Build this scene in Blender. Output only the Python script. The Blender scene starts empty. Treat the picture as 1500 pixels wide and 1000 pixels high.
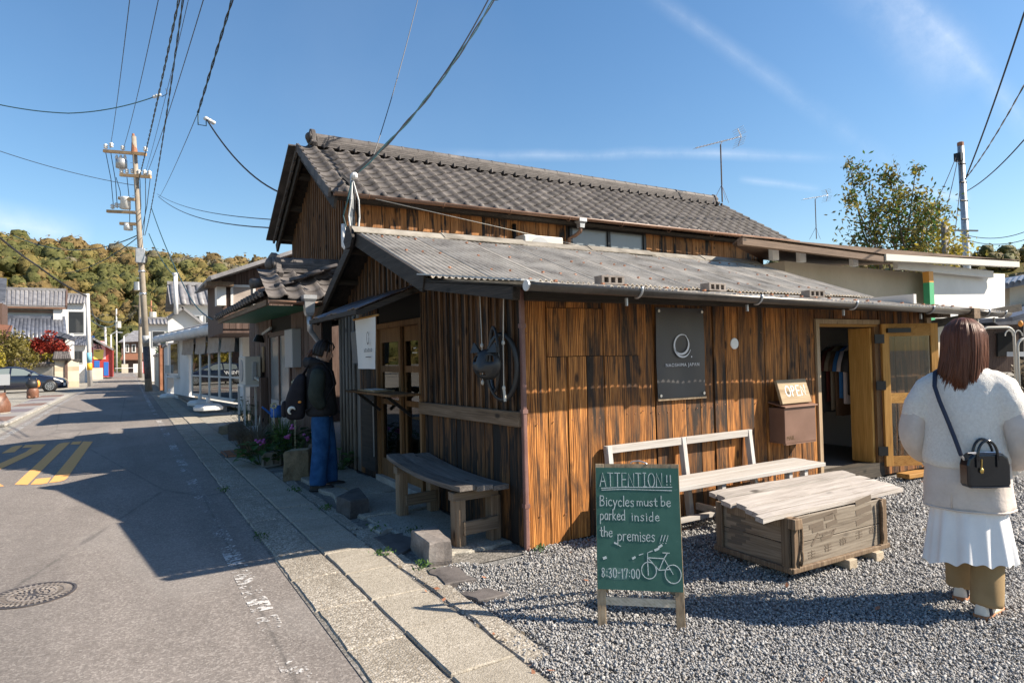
import bpy, bmesh, math, random
import numpy as np
from mathutils import Vector, Matrix, noise as mnoise

rng = random.Random(7)
nrg = np.random.default_rng(7)
R = math.radians
scene = bpy.context.scene
COL = scene.collection

# ---------------------------------------------------------------- camera
CAM_H, FPX = 1.45, 940.0
YAW, PITCH, ROLL = R(30.89), R(1.307), R(-1.297)
FW = np.array([math.sin(YAW)*math.cos(PITCH), math.cos(YAW)*math.cos(PITCH), math.sin(PITCH)])
_r0 = np.array([math.cos(YAW), -math.sin(YAW), 0.0]); _u0 = np.cross(_r0, FW)
RT = _r0*math.cos(ROLL) + _u0*math.sin(ROLL)
UP = -_r0*math.sin(ROLL) + _u0*math.cos(ROLL)
CP = np.array([0, 0, CAM_H])
cam_d = bpy.data.cameras.new('camera'); cam = bpy.data.objects.new('camera', cam_d); COL.objects.link(cam)
cam_d.sensor_width = 36; cam_d.lens = FPX/1500*36; cam_d.clip_start = 0.05; cam_d.clip_end = 3000
M = Matrix.Identity(4)
for i in range(3):
    M[i][0] = RT[i]; M[i][1] = UP[i]; M[i][2] = -FW[i]; M[i][3] = CP[i]
cam.matrix_world = M
scene.camera = cam

# ---------------------------------------------------------------- sky, sun, exposure
SUN_EL = R(37.5); SUN_AZ = math.atan2(0.80, -0.60)      # clockwise from +Y; sun stands right of and behind the viewer
world = bpy.data.worlds.new('World'); scene.world = world; world.use_nodes = True
wn, wl = world.node_tree.nodes, world.node_tree.links
wn.clear()
w_out = wn.new('ShaderNodeOutputWorld'); w_bg = wn.new('ShaderNodeBackground')
sky = wn.new('ShaderNodeTexSky'); sky.sky_type = 'NISHITA'; sky.sun_disc = False
sky.sun_elevation = SUN_EL; sky.sun_rotation = SUN_AZ
sky.altitude = 0; sky.air_density = 1.15; sky.dust_density = 0.5; sky.ozone_density = 2.4
w_bg.inputs['Strength'].default_value = 0.078
wl.new(w_bg.outputs[0], w_out.inputs[0])
def wmath(op, a, b=None, clamp=False):
    n = wn.new('ShaderNodeMath'); n.operation = op; n.use_clamp = clamp
    for i, q in enumerate((a, b)):
        if q is None: continue
        if isinstance(q, (int, float)): n.inputs[i].default_value = q
        else: wl.new(q, n.inputs[i])
    return n.outputs[0]
def ray_of(u, v):
    d = FW + RT*(u-750)/FPX + UP*(500-v)/FPX
    return d/np.linalg.norm(d)
w_tc = wn.new('ShaderNodeTexCoord')
def wdot(vec):
    n = wn.new('ShaderNodeVectorMath'); n.operation = 'DOT_PRODUCT'
    wl.new(w_tc.outputs['Generated'], n.inputs[0]); n.inputs[1].default_value = tuple(vec)
    return n.outputs['Value']
w_ns = wn.new('ShaderNodeTexNoise'); w_ns.inputs['Scale'].default_value = 9; w_ns.inputs['Detail'].default_value = 9; w_ns.inputs['Roughness'].default_value = 0.68
wl.new(w_tc.outputs['Generated'], w_ns.inputs['Vector'])
w_nf = wn.new('ShaderNodeTexNoise'); w_nf.inputs['Scale'].default_value = 3.2; w_nf.inputs['Detail'].default_value = 4
wl.new(w_tc.outputs['Generated'], w_nf.inputs['Vector'])
w_masks = []
def contrail(a, b, width, strength, wob=0.03):
    """a soft vapour trail along the great circle through two sky directions"""
    A, B = ray_of(*a), ray_of(*b)
    n = np.cross(A, B); n /= np.linalg.norm(n)
    mid = (A+B); mid /= np.linalg.norm(mid); half = math.acos(np.clip(A@mid, -1, 1))
    t = np.cross(n, mid)
    off = wmath('ADD', wdot(n), wmath('MULTIPLY', wmath('SUBTRACT', w_nf.outputs['Fac'], 0.5), wob))
    d = wmath('ABSOLUTE', off)
    band = wmath('SUBTRACT', 1.0, wmath('DIVIDE', d, width), True)
    band = wmath('POWER', band, 1.4)
    along = wmath('ABSOLUTE', wdot(t))
    fade = wmath('SUBTRACT', 1.0, wmath('POWER', wmath('DIVIDE', along, math.sin(half)*1.08), 3.0), True)
    tex = wmath('MULTIPLY', wmath('SUBTRACT', w_ns.outputs['Fac'], 0.30, True), 2.6, True)
    front = wmath('GREATER_THAN', wdot(mid), 0.0)
    w_masks.append(wmath('MULTIPLY', wmath('MULTIPLY', wmath('MULTIPLY', band, fade), wmath('MULTIPLY', tex, strength)), front))
contrail((620, 226), (1240, 226), 0.011, 0.30)
contrail((900, -40), (1330, 250), 0.018, 0.17)
contrail((1240, -60), (1420, 130), 0.055, 0.30)
contrail((1300, -40), (1560, 240), 0.020, 0.30)
contrail((1085, 262), (1200, 276), 0.008, 0.34, 0.01)
contrail((1300, 268), (1420, 290), 0.009, 0.38, 0.01)
contrail((-160, 300), (130, 345), 0.034, 0.45, 0.02)
msum = w_masks[0]
for q in w_masks[1:]: msum = wmath('ADD', msum, q, True)
# thin high veil, all over the sky
veil = wn.new('ShaderNodeTexNoise'); veil.inputs['Scale'].default_value = 1.3; veil.inputs['Detail'].default_value = 7; veil.inputs['Roughness'].default_value = 0.55
wl.new(w_tc.outputs['Generated'], veil.inputs['Vector'])
msum = wmath('ADD', msum, wmath('MULTIPLY', wmath('SUBTRACT', veil.outputs['Fac'], 0.55, True), 0.18), True)
w_mix = wn.new('ShaderNodeMixRGB'); w_mix.inputs['Color2'].default_value = (6.6, 7.0, 7.6, 1)
wl.new(msum, w_mix.inputs['Fac']); w_hs = wn.new('ShaderNodeHueSaturation'); w_hs.inputs['Saturation'].default_value = 1.20; wl.new(sky.outputs[0], w_hs.inputs['Color']); wl.new(w_hs.outputs[0], w_mix.inputs['Color1']); wl.new(w_mix.outputs[0], w_bg.inputs['Color'])

sun_d = bpy.data.lights.new('sun', 'SUN'); sun = bpy.data.objects.new('sun', sun_d); COL.objects.link(sun)
sun_d.energy = 5.0; sun_d.angle = R(0.53); sun_d.color = (1.0, 0.89, 0.74)
SV = Vector((0.80*math.cos(SUN_EL), -0.60*math.cos(SUN_EL), math.sin(SUN_EL)))
sun.rotation_euler = SV.to_track_quat('Z', 'Y').to_euler(); sun.location = (6, -8, 12)
vs = scene.view_settings
vs.view_transform = 'Standard'; vs.look = 'None'; vs.gamma = 1; vs.exposure = 1.15; vs.use_curve_mapping = False
scene.cycles.max_bounces = 8; scene.cycles.transparent_max_bounces = 16

# ---------------------------------------------------------------- measuring helpers (sight line -> place in the world)
def ray(u, v): return FW + RT*(u-750)/FPX + UP*(500-v)/FPX
def G(u, v, z=0.0):
    d = ray(u, v); return CP + d*(z-CAM_H)/d[2]
def PX(u, v, x):
    d = ray(u, v); return CP + d*(x/d[0])
def PY(u, v, y):
    d = ray(u, v); return CP + d*(y/d[1])
def PD(u, v, dep): return CP + ray(u, v)*dep
def HZ(u, v, p):
    d = ray(u, v); k = (p[0]*d[0]+p[1]*d[1])/(d[0]**2+d[1]**2); return CAM_H + d[2]*k

# ---------------------------------------------------------------- objects
ORG = {}
def org(o): return ORG.get(o.name, np.zeros(3)) if o is not None else np.zeros(3)
def tag(o, label=None, cat=None, group=None, kind=None):
    if label: o['label'] = label
    if cat: o['category'] = cat
    if group: o['group'] = group
    if kind: o['kind'] = kind
    return o
def thing(name, loc, label=None, cat=None, group=None, kind=None):
    o = bpy.data.objects.new(name, None); COL.objects.link(o)
    o.empty_display_size = 0.1
    o.location = tuple(float(q) for q in loc); ORG[o.name] = np.array([float(q) for q in loc])
    return tag(o, label, cat, group, kind)
def link(name, me, parent=None, origin=None):
    o = bpy.data.objects.new(name, me); COL.objects.link(o)
    origin = np.array(origin, float) if origin is not None else org(parent)
    ORG[o.name] = origin
    o.parent = parent
    o.location = tuple(origin - org(parent))
    return o
def copy_tree(o, shift, parent=None):
    c = o.copy(); COL.objects.link(c)
    if parent is None:
        c.location = Vector(o.location) + Vector([float(q) for q in shift]); ORG[c.name] = org(o) + np.array(shift, float)
    else:
        c.parent = parent; ORG[c.name] = org(o)
    for ch in list(o.children): copy_tree(ch, shift, c)
    return c

def unit(v):
    v = np.array(v, float); n = np.linalg.norm(v); return v/n if n > 1e-9 else v
class MB:
    def __init__(s): s.v = []; s.f = []
    def add(s, vs, fs):
        b = len(s.v); s.v += [tuple(float(q) for q in p) for p in vs]; s.f += [tuple(i+b for i in f) for f in fs]; return s
    def box(s, c, d, rz=0, rx=0, ry=0):
        hx, hy, hz = d[0]/2, d[1]/2, d[2]/2
        m = Matrix.Rotation(rz, 3, 'Z') @ Matrix.Rotation(ry, 3, 'Y') @ Matrix.Rotation(rx, 3, 'X')
        ps = [np.array(m @ Vector((x*hx, y*hy, z*hz))) + np.array(c, float) for z in (-1, 1) for x, y in ((-1, -1), (1, -1), (1, 1), (-1, 1))]
        return s.add(ps, [(3, 2, 1, 0), (4, 5, 6, 7), (0, 1, 5, 4), (1, 2, 6, 5), (2, 3, 7, 6), (3, 0, 4, 7)])
    def span(s, a, b):
        a = np.array(a, float); b = np.array(b, float); return s.box((a+b)/2, np.abs(b-a))
    def beam(s, p, q, w, h, up=(0, 0, 1), w2=None, h2=None):
        p = np.array(p, float); q = np.array(q, float); d = unit(q-p)
        side = np.cross(d, np.array(up, float))
        if np.linalg.norm(side) < 1e-6: side = np.cross(d, (0, 1, 0))
        side = unit(side); u = np.cross(side, d)
        w2 = w if w2 is None else w2; h2 = h if h2 is None else h2
        ps = []
        for P, W, Hh in ((p, w, h), (q, w2, h2)):
            for a, b in ((-1, -1), (1, -1), (1, 1), (-1, 1)): ps.append(P + side*a*W/2 + u*b*Hh/2)
        return s.add(ps, [(0, 1, 2, 3), (7, 6, 5, 4), (0, 4, 5, 1), (1, 5, 6, 2), (2, 6, 7, 3), (3, 7, 4, 0)])
    def poly(s, pts): return s.add(pts, [tuple(range(len(pts)))])
    def prism(s, pts, vec):
        n = len(pts); a = [np.array(p, float) for p in pts]; b = [p+np.array(vec, float) for p in a]
        return s.add(a+b, [tuple(range(n-1, -1, -1)), tuple(range(n, 2*n))] + [(i, (i+1) % n, n+(i+1) % n, n+i) for i in range(n)])
    def tube(s, pts, r, n=8, caps=True, flat=1.0):
        pts = [np.array(p, float) for p in pts]; k = len(pts)
        rs = r if isinstance(r, (list, tuple, np.ndarray)) else [r]*k
        b = len(s.v); prev = None
        for i, p in enumerate(pts):
            d = unit(pts[min(i+1, k-1)] - pts[max(i-1, 0)])
            if prev is None:
                a = np.array((0, 0, 1.0)) if abs(d[2]) < 0.9 else np.array((1.0, 0, 0)); side = unit(np.cross(d, a))
            else: side = unit(prev - d*(prev@d))
            prev = side; u = np.cross(side, d)
            for j in range(n):
                t = 2*math.pi*j/n; s.v.append(tuple(p + (side*math.cos(t) + u*math.sin(t)*flat)*rs[i]))
        for i in range(k-1):
            for j in range(n): s.f.append((b+i*n+j, b+i*n+(j+1) % n, b+(i+1)*n+(j+1) % n, b+(i+1)*n+j))
        if caps:
            s.f.append(tuple(b+j for j in range(n-1, -1, -1))); s.f.append(tuple(b+(k-1)*n+j for j in range(n)))
        return s
    def lathe(s, prof, c, n=16, axis=(0, 0, 1)):
        ax = unit(axis); a = np.array((1.0, 0, 0)) if abs(ax[0]) < 0.9 else np.array((0, 1.0, 0))
        e1 = unit(np.cross(ax, a)); e2 = np.cross(ax, e1); c = np.array(c, float); b = len(s.v)
        for r, h in prof:
            for j in range(n):
                t = 2*math.pi*j/n; s.v.append(tuple(c + ax*h + (e1*math.cos(t)+e2*math.sin(t))*r))
        for i in range(len(prof)-1):
            for j in range(n): s.f.append((b+i*n+j, b+i*n+(j+1) % n, b+(i+1)*n+(j+1) % n, b+(i+1)*n+j))
        s.f.append(tuple(b+j for j in range(n-1, -1, -1))); s.f.append(tuple(b+(len(prof)-1)*n+j for j in range(n)))
        return s
    def ball(s, c, r, n=10, m=7, jit=0.0):
        c = np.array(c, float); r = np.array(r if hasattr(r, '__len__') else (r, r, r), float); b = len(s.v)
        for i in range(m+1):
            ph = math.pi*i/m
            for j in range(n):
                t = 2*math.pi*j/n; k = 1+jit*(rng.random()-.5) if 0 < i < m else 1
                s.v.append(tuple(c + r*k*np.array((math.sin(ph)*math.cos(t), math.sin(ph)*math.sin(t), math.cos(ph)))))
        for i in range(m):
            for j in range(n): s.f.append((b+i*n+j, b+(i+1)*n+j, b+(i+1)*n+(j+1) % n, b+i*n+(j+1) % n))
        return s
    def loft(s, rings, caps=True):
        b = len(s.v); n = len(rings[0])
        for rg in rings: s.v += [tuple(float(q) for q in p) for p in rg]
        for i in range(len(rings)-1):
            for j in range(n): s.f.append((b+i*n+j, b+i*n+(j+1) % n, b+(i+1)*n+(j+1) % n, b+(i+1)*n+j))
        if caps:
            s.f.append(tuple(b+j for j in range(n-1, -1, -1))); s.f.append(tuple(b+(len(rings)-1)*n+j for j in range(n)))
        return s
    def grid(s, P):      # P[i][j] points
        b = len(s.v); ni = len(P); nj = len(P[0])
        for row in P: s.v += [tuple(float(q) for q in p) for p in row]
        for i in range(ni-1):
            for j in range(nj-1): s.f.append((b+i*nj+j, b+(i+1)*nj+j, b+(i+1)*nj+j+1, b+i*nj+j+1))
        return s
    def xf(s, m):
        s.v = [tuple(m @ Vector(p)) for p in s.v]; return s
    def rot(s, ang, c):
        ca, sa = math.cos(ang), math.sin(ang)
        s.v = [(c[0]+(x-c[0])*ca-(y-c[1])*sa, c[1]+(x-c[0])*sa+(y-c[1])*ca, z) for x, y, z in s.v]; return s
    def wob(s, a, f=3.0, seed=0.0):
        out = []
        for p in s.v:
            n = mnoise.noise_vector(Vector(p)*f + Vector((seed, seed*1.7, 0))); out.append((p[0]+n.x*a, p[1]+n.y*a, p[2]+n.z*a))
        s.v = out; return s
    def mesh(s, name, mat, o, smooth=False, weld=False):
        me = bpy.data.meshes.new(name)
        me.from_pydata([(p[0]-o[0], p[1]-o[1], p[2]-o[2]) for p in s.v], [], s.f)
        if mat: me.materials.append(MATS[mat] if isinstance(mat, str) else mat)
        if smooth: me.polygons.foreach_set('use_smooth', [True]*len(me.polygons))
        bm = bmesh.new(); bm.from_mesh(me)
        if weld: bmesh.ops.remove_doubles(bm, verts=bm.verts, dist=1e-5)
        bmesh.ops.recalc_face_normals(bm, faces=bm.faces); bm.to_mesh(me); bm.free()
        me.update(); return me
    def build(s, name, mat, parent=None, smooth=False, label=None, cat=None, group=None, kind=None, bevel=0, sub=0, weld=False):
        if parent is None:
            a = np.array(s.v); o = np.array([(a[:, 0].min()+a[:, 0].max())/2, (a[:, 1].min()+a[:, 1].max())/2, a[:, 2].min()])
        else: o = org(parent)
        me = s.mesh(name, mat, o, smooth, weld or sub > 0)
        ob = link(name, me, parent, o)
        if bevel:
            m = ob.modifiers.new('bevel', 'BEVEL'); m.width = bevel; m.segments = 2; m.limit_method = 'ANGLE'; m.angle_limit = R(40)
        if sub:
            m = ob.modifiers.new('subd', 'SUBSURF'); m.levels = sub; m.render_levels = sub
        return tag(ob, label, cat, group, kind)
def np_mesh(name, V, Fq, mat, parent=None, origin=(0, 0, 0), smooth=False, matidx=None, kind=None):
    """big meshes straight from numpy arrays (Fq: n x 3 or n x 4)"""
    me = bpy.data.meshes.new(name); k = Fq.shape[1]
    me.vertices.add(len(V)); me.vertices.foreach_set('co', (V-np.array(origin)).astype(np.float32).ravel())
    me.loops.add(Fq.size); me.loops.foreach_set('vertex_index', Fq.astype(np.int32).ravel())
    me.polygons.add(len(Fq)); me.polygons.foreach_set('loop_start', np.arange(0, Fq.size, k, dtype=np.int32))
    me.polygons.foreach_set('loop_total', np.full(len(Fq), k, dtype=np.int32))
    if smooth: me.polygons.foreach_set('use_smooth', np.ones(len(Fq), bool))
    for m in (mat if isinstance(mat, (list, tuple)) else [mat]): me.materials.append(MATS[m])
    if matidx is not None: me.polygons.foreach_set('material_index', matidx.astype(np.int32))
    me.update(calc_edges=True)
    ob = link(name, me, parent, origin)
    if kind: ob['kind'] = kind
    return ob

# ---------------------------------------------------------------- materials
MATS = {}
class NT:
    def __init__(s, name):
        m = bpy.data.materials.new(name); m.use_nodes = True; MATS[name] = m
        s.m = m; s.n = m.node_tree.nodes; s.l = m.node_tree.links; s.bs = s.n['Principled BSDF']
        s.pos = None
    def new(s, t, **kw):
        n = s.n.new(t)
        for k, v in kw.items(): setattr(n, k, v)
        return n
    def set(s, sock, val):
        if hasattr(val, 'links') or isinstance(val, bpy.types.NodeSocket): s.l.new(val, sock)
        elif isinstance(val, (tuple, list)) and len(val) == 3 and sock.type == 'RGBA': sock.default_value = (*val, 1)
        else: sock.default_value = val
    def math(s, op, a, b=None, clamp=False):
        n = s.new('ShaderNodeMath', operation=op, use_clamp=clamp); s.set(n.inputs[0], a)
        if b is not None: s.set(n.inputs[1], b)
        return n.outputs[0]
    def mix(s, f, a, b, mode='MIX'):
        n = s.new('ShaderNodeMixRGB', blend_type=mode); s.set(n.inputs[0], f); s.set(n.inputs[1], a); s.set(n.inputs[2], b); return n.outputs[0]
    def coords(s, scale=(1, 1, 1), rnd=13.0):
        g = s.new('ShaderNodeNewGeometry'); oi = s.new('ShaderNodeObjectInfo')
        v = s.new('ShaderNodeVectorMath', operation='SCALE'); v.inputs[0].default_value = (1.0, 1.7, 2.3)
        s.l.new(s.math('MULTIPLY', oi.outputs['Random'], rnd), v.inputs['Scale'])
        a = s.new('ShaderNodeVectorMath', operation='ADD'); s.l.new(g.outputs['Position'], a.inputs[0]); s.l.new(v.outputs[0], a.inputs[1])
        m = s.new('ShaderNodeVectorMath', operation='MULTIPLY'); s.l.new(a.outputs[0], m.inputs[0]); m.inputs[1].default_value = scale
        s.rand = oi.outputs['Random']; return m.outputs[0]
    def noise(s, vec, scale, detail=4, rough=0.55, dist=0.0):
        n = s.new('ShaderNodeTexNoise'); s.l.new(vec, n.inputs['Vector']); n.inputs['Scale'].default_value = scale
        n.inputs['Detail'].default_value = detail; n.inputs['Roughness'].default_value = rough; n.inputs['Distortion'].default_value = dist; return n.outputs['Fac']
    def voro(s, vec, scale, feat='F1', out='Distance'):
        n = s.new('ShaderNodeTexVoronoi', feature=feat); s.l.new(vec, n.inputs['Vector']); n.inputs['Scale'].default_value = scale; return n.outputs[out]
    def ramp(s, fac, stops):
        n = s.new('ShaderNodeValToRGB'); s.l.new(fac, n.inputs['Fac']); e = n.color_ramp.elements
        while len(e) < len(stops): e.new(0.5)
        for i, (p, c) in enumerate(stops):
            e[i].position = p; e[i].color = (*c, 1) if hasattr(c, '__len__') else (c, c, c, 1)
        return n.outputs[0]
    def bump(s, h, strength=0.3, dist=0.01):
        b = s.new('ShaderNodeBump'); b.inputs['Strength'].default_value = strength; b.inputs['Distance'].default_value = dist
        s.l.new(h, b.inputs['Height']); s.l.new(b.outputs[0], s.bs.inputs['Normal'])
    def done(s, col, rough=0.7, metal=0.0, spec=None):
        s.set(s.bs.inputs['Base Color'], col); s.set(s.bs.inputs['Roughness'], rough); s.set(s.bs.inputs['Metallic'], metal)
        if spec is not None: s.set(s.bs.inputs['Specular IOR Level'], spec)
        return s.m

def stain(name, c1, c2, scale=6.0, rough=0.7, bump=0.15, bdist=0.004, fine=90.0, metal=0.0, c3=None, spec=None, stretch=(1, 1, 1), rnd=13.0, vary=0.12):
    """two-tone weathered surface with fine grain"""
    t = NT(name); v = t.coords(stretch, rnd)
    n1 = t.noise(v, scale, 6, 0.6); n2 = t.noise(v, fine, 3, 0.6)
    f = t.math('ADD', t.math('MULTIPLY', n1, 0.75), t.math('MULTIPLY', n2, 0.25))
    stops = [(0.36, c1), (0.62, c2)]
    if c3: stops = [(0.34, c1), (0.52, c2), (0.68, c3)]
    c = t.ramp(f, stops)
    if vary:
        h = t.new('ShaderNodeHueSaturation'); t.l.new(c, h.inputs['Color'])
        t.l.new(t.math('ADD', 1-vary, t.math('MULTIPLY', t.rand, 2*vary)), h.inputs['Value']); c = h.outputs[0]
    if bump: t.bump(t.math('ADD', t.math('MULTIPLY', n2, 0.6), t.math('MULTIPLY', n1, 0.4)), bump, bdist)
    return t.done(c, t.math('ADD', rough-0.08, t.math('MULTIPLY', n1, 0.16)), metal, spec)

def wood(name, dark, mid, light, char=0.5, axis=2, grain=1.0, charcol=(0.012, 0.010, 0.009), rough=0.72, knots=True, bump=0.45, vary=0.22, soft=0.10):
    st = [26*grain]*3; st[axis] = 1.3*grain
    lo = [7.5]*3; lo[axis] = 1.3
    kn = [6.0]*3; kn[axis] = 2.6
    t = NT(name); v = t.coords(tuple(st), 31.0)
    g1 = t.noise(v, 1.0, 5, 0.62, 0.5); g2 = t.noise(v, 3.3, 4, 0.6, 0.2)
    lat = [1.0]*3; lat[axis] = 0.0
    dp = t.new('ShaderNodeVectorMath', operation='DOT_PRODUCT'); t.l.new(t.coords((1, 1, 1), 31.0), dp.inputs[0]); dp.inputs[1].default_value = lat
    wl_ = [7.0]*3; wl_[axis] = 0.75
    ph = t.math('ADD', t.math('MULTIPLY', dp.outputs['Value'], 330*grain), t.math('MULTIPLY', t.noise(t.coords(tuple(wl_), 31.0), 1.0, 3, 0.5), 34.0))
    ring_ = t.math('ADD', 0.5, t.math('MULTIPLY', t.math('SINE', ph), 0.5))
    g = t.math('ADD', t.math('ADD', t.math('MULTIPLY', g1, 0.44), t.math('MULTIPLY', g2, 0.30)), t.math('ADD', 0.025 if char >= 0.6 else 0.09, t.math('MULTIPLY', ring_, 0.19 if char >= 0.6 else 0.06)))
    c = t.ramp(g, [(0.33, dark), (0.47, mid), (0.66, light)])
    h = t.new('ShaderNodeHueSaturation'); t.l.new(c, h.inputs['Color']); t.l.new(t.math('ADD', 1-vary, t.math('MULTIPLY', t.rand, 2*vary)), h.inputs['Value'])
    c = h.outputs[0]
    vl = t.coords(tuple(lo), 31.0); nl = t.noise(vl, 1.0, 6, 0.66, 0.8)
    # weathering burnt into the boards: blotches with their own shape, stronger on some boards
    sk = [34.0]*3; sk[axis] = 1.1
    stn = t.noise(t.coords(tuple(sk), 31.0), 1.0, 4, 0.7, 0.3)
    sh = t.math('ADD', t.math('MULTIPLY', nl, 0.72), t.math('ADD', t.math('MULTIPLY', stn, 0.40), t.math('MULTIPLY', t.rand, 0.09)))
    thr = 0.30 + 0.36*char
    msk = t.ramp(sh, [(max(thr-soft, 0.01), 1.0), (min(thr+soft*0.5, 0.99), 0.0)])
    c = t.mix(msk, c, charcol)
    if knots:
        vk = t.coords(tuple(kn), 57.0); d = t.voro(vk, 1.0)
        k = t.ramp(d, [(0.07, 1.0), (0.15, 0.0)]); c = t.mix(t.math('MULTIPLY', k, 0.85), c, tuple(q*0.25 for q in dark))
    t.bump(g, bump, 0.004)
    return t.done(c, rough, 0, 0.35)

def plain(name, col, rough=0.5, metal=0.0, spec=None, emit=None):
    t = NT(name); t.done(col, rough, metal, spec)
    if emit: t.bs.inputs['Emission Color'].default_value = (*col, 1); t.bs.inputs['Emission Strength'].default_value = emit
    return t.m
def glass(name, tint=(0.9, 0.95, 0.95), rough=0.02, opac=0.25):
    t = NT(name); gl = t.new('ShaderNodeBsdfGlossy'); gl.inputs['Roughness'].default_value = rough; gl.inputs['Color'].default_value = (0.9, 0.9, 0.9, 1)
    tr = t.new('ShaderNodeBsdfTransparent'); tr.inputs['Color'].default_value = (*tint, 1)
    fr = t.new('ShaderNodeFresnel'); fr.inputs['IOR'].default_value = 1.5
    f = t.math('ADD', fr.outputs[0], opac*0.10, True)
    mx = t.new('ShaderNodeMixShader'); t.l.new(f, mx.inputs[0]); t.l.new(tr.outputs[0], mx.inputs[1]); t.l.new(gl.outputs[0], mx.inputs[2])
    t.l.new(mx.outputs[0], t.n['Material Output'].inputs['Surface']); return t.m

# charred / weathered cedar
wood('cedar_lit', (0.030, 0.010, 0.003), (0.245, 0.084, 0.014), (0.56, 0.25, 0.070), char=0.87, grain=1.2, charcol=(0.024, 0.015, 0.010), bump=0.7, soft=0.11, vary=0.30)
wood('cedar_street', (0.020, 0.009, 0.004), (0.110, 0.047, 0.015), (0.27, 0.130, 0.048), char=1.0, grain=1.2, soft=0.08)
wood('cedar_house', (0.075, 0.028, 0.009), (0.245, 0.100, 0.028), (0.42, 0.20, 0.072), char=0.74, grain=1.0, vary=0.3, soft=0.05)
wood('batten_wood', (0.025, 0.013, 0.007), (0.12, 0.062, 0.028), (0.26, 0.15, 0.078), char=0.72)
wood('grey_wood', (0.075, 0.068, 0.060), (0.17, 0.155, 0.135), (0.30, 0.275, 0.245), char=0.22, charcol=(0.03, 0.027, 0.024))
wood('black_timber', (0.010, 0.009, 0.008), (0.028, 0.023, 0.019), (0.070, 0.058, 0.048), char=0.40, axis=1)
wood('black_timber_x', (0.010, 0.009, 0.008), (0.034, 0.028, 0.022), (0.085, 0.068, 0.052), char=0.36, axis=0)
wood('rail_wood', (0.055, 0.034, 0.020), (0.14, 0.092, 0.055), (0.25, 0.175, 0.115), char=0.30, axis=1)
wood('bench_wood', (0.060, 0.050, 0.044), (0.15, 0.130, 0.115), (0.27, 0.240, 0.215), char=0.32, axis=1, charcol=(0.035, 0.033, 0.034))
wood('bench_leg', (0.085, 0.055, 0.032), (0.20, 0.140, 0.090), (0.34, 0.255, 0.175), char=0.15, axis=2)
wood('bench_leg_x', (0.070, 0.048, 0.032), (0.165, 0.122, 0.084), (0.28, 0.215, 0.155), char=0.15, axis=0)
wood('door_wood', (0.22, 0.095, 0.020), (0.42, 0.21, 0.050), (0.56, 0.31, 0.095), char=0.02, axis=2, knots=False, bump=0.15)
wood('door_wood_h', (0.22, 0.095, 0.020), (0.42, 0.21, 0.050), (0.56, 0.31, 0.095), char=0.02, axis=0, knots=False, bump=0.15)
wood('old_door_wood', (0.065, 0.030, 0.012), (0.155, 0.078, 0.030), (0.26, 0.145, 0.062), char=0.20, axis=2, bump=0.2)
wood('white_paint_wood', (0.25, 0.22, 0.19), (0.38, 0.355, 0.33), (0.47, 0.455, 0.44), char=0.16, axis=0, charcol=(0.28, 0.23, 0.19), vary=0.05, knots=False, soft=0.05)
wood('white_paint_wood_v', (0.32, 0.29, 0.26), (0.45, 0.43, 0.41), (0.53, 0.52, 0.51), char=0.12, axis=2, charcol=(0.30, 0.25, 0.20), vary=0.05, knots=False, soft=0.05)
wood('table_plank', (0.15, 0.125, 0.105), (0.36, 0.325, 0.295), (0.54, 0.505, 0.47), char=0.26, grain=1.4, axis=0, charcol=(0.17, 0.145, 0.125), vary=0.12)
wood('crate_wood', (0.095, 0.074, 0.055), (0.215, 0.178, 0.138), (0.33, 0.285, 0.23), char=0.32, axis=0, charcol=(0.07, 0.052, 0.038))
wood('crate_side', (0.085, 0.058, 0.038), (0.19, 0.14, 0.095), (0.31, 0.245, 0.18), char=0.30, axis=1, charcol=(0.03, 0.022, 0.017))
wood('crate_post', (0.060, 0.038, 0.024), (0.15, 0.10, 0.062), (0.28, 0.21, 0.14), char=0.25, axis=2)
wood('pale_block', (0.24, 0.19, 0.13), (0.42, 0.345, 0.25), (0.56, 0.48, 0.37), char=0.03, axis=1)
wood('frame_wood', (0.16, 0.11, 0.065), (0.33, 0.235, 0.145), (0.48, 0.37, 0.25), char=0.06, axis=2)
wood('open_board', (0.15, 0.10, 0.052), (0.27, 0.195, 0.115), (0.38, 0.30, 0.195), char=0.16, axis=0, charcol=(0.14, 0.09, 0.05))
wood('brown_boards', (0.035, 0.020, 0.016), (0.090, 0.055, 0.043), (0.16, 0.11, 0.09), char=0.22)
wood('plywood', (0.36, 0.29, 0.20), (0.52, 0.44, 0.33), (0.62, 0.54, 0.42), char=0.05, axis=0, knots=False)
wood('rust_beam', (0.045, 0.026, 0.017), (0.12, 0.078, 0.052), (0.20, 0.14, 0.10), char=0.2, axis=0)
# masonry, metal, misc
stain('asbestos', (0.25, 0.222, 0.188), (0.44, 0.40, 0.345), 3.0, 0.95, 0.35, 0.004, 60, c3=(0.56, 0.515, 0.45), spec=0.1, vary=0.07)
stain('ridge_grey', (0.15, 0.135, 0.115), (0.25, 0.228, 0.195), 4.0, 0.95, 0.3, 0.004, 60, c3=(0.33, 0.305, 0.265), spec=0.1)
stain('tile_grey', (0.048, 0.043, 0.042), (0.100, 0.090, 0.086), 5, 0.62, 0.15, 0.003, 50, c3=(0.150, 0.134, 0.126), vary=0.25, spec=0.25)
stain('tile_far', (0.13, 0.125, 0.13), (0.24, 0.235, 0.24), 2, 0.5, 0.1, 0.01, 20)
stain('tile_blue', (0.060, 0.068, 0.090), (0.130, 0.140, 0.172), 2, 0.4, 0.1, 0.01, 20)
stain('gutter_metal', (0.070, 0.062, 0.055), (0.125, 0.112, 0.10), 2, 0.34, 0.05, 0.002, 40, metal=0.55)
stain('gutter_brown', (0.135, 0.072, 0.045), (0.22, 0.125, 0.080), 3, 0.45, 0.05, 0.002, 40)
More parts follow.
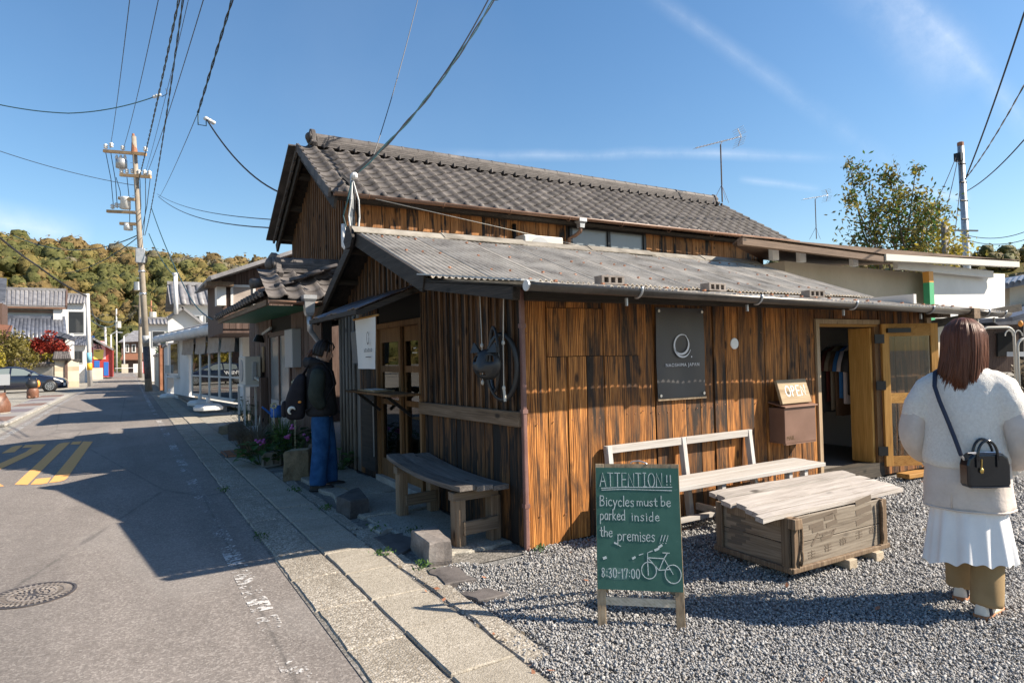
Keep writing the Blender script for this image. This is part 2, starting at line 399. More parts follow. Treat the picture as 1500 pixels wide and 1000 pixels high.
stain('galvanised', (0.33, 0.34, 0.35), (0.47, 0.48, 0.49), 6, 0.42, 0.05, 0.002, 40, metal=0.6)
stain('pipe_red', (0.135, 0.066, 0.056), (0.205, 0.108, 0.092), 4, 0.55, 0.05, 0.002, 50)
stain('awning_tin', (0.075, 0.045, 0.042), (0.19, 0.155, 0.155), 4, 0.32, 0.1, 0.003, 30, metal=0.7, c3=(0.32, 0.33, 0.36), stretch=(1, 5, 1))
stain('concrete', (0.22, 0.205, 0.182), (0.35, 0.332, 0.30), 3, 0.92, 0.4, 0.004, 120, c3=(0.43, 0.41, 0.375))
stain('stone_yellow', (0.14, 0.105, 0.062), (0.27, 0.215, 0.135), 7, 0.95, 0.8, 0.012, 60, c3=(0.36, 0.295, 0.195))
stain('stone_dark', (0.030, 0.028, 0.028), (0.075, 0.070, 0.068), 6, 0.85, 0.5, 0.008, 60)
stain('stone_brown', (0.095, 0.080, 0.070), (0.19, 0.165, 0.148), 6, 0.85, 0.5, 0.008, 60, c3=(0.28, 0.25, 0.225))
stain('slate', (0.055, 0.048, 0.046), (0.115, 0.102, 0.097), 8, 0.8, 0.5, 0.006, 70)
stain('iron', (0.055, 0.046, 0.044), (0.125, 0.108, 0.102), 9, 0.55, 0.3, 0.003, 90, metal=0.5)
stain('rust_box', (0.165, 0.090, 0.062), (0.225, 0.128, 0.092), 4, 0.6, 0.1, 0.002, 120, metal=0.25)
stain('white_wall', (0.54, 0.53, 0.51), (0.64, 0.63, 0.61), 1.2, 0.85, 0.1, 0.004, 40, vary=0.03)
stain('shop_white', (0.54, 0.54, 0.54), (0.64, 0.64, 0.64), 1.5, 0.7, 0.05, 0.004, 30, vary=0.03)
stain('cream_wall', (0.46, 0.40, 0.31), (0.56, 0.49, 0.39), 1.0, 0.9, 0.1, 0.004, 40)
stain('beige_band', (0.36, 0.28, 0.19), (0.46, 0.37, 0.27), 1.0, 0.9, 0.1, 0.004, 40)
stain('pole_concrete', (0.19, 0.160, 0.125), (0.27, 0.235, 0.19), 2, 0.9, 0.2, 0.004, 60)
stain('pole_white', (0.42, 0.41, 0.40), (0.54, 0.53, 0.52), 2, 0.7, 0.1, 0.004, 60)
stain('rust', (0.20, 0.075, 0.035), (0.34, 0.155, 0.085), 5, 0.8, 0.2, 0.004, 60)
stain('arm_wood', (0.28, 0.175, 0.085), (0.42, 0.29, 0.16), 3, 0.7, 0.1, 0.004, 60)
stain('terracotta', (0.12, 0.052, 0.030), (0.20, 0.092, 0.056), 8, 0.5, 0.2, 0.004, 60)
plain('black_cable', (0.012, 0.013, 0.016), 0.5)
plain('green_cable', (0.010, 0.045, 0.055), 0.5)
plain('white_plastic', (0.58, 0.58, 0.57), 0.45)
plain('cream_plastic', (0.50, 0.475, 0.42), 0.5)
plain('grey_plastic', (0.30, 0.31, 0.32), 0.5)
plain('slate_box', (0.085, 0.105, 0.125), 0.5)
plain('dark_void', (0.012, 0.011, 0.010), 0.9)
plain('black_metal', (0.018, 0.018, 0.019), 0.4, 0.4)
plain('steel', (0.55, 0.55, 0.56), 0.3, 0.9)
plain('white_card', (0.78, 0.78, 0.77), 0.6)
plain('interior_wall', (0.50, 0.48, 0.46), 0.85)
plain('interior_floor', (0.16, 0.14, 0.12), 0.7)
plain('soffit_green', (0.025, 0.16, 0.075), 0.5)
plain('post_orange', (0.58, 0.26, 0.045), 0.6)
plain('post_green', (0.045, 0.30, 0.13), 0.6)
plain('yellow_band', (0.72, 0.42, 0.03), 0.5)
plain('blue_band', (0.18, 0.42, 0.52), 0.5)
plain('red_paint', (0.36, 0.035, 0.03), 0.5)
plain('blue_paint', (0.02, 0.12, 0.42), 0.5)
plain('pink_paint', (0.80, 0.40, 0.42), 0.6)
plain('mural_yellow', (0.78, 0.60, 0.12), 0.6)
plain('mural_orange', (0.75, 0.28, 0.04), 0.6)
plain('black_paint', (0.02, 0.02, 0.022), 0.5)
plain('window_dark', (0.030, 0.034, 0.038), 0.06)
plain('frosted', (0.20, 0.22, 0.23), 0.18)
glass('pane', (0.62, 0.65, 0.65), 0.01, 0.0)
glass('pane_shop', (0.80, 0.88, 0.90), 0.01, 0.9)
# ================================================================ ground, road, pavement
def asphalt():
    t = NT('asphalt'); v = t.coords((1, 1, 1), 0)
    ag = t.voro(v, 95, out='Color'); sp = t.new('ShaderNodeSeparateColor'); t.l.new(ag, sp.inputs[0])
    big = t.noise(v, 0.55, 6, 0.6); mid = t.noise(v, 7, 5, 0.6); fin = t.noise(v, 160, 2, 0.6)
    c = t.ramp(t.math('ADD', t.math('MULTIPLY', big, 0.6), t.math('MULTIPLY', mid, 0.4)), [(0.35, (0.172, 0.148, 0.132)), (0.65, (0.265, 0.233, 0.210))])
    c = t.mix(0.40, c, t.ramp(sp.outputs[0], [(0.0, (0.062, 0.057, 0.053)), (0.7, (0.225, 0.20, 0.182)), (1.0, (0.43, 0.40, 0.365))]), 'MIX')
    trk = t.noise(t.coords((1.6, 0.13, 1), 0), 1.0, 5, 0.6); c = t.mix(t.ramp(trk, [(0.42, 0.0), (0.62, 0.30)]), c, (0.085, 0.078, 0.074)); pt = t.noise(t.coords((0.5, 0.28, 1), 0), 1.0, 2, 0.4); c = t.mix(t.ramp(pt, [(0.56, 0.0), (0.575, 0.16)]), c, (0.30, 0.28, 0.26))
    # worn cracks and tyre-dulled patches
    st = t.coords((0.35, 0.09, 1), 0); cr = t.voro(st, 1.0, 'DISTANCE_TO_EDGE'); w = t.noise(v, 3, 5)
    ck = t.ramp(t.math('ADD', cr, t.math('MULTIPLY', t.math('SUBTRACT', w, 0.5), 0.02)), [(0.0, 1.0), (0.005, 0.0)])
    c = t.mix(t.math('MULTIPLY', ck, 0.42), c, (0.05, 0.048, 0.046))
    t.bump(t.math('ADD', sp.outputs[1], fin), 0.55, 0.004); t.done(c, 0.86, 0, 0.3)
asphalt()
def worn_paint(name, col, wear, base=(0.15, 0.143, 0.136)):
    t = NT(name); v = t.coords((1, 1, 1), 0)
    n = t.noise(v, 26, 5, 0.75); big = t.noise(v, 2.2, 3)
    f = t.ramp(t.math('ADD', t.math('MULTIPLY', n, 0.6), t.math('MULTIPLY', big, 0.4)), [(wear, 0.0), (wear+0.05, 1.0)])
    d = t.ramp(t.noise(v, 60, 3), [(0.3, tuple(q*0.80 for q in col)), (0.7, col)])
    t.bump(n, 0.3, 0.003); t.done(d, 0.8, 0, 0.3)
    tr = t.new('ShaderNodeBsdfTransparent'); mx = t.new('ShaderNodeMixShader'); t.l.new(f, mx.inputs[0]); t.l.new(tr.outputs[0], mx.inputs[1]); t.l.new(t.bs.outputs[0], mx.inputs[2]); t.l.new(mx.outputs[0], t.n['Material Output'].inputs['Surface'])
worn_paint('road_orange', (0.80, 0.40, 0.13), 0.28)
worn_paint('road_white', (0.56, 0.54, 0.52), 0.505)
worn_paint('road_white_faint', (0.34, 0.33, 0.32), 0.46)
def aggregate(name, c1, c2, c3, sc=70, bump=0.7, dark=(0.05, 0.045, 0.04)):
    t = NT(name); v = t.coords((1, 1, 1), 5)
    co = t.voro(v, sc, out='Color'); sp = t.new('ShaderNodeSeparateColor'); t.l.new(co, sp.inputs[0]); d = t.voro(v, sc)
    big = t.noise(v, 2.5, 5, 0.65)
    c = t.ramp(sp.outputs[0], [(0.0, c1), (0.55, c2), (1.0, c3)])
    c = t.mix(t.ramp(big, [(0.35, 0.55), (0.6, 0.0)]), c, c1)
    pit = t.ramp(t.noise(v, 38, 4, 0.7), [(0.30, 1.0), (0.37, 0.0)]); c = t.mix(t.math('MULTIPLY', pit, 0.8), c, dark)
    t.bump(t.math('SUBTRACT', t.math('MULTIPLY', sp.outputs[1], 0.6), t.math('ADD', d, pit)), bump, 0.005); t.done(c, 0.92, 0, 0.25)
aggregate('kerb_concrete', (0.175, 0.152, 0.122), (0.32, 0.285, 0.235), (0.50, 0.46, 0.40), 85, 0.9)
aggregate('slab_concrete', (0.225, 0.198, 0.158), (0.34, 0.306, 0.252), (0.43, 0.39, 0.33), 130, 0.5)
aggregate('apron_concrete', (0.20, 0.185, 0.155), (0.31, 0.29, 0.25), (0.40, 0.375, 0.33), 120, 0.3)
aggregate('joint_soil', (0.10, 0.094, 0.085), (0.18, 0.168, 0.15), (0.28, 0.262, 0.24), 60, 0.9)
aggregate('earth', (0.20, 0.18, 0.15), (0.28, 0.255, 0.215), (0.36, 0.33, 0.28), 20, 0.4)
aggregate('gravel_bed', (0.11, 0.109, 0.107), (0.19, 0.188, 0.184), (0.30, 0.296, 0.288), 75, 1.0, (0.03, 0.03, 0.032))
def gravel_mat():
    t = NT('gravel_stone'); v = t.coords((1, 1, 1), 0)
    co = t.voro(v, 74, out='Color'); sp = t.new('ShaderNodeSeparateColor'); t.l.new(co, sp.inputs[0])
    c = t.ramp(sp.outputs[0], [(0.0, (0.200, 0.198, 0.200)), (0.5, (0.290, 0.287, 0.285)), (0.86, (0.36, 0.355, 0.348)), (1.0, (0.47, 0.46, 0.445))])
    c = t.mix(t.math('MULTIPLY', t.ramp(sp.outputs[2], [(0.86, 0.0), (0.90, 1.0)]), 0.5), c, (0.30, 0.25, 0.20))
    t.bump(t.noise(v, 260, 2), 0.4, 0.002); t.done(c, 0.85, 0, 0.3)
gravel_mat()

def flat(name, x0, x1, y0, y1, z, mat, kind='structure', n=1):
    m = MB(); m.grid([[(x0+(x1-x0)*i/n, y0+(y1-y0)*j/n, z) for j in range(n+1)] for i in range(n+1)]); return m.build(name, mat, kind=kind)
flat('ground', -900, 900, -300, 1500, -0.035, 'earth')
road = flat('road', -2.42, 0.93, -8, 135, 0.0, 'asphalt')
flat('cross_street', -60, 60, 135.01, 143, -0.004, 'asphalt')
flat('yard', 1.60, 34, -6, 9.0, -0.012, 'gravel_bed')
flat('forecourt', 1.60, 6.0, 9.01, 40, -0.010, 'apron_concrete')
flat('left_pavement', -16, -2.43, 5, 130, -0.008, 'apron_concrete')

# painted markings lie on the road
def mark(pts, mat, z=0.004):
    MB().poly([(p[0], p[1], z) for p in pts]).build('road_marking', mat, road)
def px20(L): return [G(a/10, 630+b/10) for a, b in L]
mark(px20([(215, 797), (402, 800), (1032, 176), (935, 182), (868, 198), (830, 222)]), 'road_orange')
mark(px20([(448, 797), (600, 792), (692, 775), (748, 692), (527, 712)]), 'road_orange')
mark(px20([(716, 772), (860, 755), (940, 732), (985, 700), (1360, 166), (1220, 164)]), 'road_orange')
mark(px20([(1026, 211), (1165, 206), (1202, 161), (1066, 171)]), 'road_orange')
mark(px20([(22, 341), (212, 321), (337, 220), (240, 228), (180, 242)]), 'road_orange')
mark(px20([(322, 262), (476, 250), (527, 210), (372, 216)]), 'road_orange')
mark(px20([(532, 206), (677, 205), (588, 288), (440, 365), (-180, 660), (-330, 660), (-200, 575), (380, 318)]), 'road_orange')
mark(px20([(-330, 690), (-180, 690), (60, 820), (-330, 850)]), 'road_orange')
for y0, y1 in ((1.0, 3.9), (4.0, 5.6), (5.65, 9.0), (9.2, 13.5), (13.7, 22), (22.4, 34)):
    mark([(0.60, y0), (0.72, y0), (0.72, y1), (0.60, y1)], 'road_white', 0.004)
mark([(0.60, 34.2), (0.72, 34.2), (0.72, 48), (0.60, 48)], 'road_white')
mark([(0.62, 48.5), (0.72, 48.5), (0.72, 128), (0.62, 128)], 'road_white_faint')
mark([(-2.31, 9.0), (-2.17, 9.0), (-2.17, 128), (-2.31, 128)], 'road_white_faint')
mark([(-2.3, 128.6), (0.8, 128.6), (0.8, 129.3), (-2.3, 129.3)], 'road_white')

# kerb strip: long cast pieces with open joints and a broken road edge
kerb = flat('kerb', 0.90, 1.60, -6, 40, 0.004, 'joint_soil')
def slab(name, x0, x1, y0, y1, ztop, mat, parent, th=0.05, ed=0.012, n=5, rag=0.010):
    """cast slab with slightly ragged edges and a worn arris"""
    pts = []
    for k in range(n): pts.append((x0+(x1-x0)*k/n, y0))
    for k in range(n): pts.append((x1, y0+(y1-y0)*k/n))
    for k in range(n): pts.append((x1-(x1-x0)*k/n, y1))
    for k in range(n): pts.append((x0, y1-(y1-y0)*k/n))
    cx, cy = (x0+x1)/2, (y0+y1)/2
    tl = nrg.normal(0, 0.003, 2)
    rings = []
    outer = [(px+rng.uniform(-rag, rag), py+rng.uniform(-rag, rag)) for px, py in pts]
    for z, s_ in ((ztop-th, 0.0), (ztop-ed, 0.0), (ztop, ed)):
        rings.append([(px-math.copysign(min(s_, abs(px-cx)), px-cx), py-math.copysign(min(s_, abs(py-cy)), py-cy), z+(px-cx)*tl[0]+(py-cy)*tl[1]) for px, py in outer])
    return MB().loft(rings).build(name, mat, parent)
y = -1.0
while y < 39:
    L = rng.choice((0.6, 0.6, 1.2, 1.8)) if y < 14 else 2.4
    slab('kerb_piece', 0.915+rng.uniform(-.008, .008), 1.228, y, y+L-0.006, 0.013, 'kerb_concrete', kerb, ed=0.008, rag=0.005, n=8)
    y += L
y = -0.6; k = 0
while y < 39:
    L = rng.uniform(0.50, 0.62) if y < 20 else 1.2
    if abs(y+L/2-10.9) > 0.5:
        slab('drain_slab', 1.240, 1.578, y, y+L-0.009, 0.020+rng.uniform(-.004, .004), 'slab_concrete', kerb, ed=0.007, rag=0.004)
    y += L
# iron grating over the drain
gr = thing('drain_grating', (1.41, 10.9, 0.03), 'rusty iron drain grating set among the pavement slabs by the flower bed', 'grating')
for i in range(3):
    MB().beam((1.27+0.13*i, 10.55, 0.036), (1.27+0.13*i, 11.25, 0.036), 0.02, 0.025).build('frame_bar', 'iron', gr)
for i in range(13):
    MB().beam((1.255, 10.57+0.055*i, 0.034), (1.565, 10.57+0.055*i, 0.034), 0.028, 0.02).build('grate_bar', 'rust', gr)
# strip between slabs and shop, concrete apron under the eaves
apron = MB().grid([[(1.60+0.97*i, 4.05+5.0*j, -0.004) for j in range(2)] for i in range(2)]).build('apron', 'joint_soil', kind='structure')
for (x0, x1, y0, y1, z) in ((1.86, 2.53, 4.30, 5.72, 0.020), (1.80, 2.53, 5.74, 6.62, 0.032), (1.82, 2.53, 6.64, 7.62, 0.036), (1.80, 2.50, 7.64, 8.9, 0.030)):
    slab('apron_slab', x0, x1, y0, y1, z, 'apron_concrete', apron, rag=0.03, n=7)
slab('apron_edge', 1.60, 1.74, 2.6, 5.4, 0.014, 'kerb_concrete', apron, rag=0.02, n=10)
slab('apron_edge', 1.60, 1.72, 5.42, 8.8, 0.012, 'kerb_concrete', apron, rag=0.02, n=10)
def poly_slab(name, pts, z, th, mat, label, cat='paving stone', group=None, rag=0.008):
    c = np.mean(np.array(pts), 0); ps = []
    for i in range(len(pts)):
        a, b = np.array(pts[i]), np.array(pts[(i+1) % len(pts)])
        for k in range(4): ps.append(a+(b-a)*k/4+nrg.normal(0, rag, 2))
    rings = [[(p[0], p[1], z-th) for p in ps], [(p[0], p[1], z-0.006) for p in ps], [(c[0]+(p[0]-c[0])*0.96, c[1]+(p[1]-c[1])*0.96, z+rng.uniform(-.002, .002)) for p in ps]]
    return MB().loft(rings).build(name, mat, label=label, cat=cat, group=group)
poly_slab('paving_stone', [G(*q)[:2] for q in ((622, 838), (665, 832), (696, 852), (655, 860))], 0.022, 0.05, 'slate', 'flat brown slate in the gravel just before the square stone block')
poly_slab('paving_stone', [G(*q)[:2] for q in ((672, 872), (715, 864), (745, 872), (700, 883))], 0.018, 0.05, 'slate', 'flat reddish slate in the gravel nearest the green chalkboard')
poly_slab('paving_stone', [G(*q)[:2] for q in ((548, 790), (590, 782), (612, 800), (585, 815))], 0.022, 0.05, 'slate', 'dark shaded slate lying between the two stone blocks')
poly_slab('paving_stone', [G(*q)[:2] for q in ((538, 774), (560, 768), (576, 778), (556, 785))], 0.034, 0.05, 'concrete', 'pale broken flagstone between the dark and the brown stone block')
poly_slab('paving_stone', [G(*q)[:2] for q in ((486, 718), (500, 714), (528, 730), (505, 731))], 0.035, 0.05, 'stone_yellow', 'yellowish broken stone beside the shoes of the waiting person')

# gravel
def gravel(N=106000):
    pts = []
    while sum(len(p) for p in pts) < N:
        u = nrg.uniform(560, 1540, 60000); v = nrg.uniform(700, 1060, 60000)
        d = FW[None] + RT[None]*((u-750)/FPX)[:, None] + UP[None]*((500-v)/FPX)[:, None]
        P = CP + d*((0-CAM_H)/d[:, 2])[:, None]
        dist = np.linalg.norm(P[:, :2], axis=1)
        keep = nrg.random(len(P)) < np.clip((dist/3.6)**1.0*0.55, 0, 1)   # even out the near/far density a little
        inside = (P[:, 0] > 1.60) & (P[:, 0] < 15) & (P[:, 1] < 4.10) & (P[:, 1] > 0.2)
        inside |= (P[:, 0] > 8.5) & (P[:, 0] < 16) & (P[:, 1] < 6.8) & (P[:, 1] > 0.2)
        inside &= ~((P[:, 0] < 1.78) & (P[:, 1] > 2.6) & (nrg.random(len(P)) < 0.75))
        inside &= ~((P[:, 0] < 2.56) & (P[:, 1] > 4.02-0.12*np.sin(P[:, 0]*9)) & (P[:, 0] > 1.84))
        pn = np.sin(P[:, 0]*2.9+1.3*np.sin(P[:, 1]*2.2))*np.sin(P[:, 1]*3.4+1.1*np.sin(P[:, 0]*1.7)); keep &= nrg.random(len(P)) < np.where(pn > .55, .45, 1.0)
        pts.append(P[keep & inside][:, :2])
    P = np.concatenate(pts)[:N]
    E = np.stack([nrg.uniform(1.62, 11, 90000), nrg.uniform(-1.5, 7, 90000)], 1); vis = E@FW[:2]; lat = E@RT[:2]; uu = 750+FPX*lat/np.maximum(vis, .05); vv = 530+FPX*CAM_H/np.maximum(vis, .05)
    out = ((vis < .4) | (uu > 1540) | (uu < 560) | (vv > 1060)) & ((E[:, 1] < 4.05) | (E[:, 0] > 8.5)); E = E[out][:30000]; P = np.concatenate([P, E]); N = len(P)
    r = np.clip(nrg.lognormal(-4.92, 0.30, N), .0035, .017); r *= np.clip(np.linalg.norm(P, axis=1)/4.0, 1, 1.8); r[-len(E):] *= 1.5
    base = np.array([(1, 0, 0), (-.9, .1, 0), (0, 1, .1), (.1, -1, 0), (0, .1, .75), (0, 0, -.6)], float)
    tri = np.array([(0, 2, 4), (2, 1, 4), (1, 3, 4), (3, 0, 4), (2, 0, 5), (1, 2, 5), (3, 1, 5), (0, 3, 5)])
    q = nrg.normal(size=(N, 4)); q /= np.linalg.norm(q, axis=1)[:, None]
    w, x, y_, z = q.T
    Rm = np.stack([1-2*(y_*y_+z*z), 2*(x*y_-z*w), 2*(x*z+y_*w), 2*(x*y_+z*w), 1-2*(x*x+z*z), 2*(y_*z-x*w), 2*(x*z-y_*w), 2*(y_*z+x*w), 1-2*(x*x+y_*y_)], 1).reshape(N, 3, 3)
    b = base[None]*nrg.uniform(0.6, 1.25, (N, 6, 1))
    V = np.einsum('nij,nkj->nki', Rm, b)*r[:, None, None]
    hz = nrg.uniform(-0.006, 0.014, N) + 0.010*np.sin(P[:, 0]*2.1+P[:, 1]*1.3)*np.cos(P[:, 1]*2.7)
    V += np.stack([P[:, 0], P[:, 1], hz], 1)[:, None, :]
    Fq = (tri[None]+(np.arange(N)*6)[:, None, None]).reshape(-1, 3)
    o = np_mesh('gravel', V.reshape(-1, 3), Fq, 'gravel_stone', kind='stuff')
    tag(o, 'grey crushed gravel covering the yard before the shop', 'gravel')
gravel()

# manhole cover
mc = np.array([*G(48, 871)[:2], 0.0])
mh = thing('manhole_cover', mc, 'round cast iron manhole cover set in the road', 'manhole')
MB().lathe([(0.217, -0.03), (0.217, 0.004), (0.204, 0.004)], mc, 48).build('lid', 'iron', mh)
MB().lathe([(0.235, -0.03), (0.235, 0.006), (0.220, 0.006), (0.220, -0.02)], mc, 48).build('frame_ring', 'iron', mh)
for rad, n, ln in ((0.190, 40, 0.036), (0.148, 32, 0.032), (0.106, 22, 0.028), (0.070, 14, 0.024), (0.04, 7, 0.016)):
    m = MB()
    for i in range(n):
        a = 2*math.pi*i/n; d = np.array((math.cos(a), math.sin(a), 0))
        m.beam(mc+d*(rad-ln/2)+(0, 0, 0.005), mc+d*(rad+ln/2)+(0, 0, 0.005), 0.012, 0.006)
    m.build('raised_pattern', 'stone_brown', mh, kind='stuff')
for rr in (0.169, 0.127):
    MB().lathe([(rr+0.006, 0.003), (rr+0.006, 0.009), (rr-0.006, 0.009), (rr-0.006, 0.003)], mc, 40).build('ring', 'stone_brown', mh)

# a little leaf litter and some weeds along edges
lit_p = np.array([(x, y, .016) for x, y in zip(nrg.uniform(1.7, 7.5, 70), nrg.uniform(1.6, 4.0, 70))]+[(x, 4.02-abs(nrg.normal(0, .05)), .018) for x in nrg.uniform(2.7, 6.0, 45)]+[(1.59+nrg.normal(0, .02), y, .026) for y in nrg.uniform(2, 9, 40)])
# ================================================================ the wooden shop
XS, YS = 2.544, 4.093
shop = thing('wooden_shop', (5.4, 6.4, 0), 'low charred wooden shop with corrugated roof on the street corner', 'shop')
def zfe(x): return 1.925-0.0135*(x-2.2)          # front eave height
def zflat(x, y): return zfe(x)+(2.185-zfe(x))*(y-3.5)/(5.28-3.5)
RY, RZ, EY, EZ = 7.25, 2.93, 5.28, 2.19
LY, LZ = 8.95, 2.09
# --- lit wall facing the yard
DX0, DX1, DTOP, DSILL = 6.16, 7.22, 1.715, 0.17
wall = MB()
wall.span((XS+.03, YS+.025, 0), (DX0-.06, YS+.10, 1.95)).span((DX1+.06, YS+.025, 0), (8.36, YS+.10, 1.90)).span((DX0-.06, YS+.025, DTOP+.06), (DX1+.06, YS+.10, 1.90))
w_yard = wall.build('yard_wall', 'dark_void', shop)
def vboard(parent, mat, x0, x1, z0, z1, y, th=0.022, axis='x', name='wall_board', gap=0.006, jit=0.005, nz=4):
    """one sawn board, face towards -y (axis x) or -x (axis y): slightly cupped, edges not quite straight"""
    o = rng.uniform(-jit, jit); m = MB(); g0 = gap*rng.uniform(.3, .8); g1 = gap*rng.uniform(.3, .8)
    rows = []
    for k in range(nz+1):
        z = z0+(z1-z0)*k/nz
        a = x0+g0+rng.uniform(-.0015, .0015); b = x1-g1+rng.uniform(-.0015, .0015); c = (a+b)/2; tw = rng.uniform(-.002, .002)
        if axis == 'x': rows.append([(a, y+o, z), (a, y-th+o+.003, z), (c, y-th+o+tw, z), (b, y-th+o+.003, z), (b, y+o, z)])
        else: rows.append([(y+o, a, z), (y-th+o+.003, a, z), (y-th+o+tw, c, z), (y-th+o+.003, b, z), (y+o, b, z)])
    return m.loft(rows).build(name, mat, parent)
edges = [XS-.005, 2.764, 2.951, 3.133, 3.31, 3.505, 3.689, 3.871]
while edges[-1] < DX0-.10: edges.append(min(edges[-1]+rng.uniform(.15, .205), DX0-.055) if edges[-1]+.22 < DX0-.055 else DX0-.055)
for i in range(len(edges)-1):
    a, b = edges[i], edges[i+1]
    bot = 0.008+rng.uniform(-.01, .015); top = 1.97-.012*(a-2.5)
    if i in (1, 2, 3): segs = [(bot, 1.435), (1.44, 1.815), (1.82, top)]
    elif i in (4, 5): segs = [(bot, 1.43), (1.435, top)]
    else: segs = [(bot, top)]
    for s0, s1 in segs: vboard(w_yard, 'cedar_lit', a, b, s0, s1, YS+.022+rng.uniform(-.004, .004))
x = DX0-.055
while x < DX1+.04:
    nx = min(x+rng.uniform(.15, .19), DX1+.06); vboard(w_yard, 'cedar_lit', x, nx, DTOP+.055, 1.93, YS+.022, nz=2); x = nx
x = DX1+.07
while x < 8.25:
    nx = min(x+rng.uniform(.15, .19), 8.27); vboard(w_yard, 'cedar_lit', x, nx, 0.02, 1.92, YS+.022); x = nx
MB().span((8.27, YS-.03, 0), (8.37, YS+.08, 1.90)).build('corner_post', 'frame_wood', shop, bevel=.004)
MB().span((8.12, YS-.22, 1.795), (8.42, YS-.08, 1.875)).build('bracket_beam', 'rail_wood', shop, bevel=.004)
MB().beam((8.30, YS+.05, 1.70), (9.9, YS-.35, 1.93), 0.06, 0.09).build('side_brace', 'black_timber_x', shop)
nh_ = MB()
for a_ in edges[:-1]:
    for z_ in (.22, .95, 1.62):
        for k_ in (.035, .13):
            if rng.random() < .8: nh_.box((a_+k_+rng.uniform(-.01, .01), YS-.003, z_+rng.uniform(-.02, .02)), (.008, .006, .008))
nh_.build('nail_heads', 'rust', w_yard, kind='stuff')
MB().prism([(XS+.03, YS+.03, 1.88), (8.36, YS+.03, 1.80), (8.36, YS+.03, zflat(8.36, YS)-.022), (XS+.03, YS+.03, zflat(XS, YS)-.022)], (0, .06, 0)).build('wall_plate', 'black_timber_x', shop)
# --- wall facing the street (board and batten, rail at sitting-back height)
DY0, DY1, SDT, SDB = 6.04, 7.32, 1.80, 0.10
sw = MB().prism([(XS+.025, YS+.03, 0), (XS+.025, DY0-.05, 0), (XS+.025, DY0-.05, 2.30), (XS+.025, EY, 2.155), (XS+.025, YS+.03, 1.985)], (.075, 0, 0)).span((XS+.025, DY1+.05, 0), (XS+.10, 8.85, 2.16)).span((XS+.025, DY0-.05, SDT+.05), (XS+.10, DY1+.05, 2.4))
w_st = sw.build('street_wall', 'dark_void', shop)
y = YS+.01
while y < DY0-.07:
    ny = min(y+rng.uniform(.115, .15), DY0-.05); zt = zflat(XS, min(y, EY))-.03
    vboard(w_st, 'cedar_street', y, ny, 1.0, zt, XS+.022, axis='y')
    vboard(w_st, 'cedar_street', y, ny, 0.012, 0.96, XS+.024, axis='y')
    MB().span((XS-.024, ny-.014, 1.02), (XS+.004, ny+.012, zt)).build('batten', 'batten_wood', w_st)
    y = ny
MB().beam((XS-.03, YS-.0, 0.975), (XS-.03, DY0-.03, 0.955), 0.055, 0.115).build('wall_rail', 'rail_wood', shop, bevel=.006)
MB().beam((XS-.012, YS-.012, 0.0), (XS-.012, YS-.012, 1.95), 0.036, 0.036, up=(0, 1, 0)).build('corner_pipe', 'pipe_red', shop, bevel=.008)
for z in (0.32, 1.02, 1.66): MB().span((XS-.034, YS-.034, z), (XS+.01, YS+.01, z+.03)).build('pipe_collar', 'pipe_red', shop)
# old grey boards left of the street door
y = DY1+.07
while y < 8.8:
    ny = min(y+rng.uniform(.12, .17), 8.85); vboard(w_st, 'grey_wood' if y > 7.95 else 'cedar_street', y, ny, 0.02, 2.13, XS+.022, axis='y')
    if y > 7.95: MB().tube([(XS-.02, ny, .03), (XS-.02, ny, 2.1)], .022, 8).build('batten', 'grey_wood', w_st, smooth=True)
    y = ny
# gable triangle
gm = MB().prism([(XS+.03, EY, 2.13), (XS+.03, LY-.12, 2.10), (XS+.03, RY, RZ-.06)], (.06, 0, 0)); gab = gm.build('gable_wall', 'dark_void', shop)
y = EY+.05
while y < LY-.2:
    ny = y+rng.uniform(.115, .15); c = (y+ny)/2
    zt = EZ+(RZ-EZ)*(c-EY)/(RY-EY)-.05 if c < RY else LZ+(RZ-LZ)*(LY-c)/(LY-RY)-.05
    vboard(gab, 'cedar_street', y, ny, 2.12, zt, XS+.022, axis='y', nz=2)
    if zt > 2.3: MB().span((XS-.02, ny-.012, 2.13), (XS+.004, ny+.012, zt-.03)).build('batten', 'batten_wood', gab)
    y = ny
# --- roofs
def corr_sheet(name, x0, x1, top, bot, mat, parent, lift=0.0, pitch=0.0655, amp=0.0128, phase0=0.0):
    """one corrugated sheet; waves run from (y,z)=top to bot (callables of x or tuples)"""
    T = top if callable(top) else (lambda x: top); B = bot if callable(bot) else (lambda x: bot)
    n = max(6, int(round((x1-x0)/pitch*6))); up, lo = [], []
    for i in range(n+1):
        x = x0+(x1-x0)*i/n; w = amp*math.cos(2*math.pi*(x-phase0)/pitch)+lift
        (ty, tz), (by, bz) = T(x), B(x)
        up.append([(x, by, bz+w), (x, (ty+by)/2, (tz+bz)/2+w), (x, ty, tz+w)]); lo.append([(x, by, bz+w-.007), (x, (ty+by)/2, (tz+bz)/2+w-.007), (x, ty, tz+w-.007)])
    m = MB(); ring = []
    for i in range(n+1): ring.append(up[i]+lo[i][::-1])
    return m.loft(ring).build(name, mat, parent, smooth=False)
roof = MB().grid([[(2.36, RY, RZ-.05), (9.1, RY, RZ-.05)], [(2.36, EY, EZ-.05), (9.1, EY, EZ-.05)]]).build('roof', 'black_timber', shop)
x = 2.27; k = 0
while x < 9.1:
    x1 = min(x+.655, 9.17)
    corr_sheet('roof_sheet', x, x1+.05, (RY-.02, RZ+.0), (EY-.05, EZ-.012), 'asbestos', roof, lift=.008*(k % 2)+rng.uniform(-.002, .002))
    x += .655; k += 1
x = 2.24; k = 0
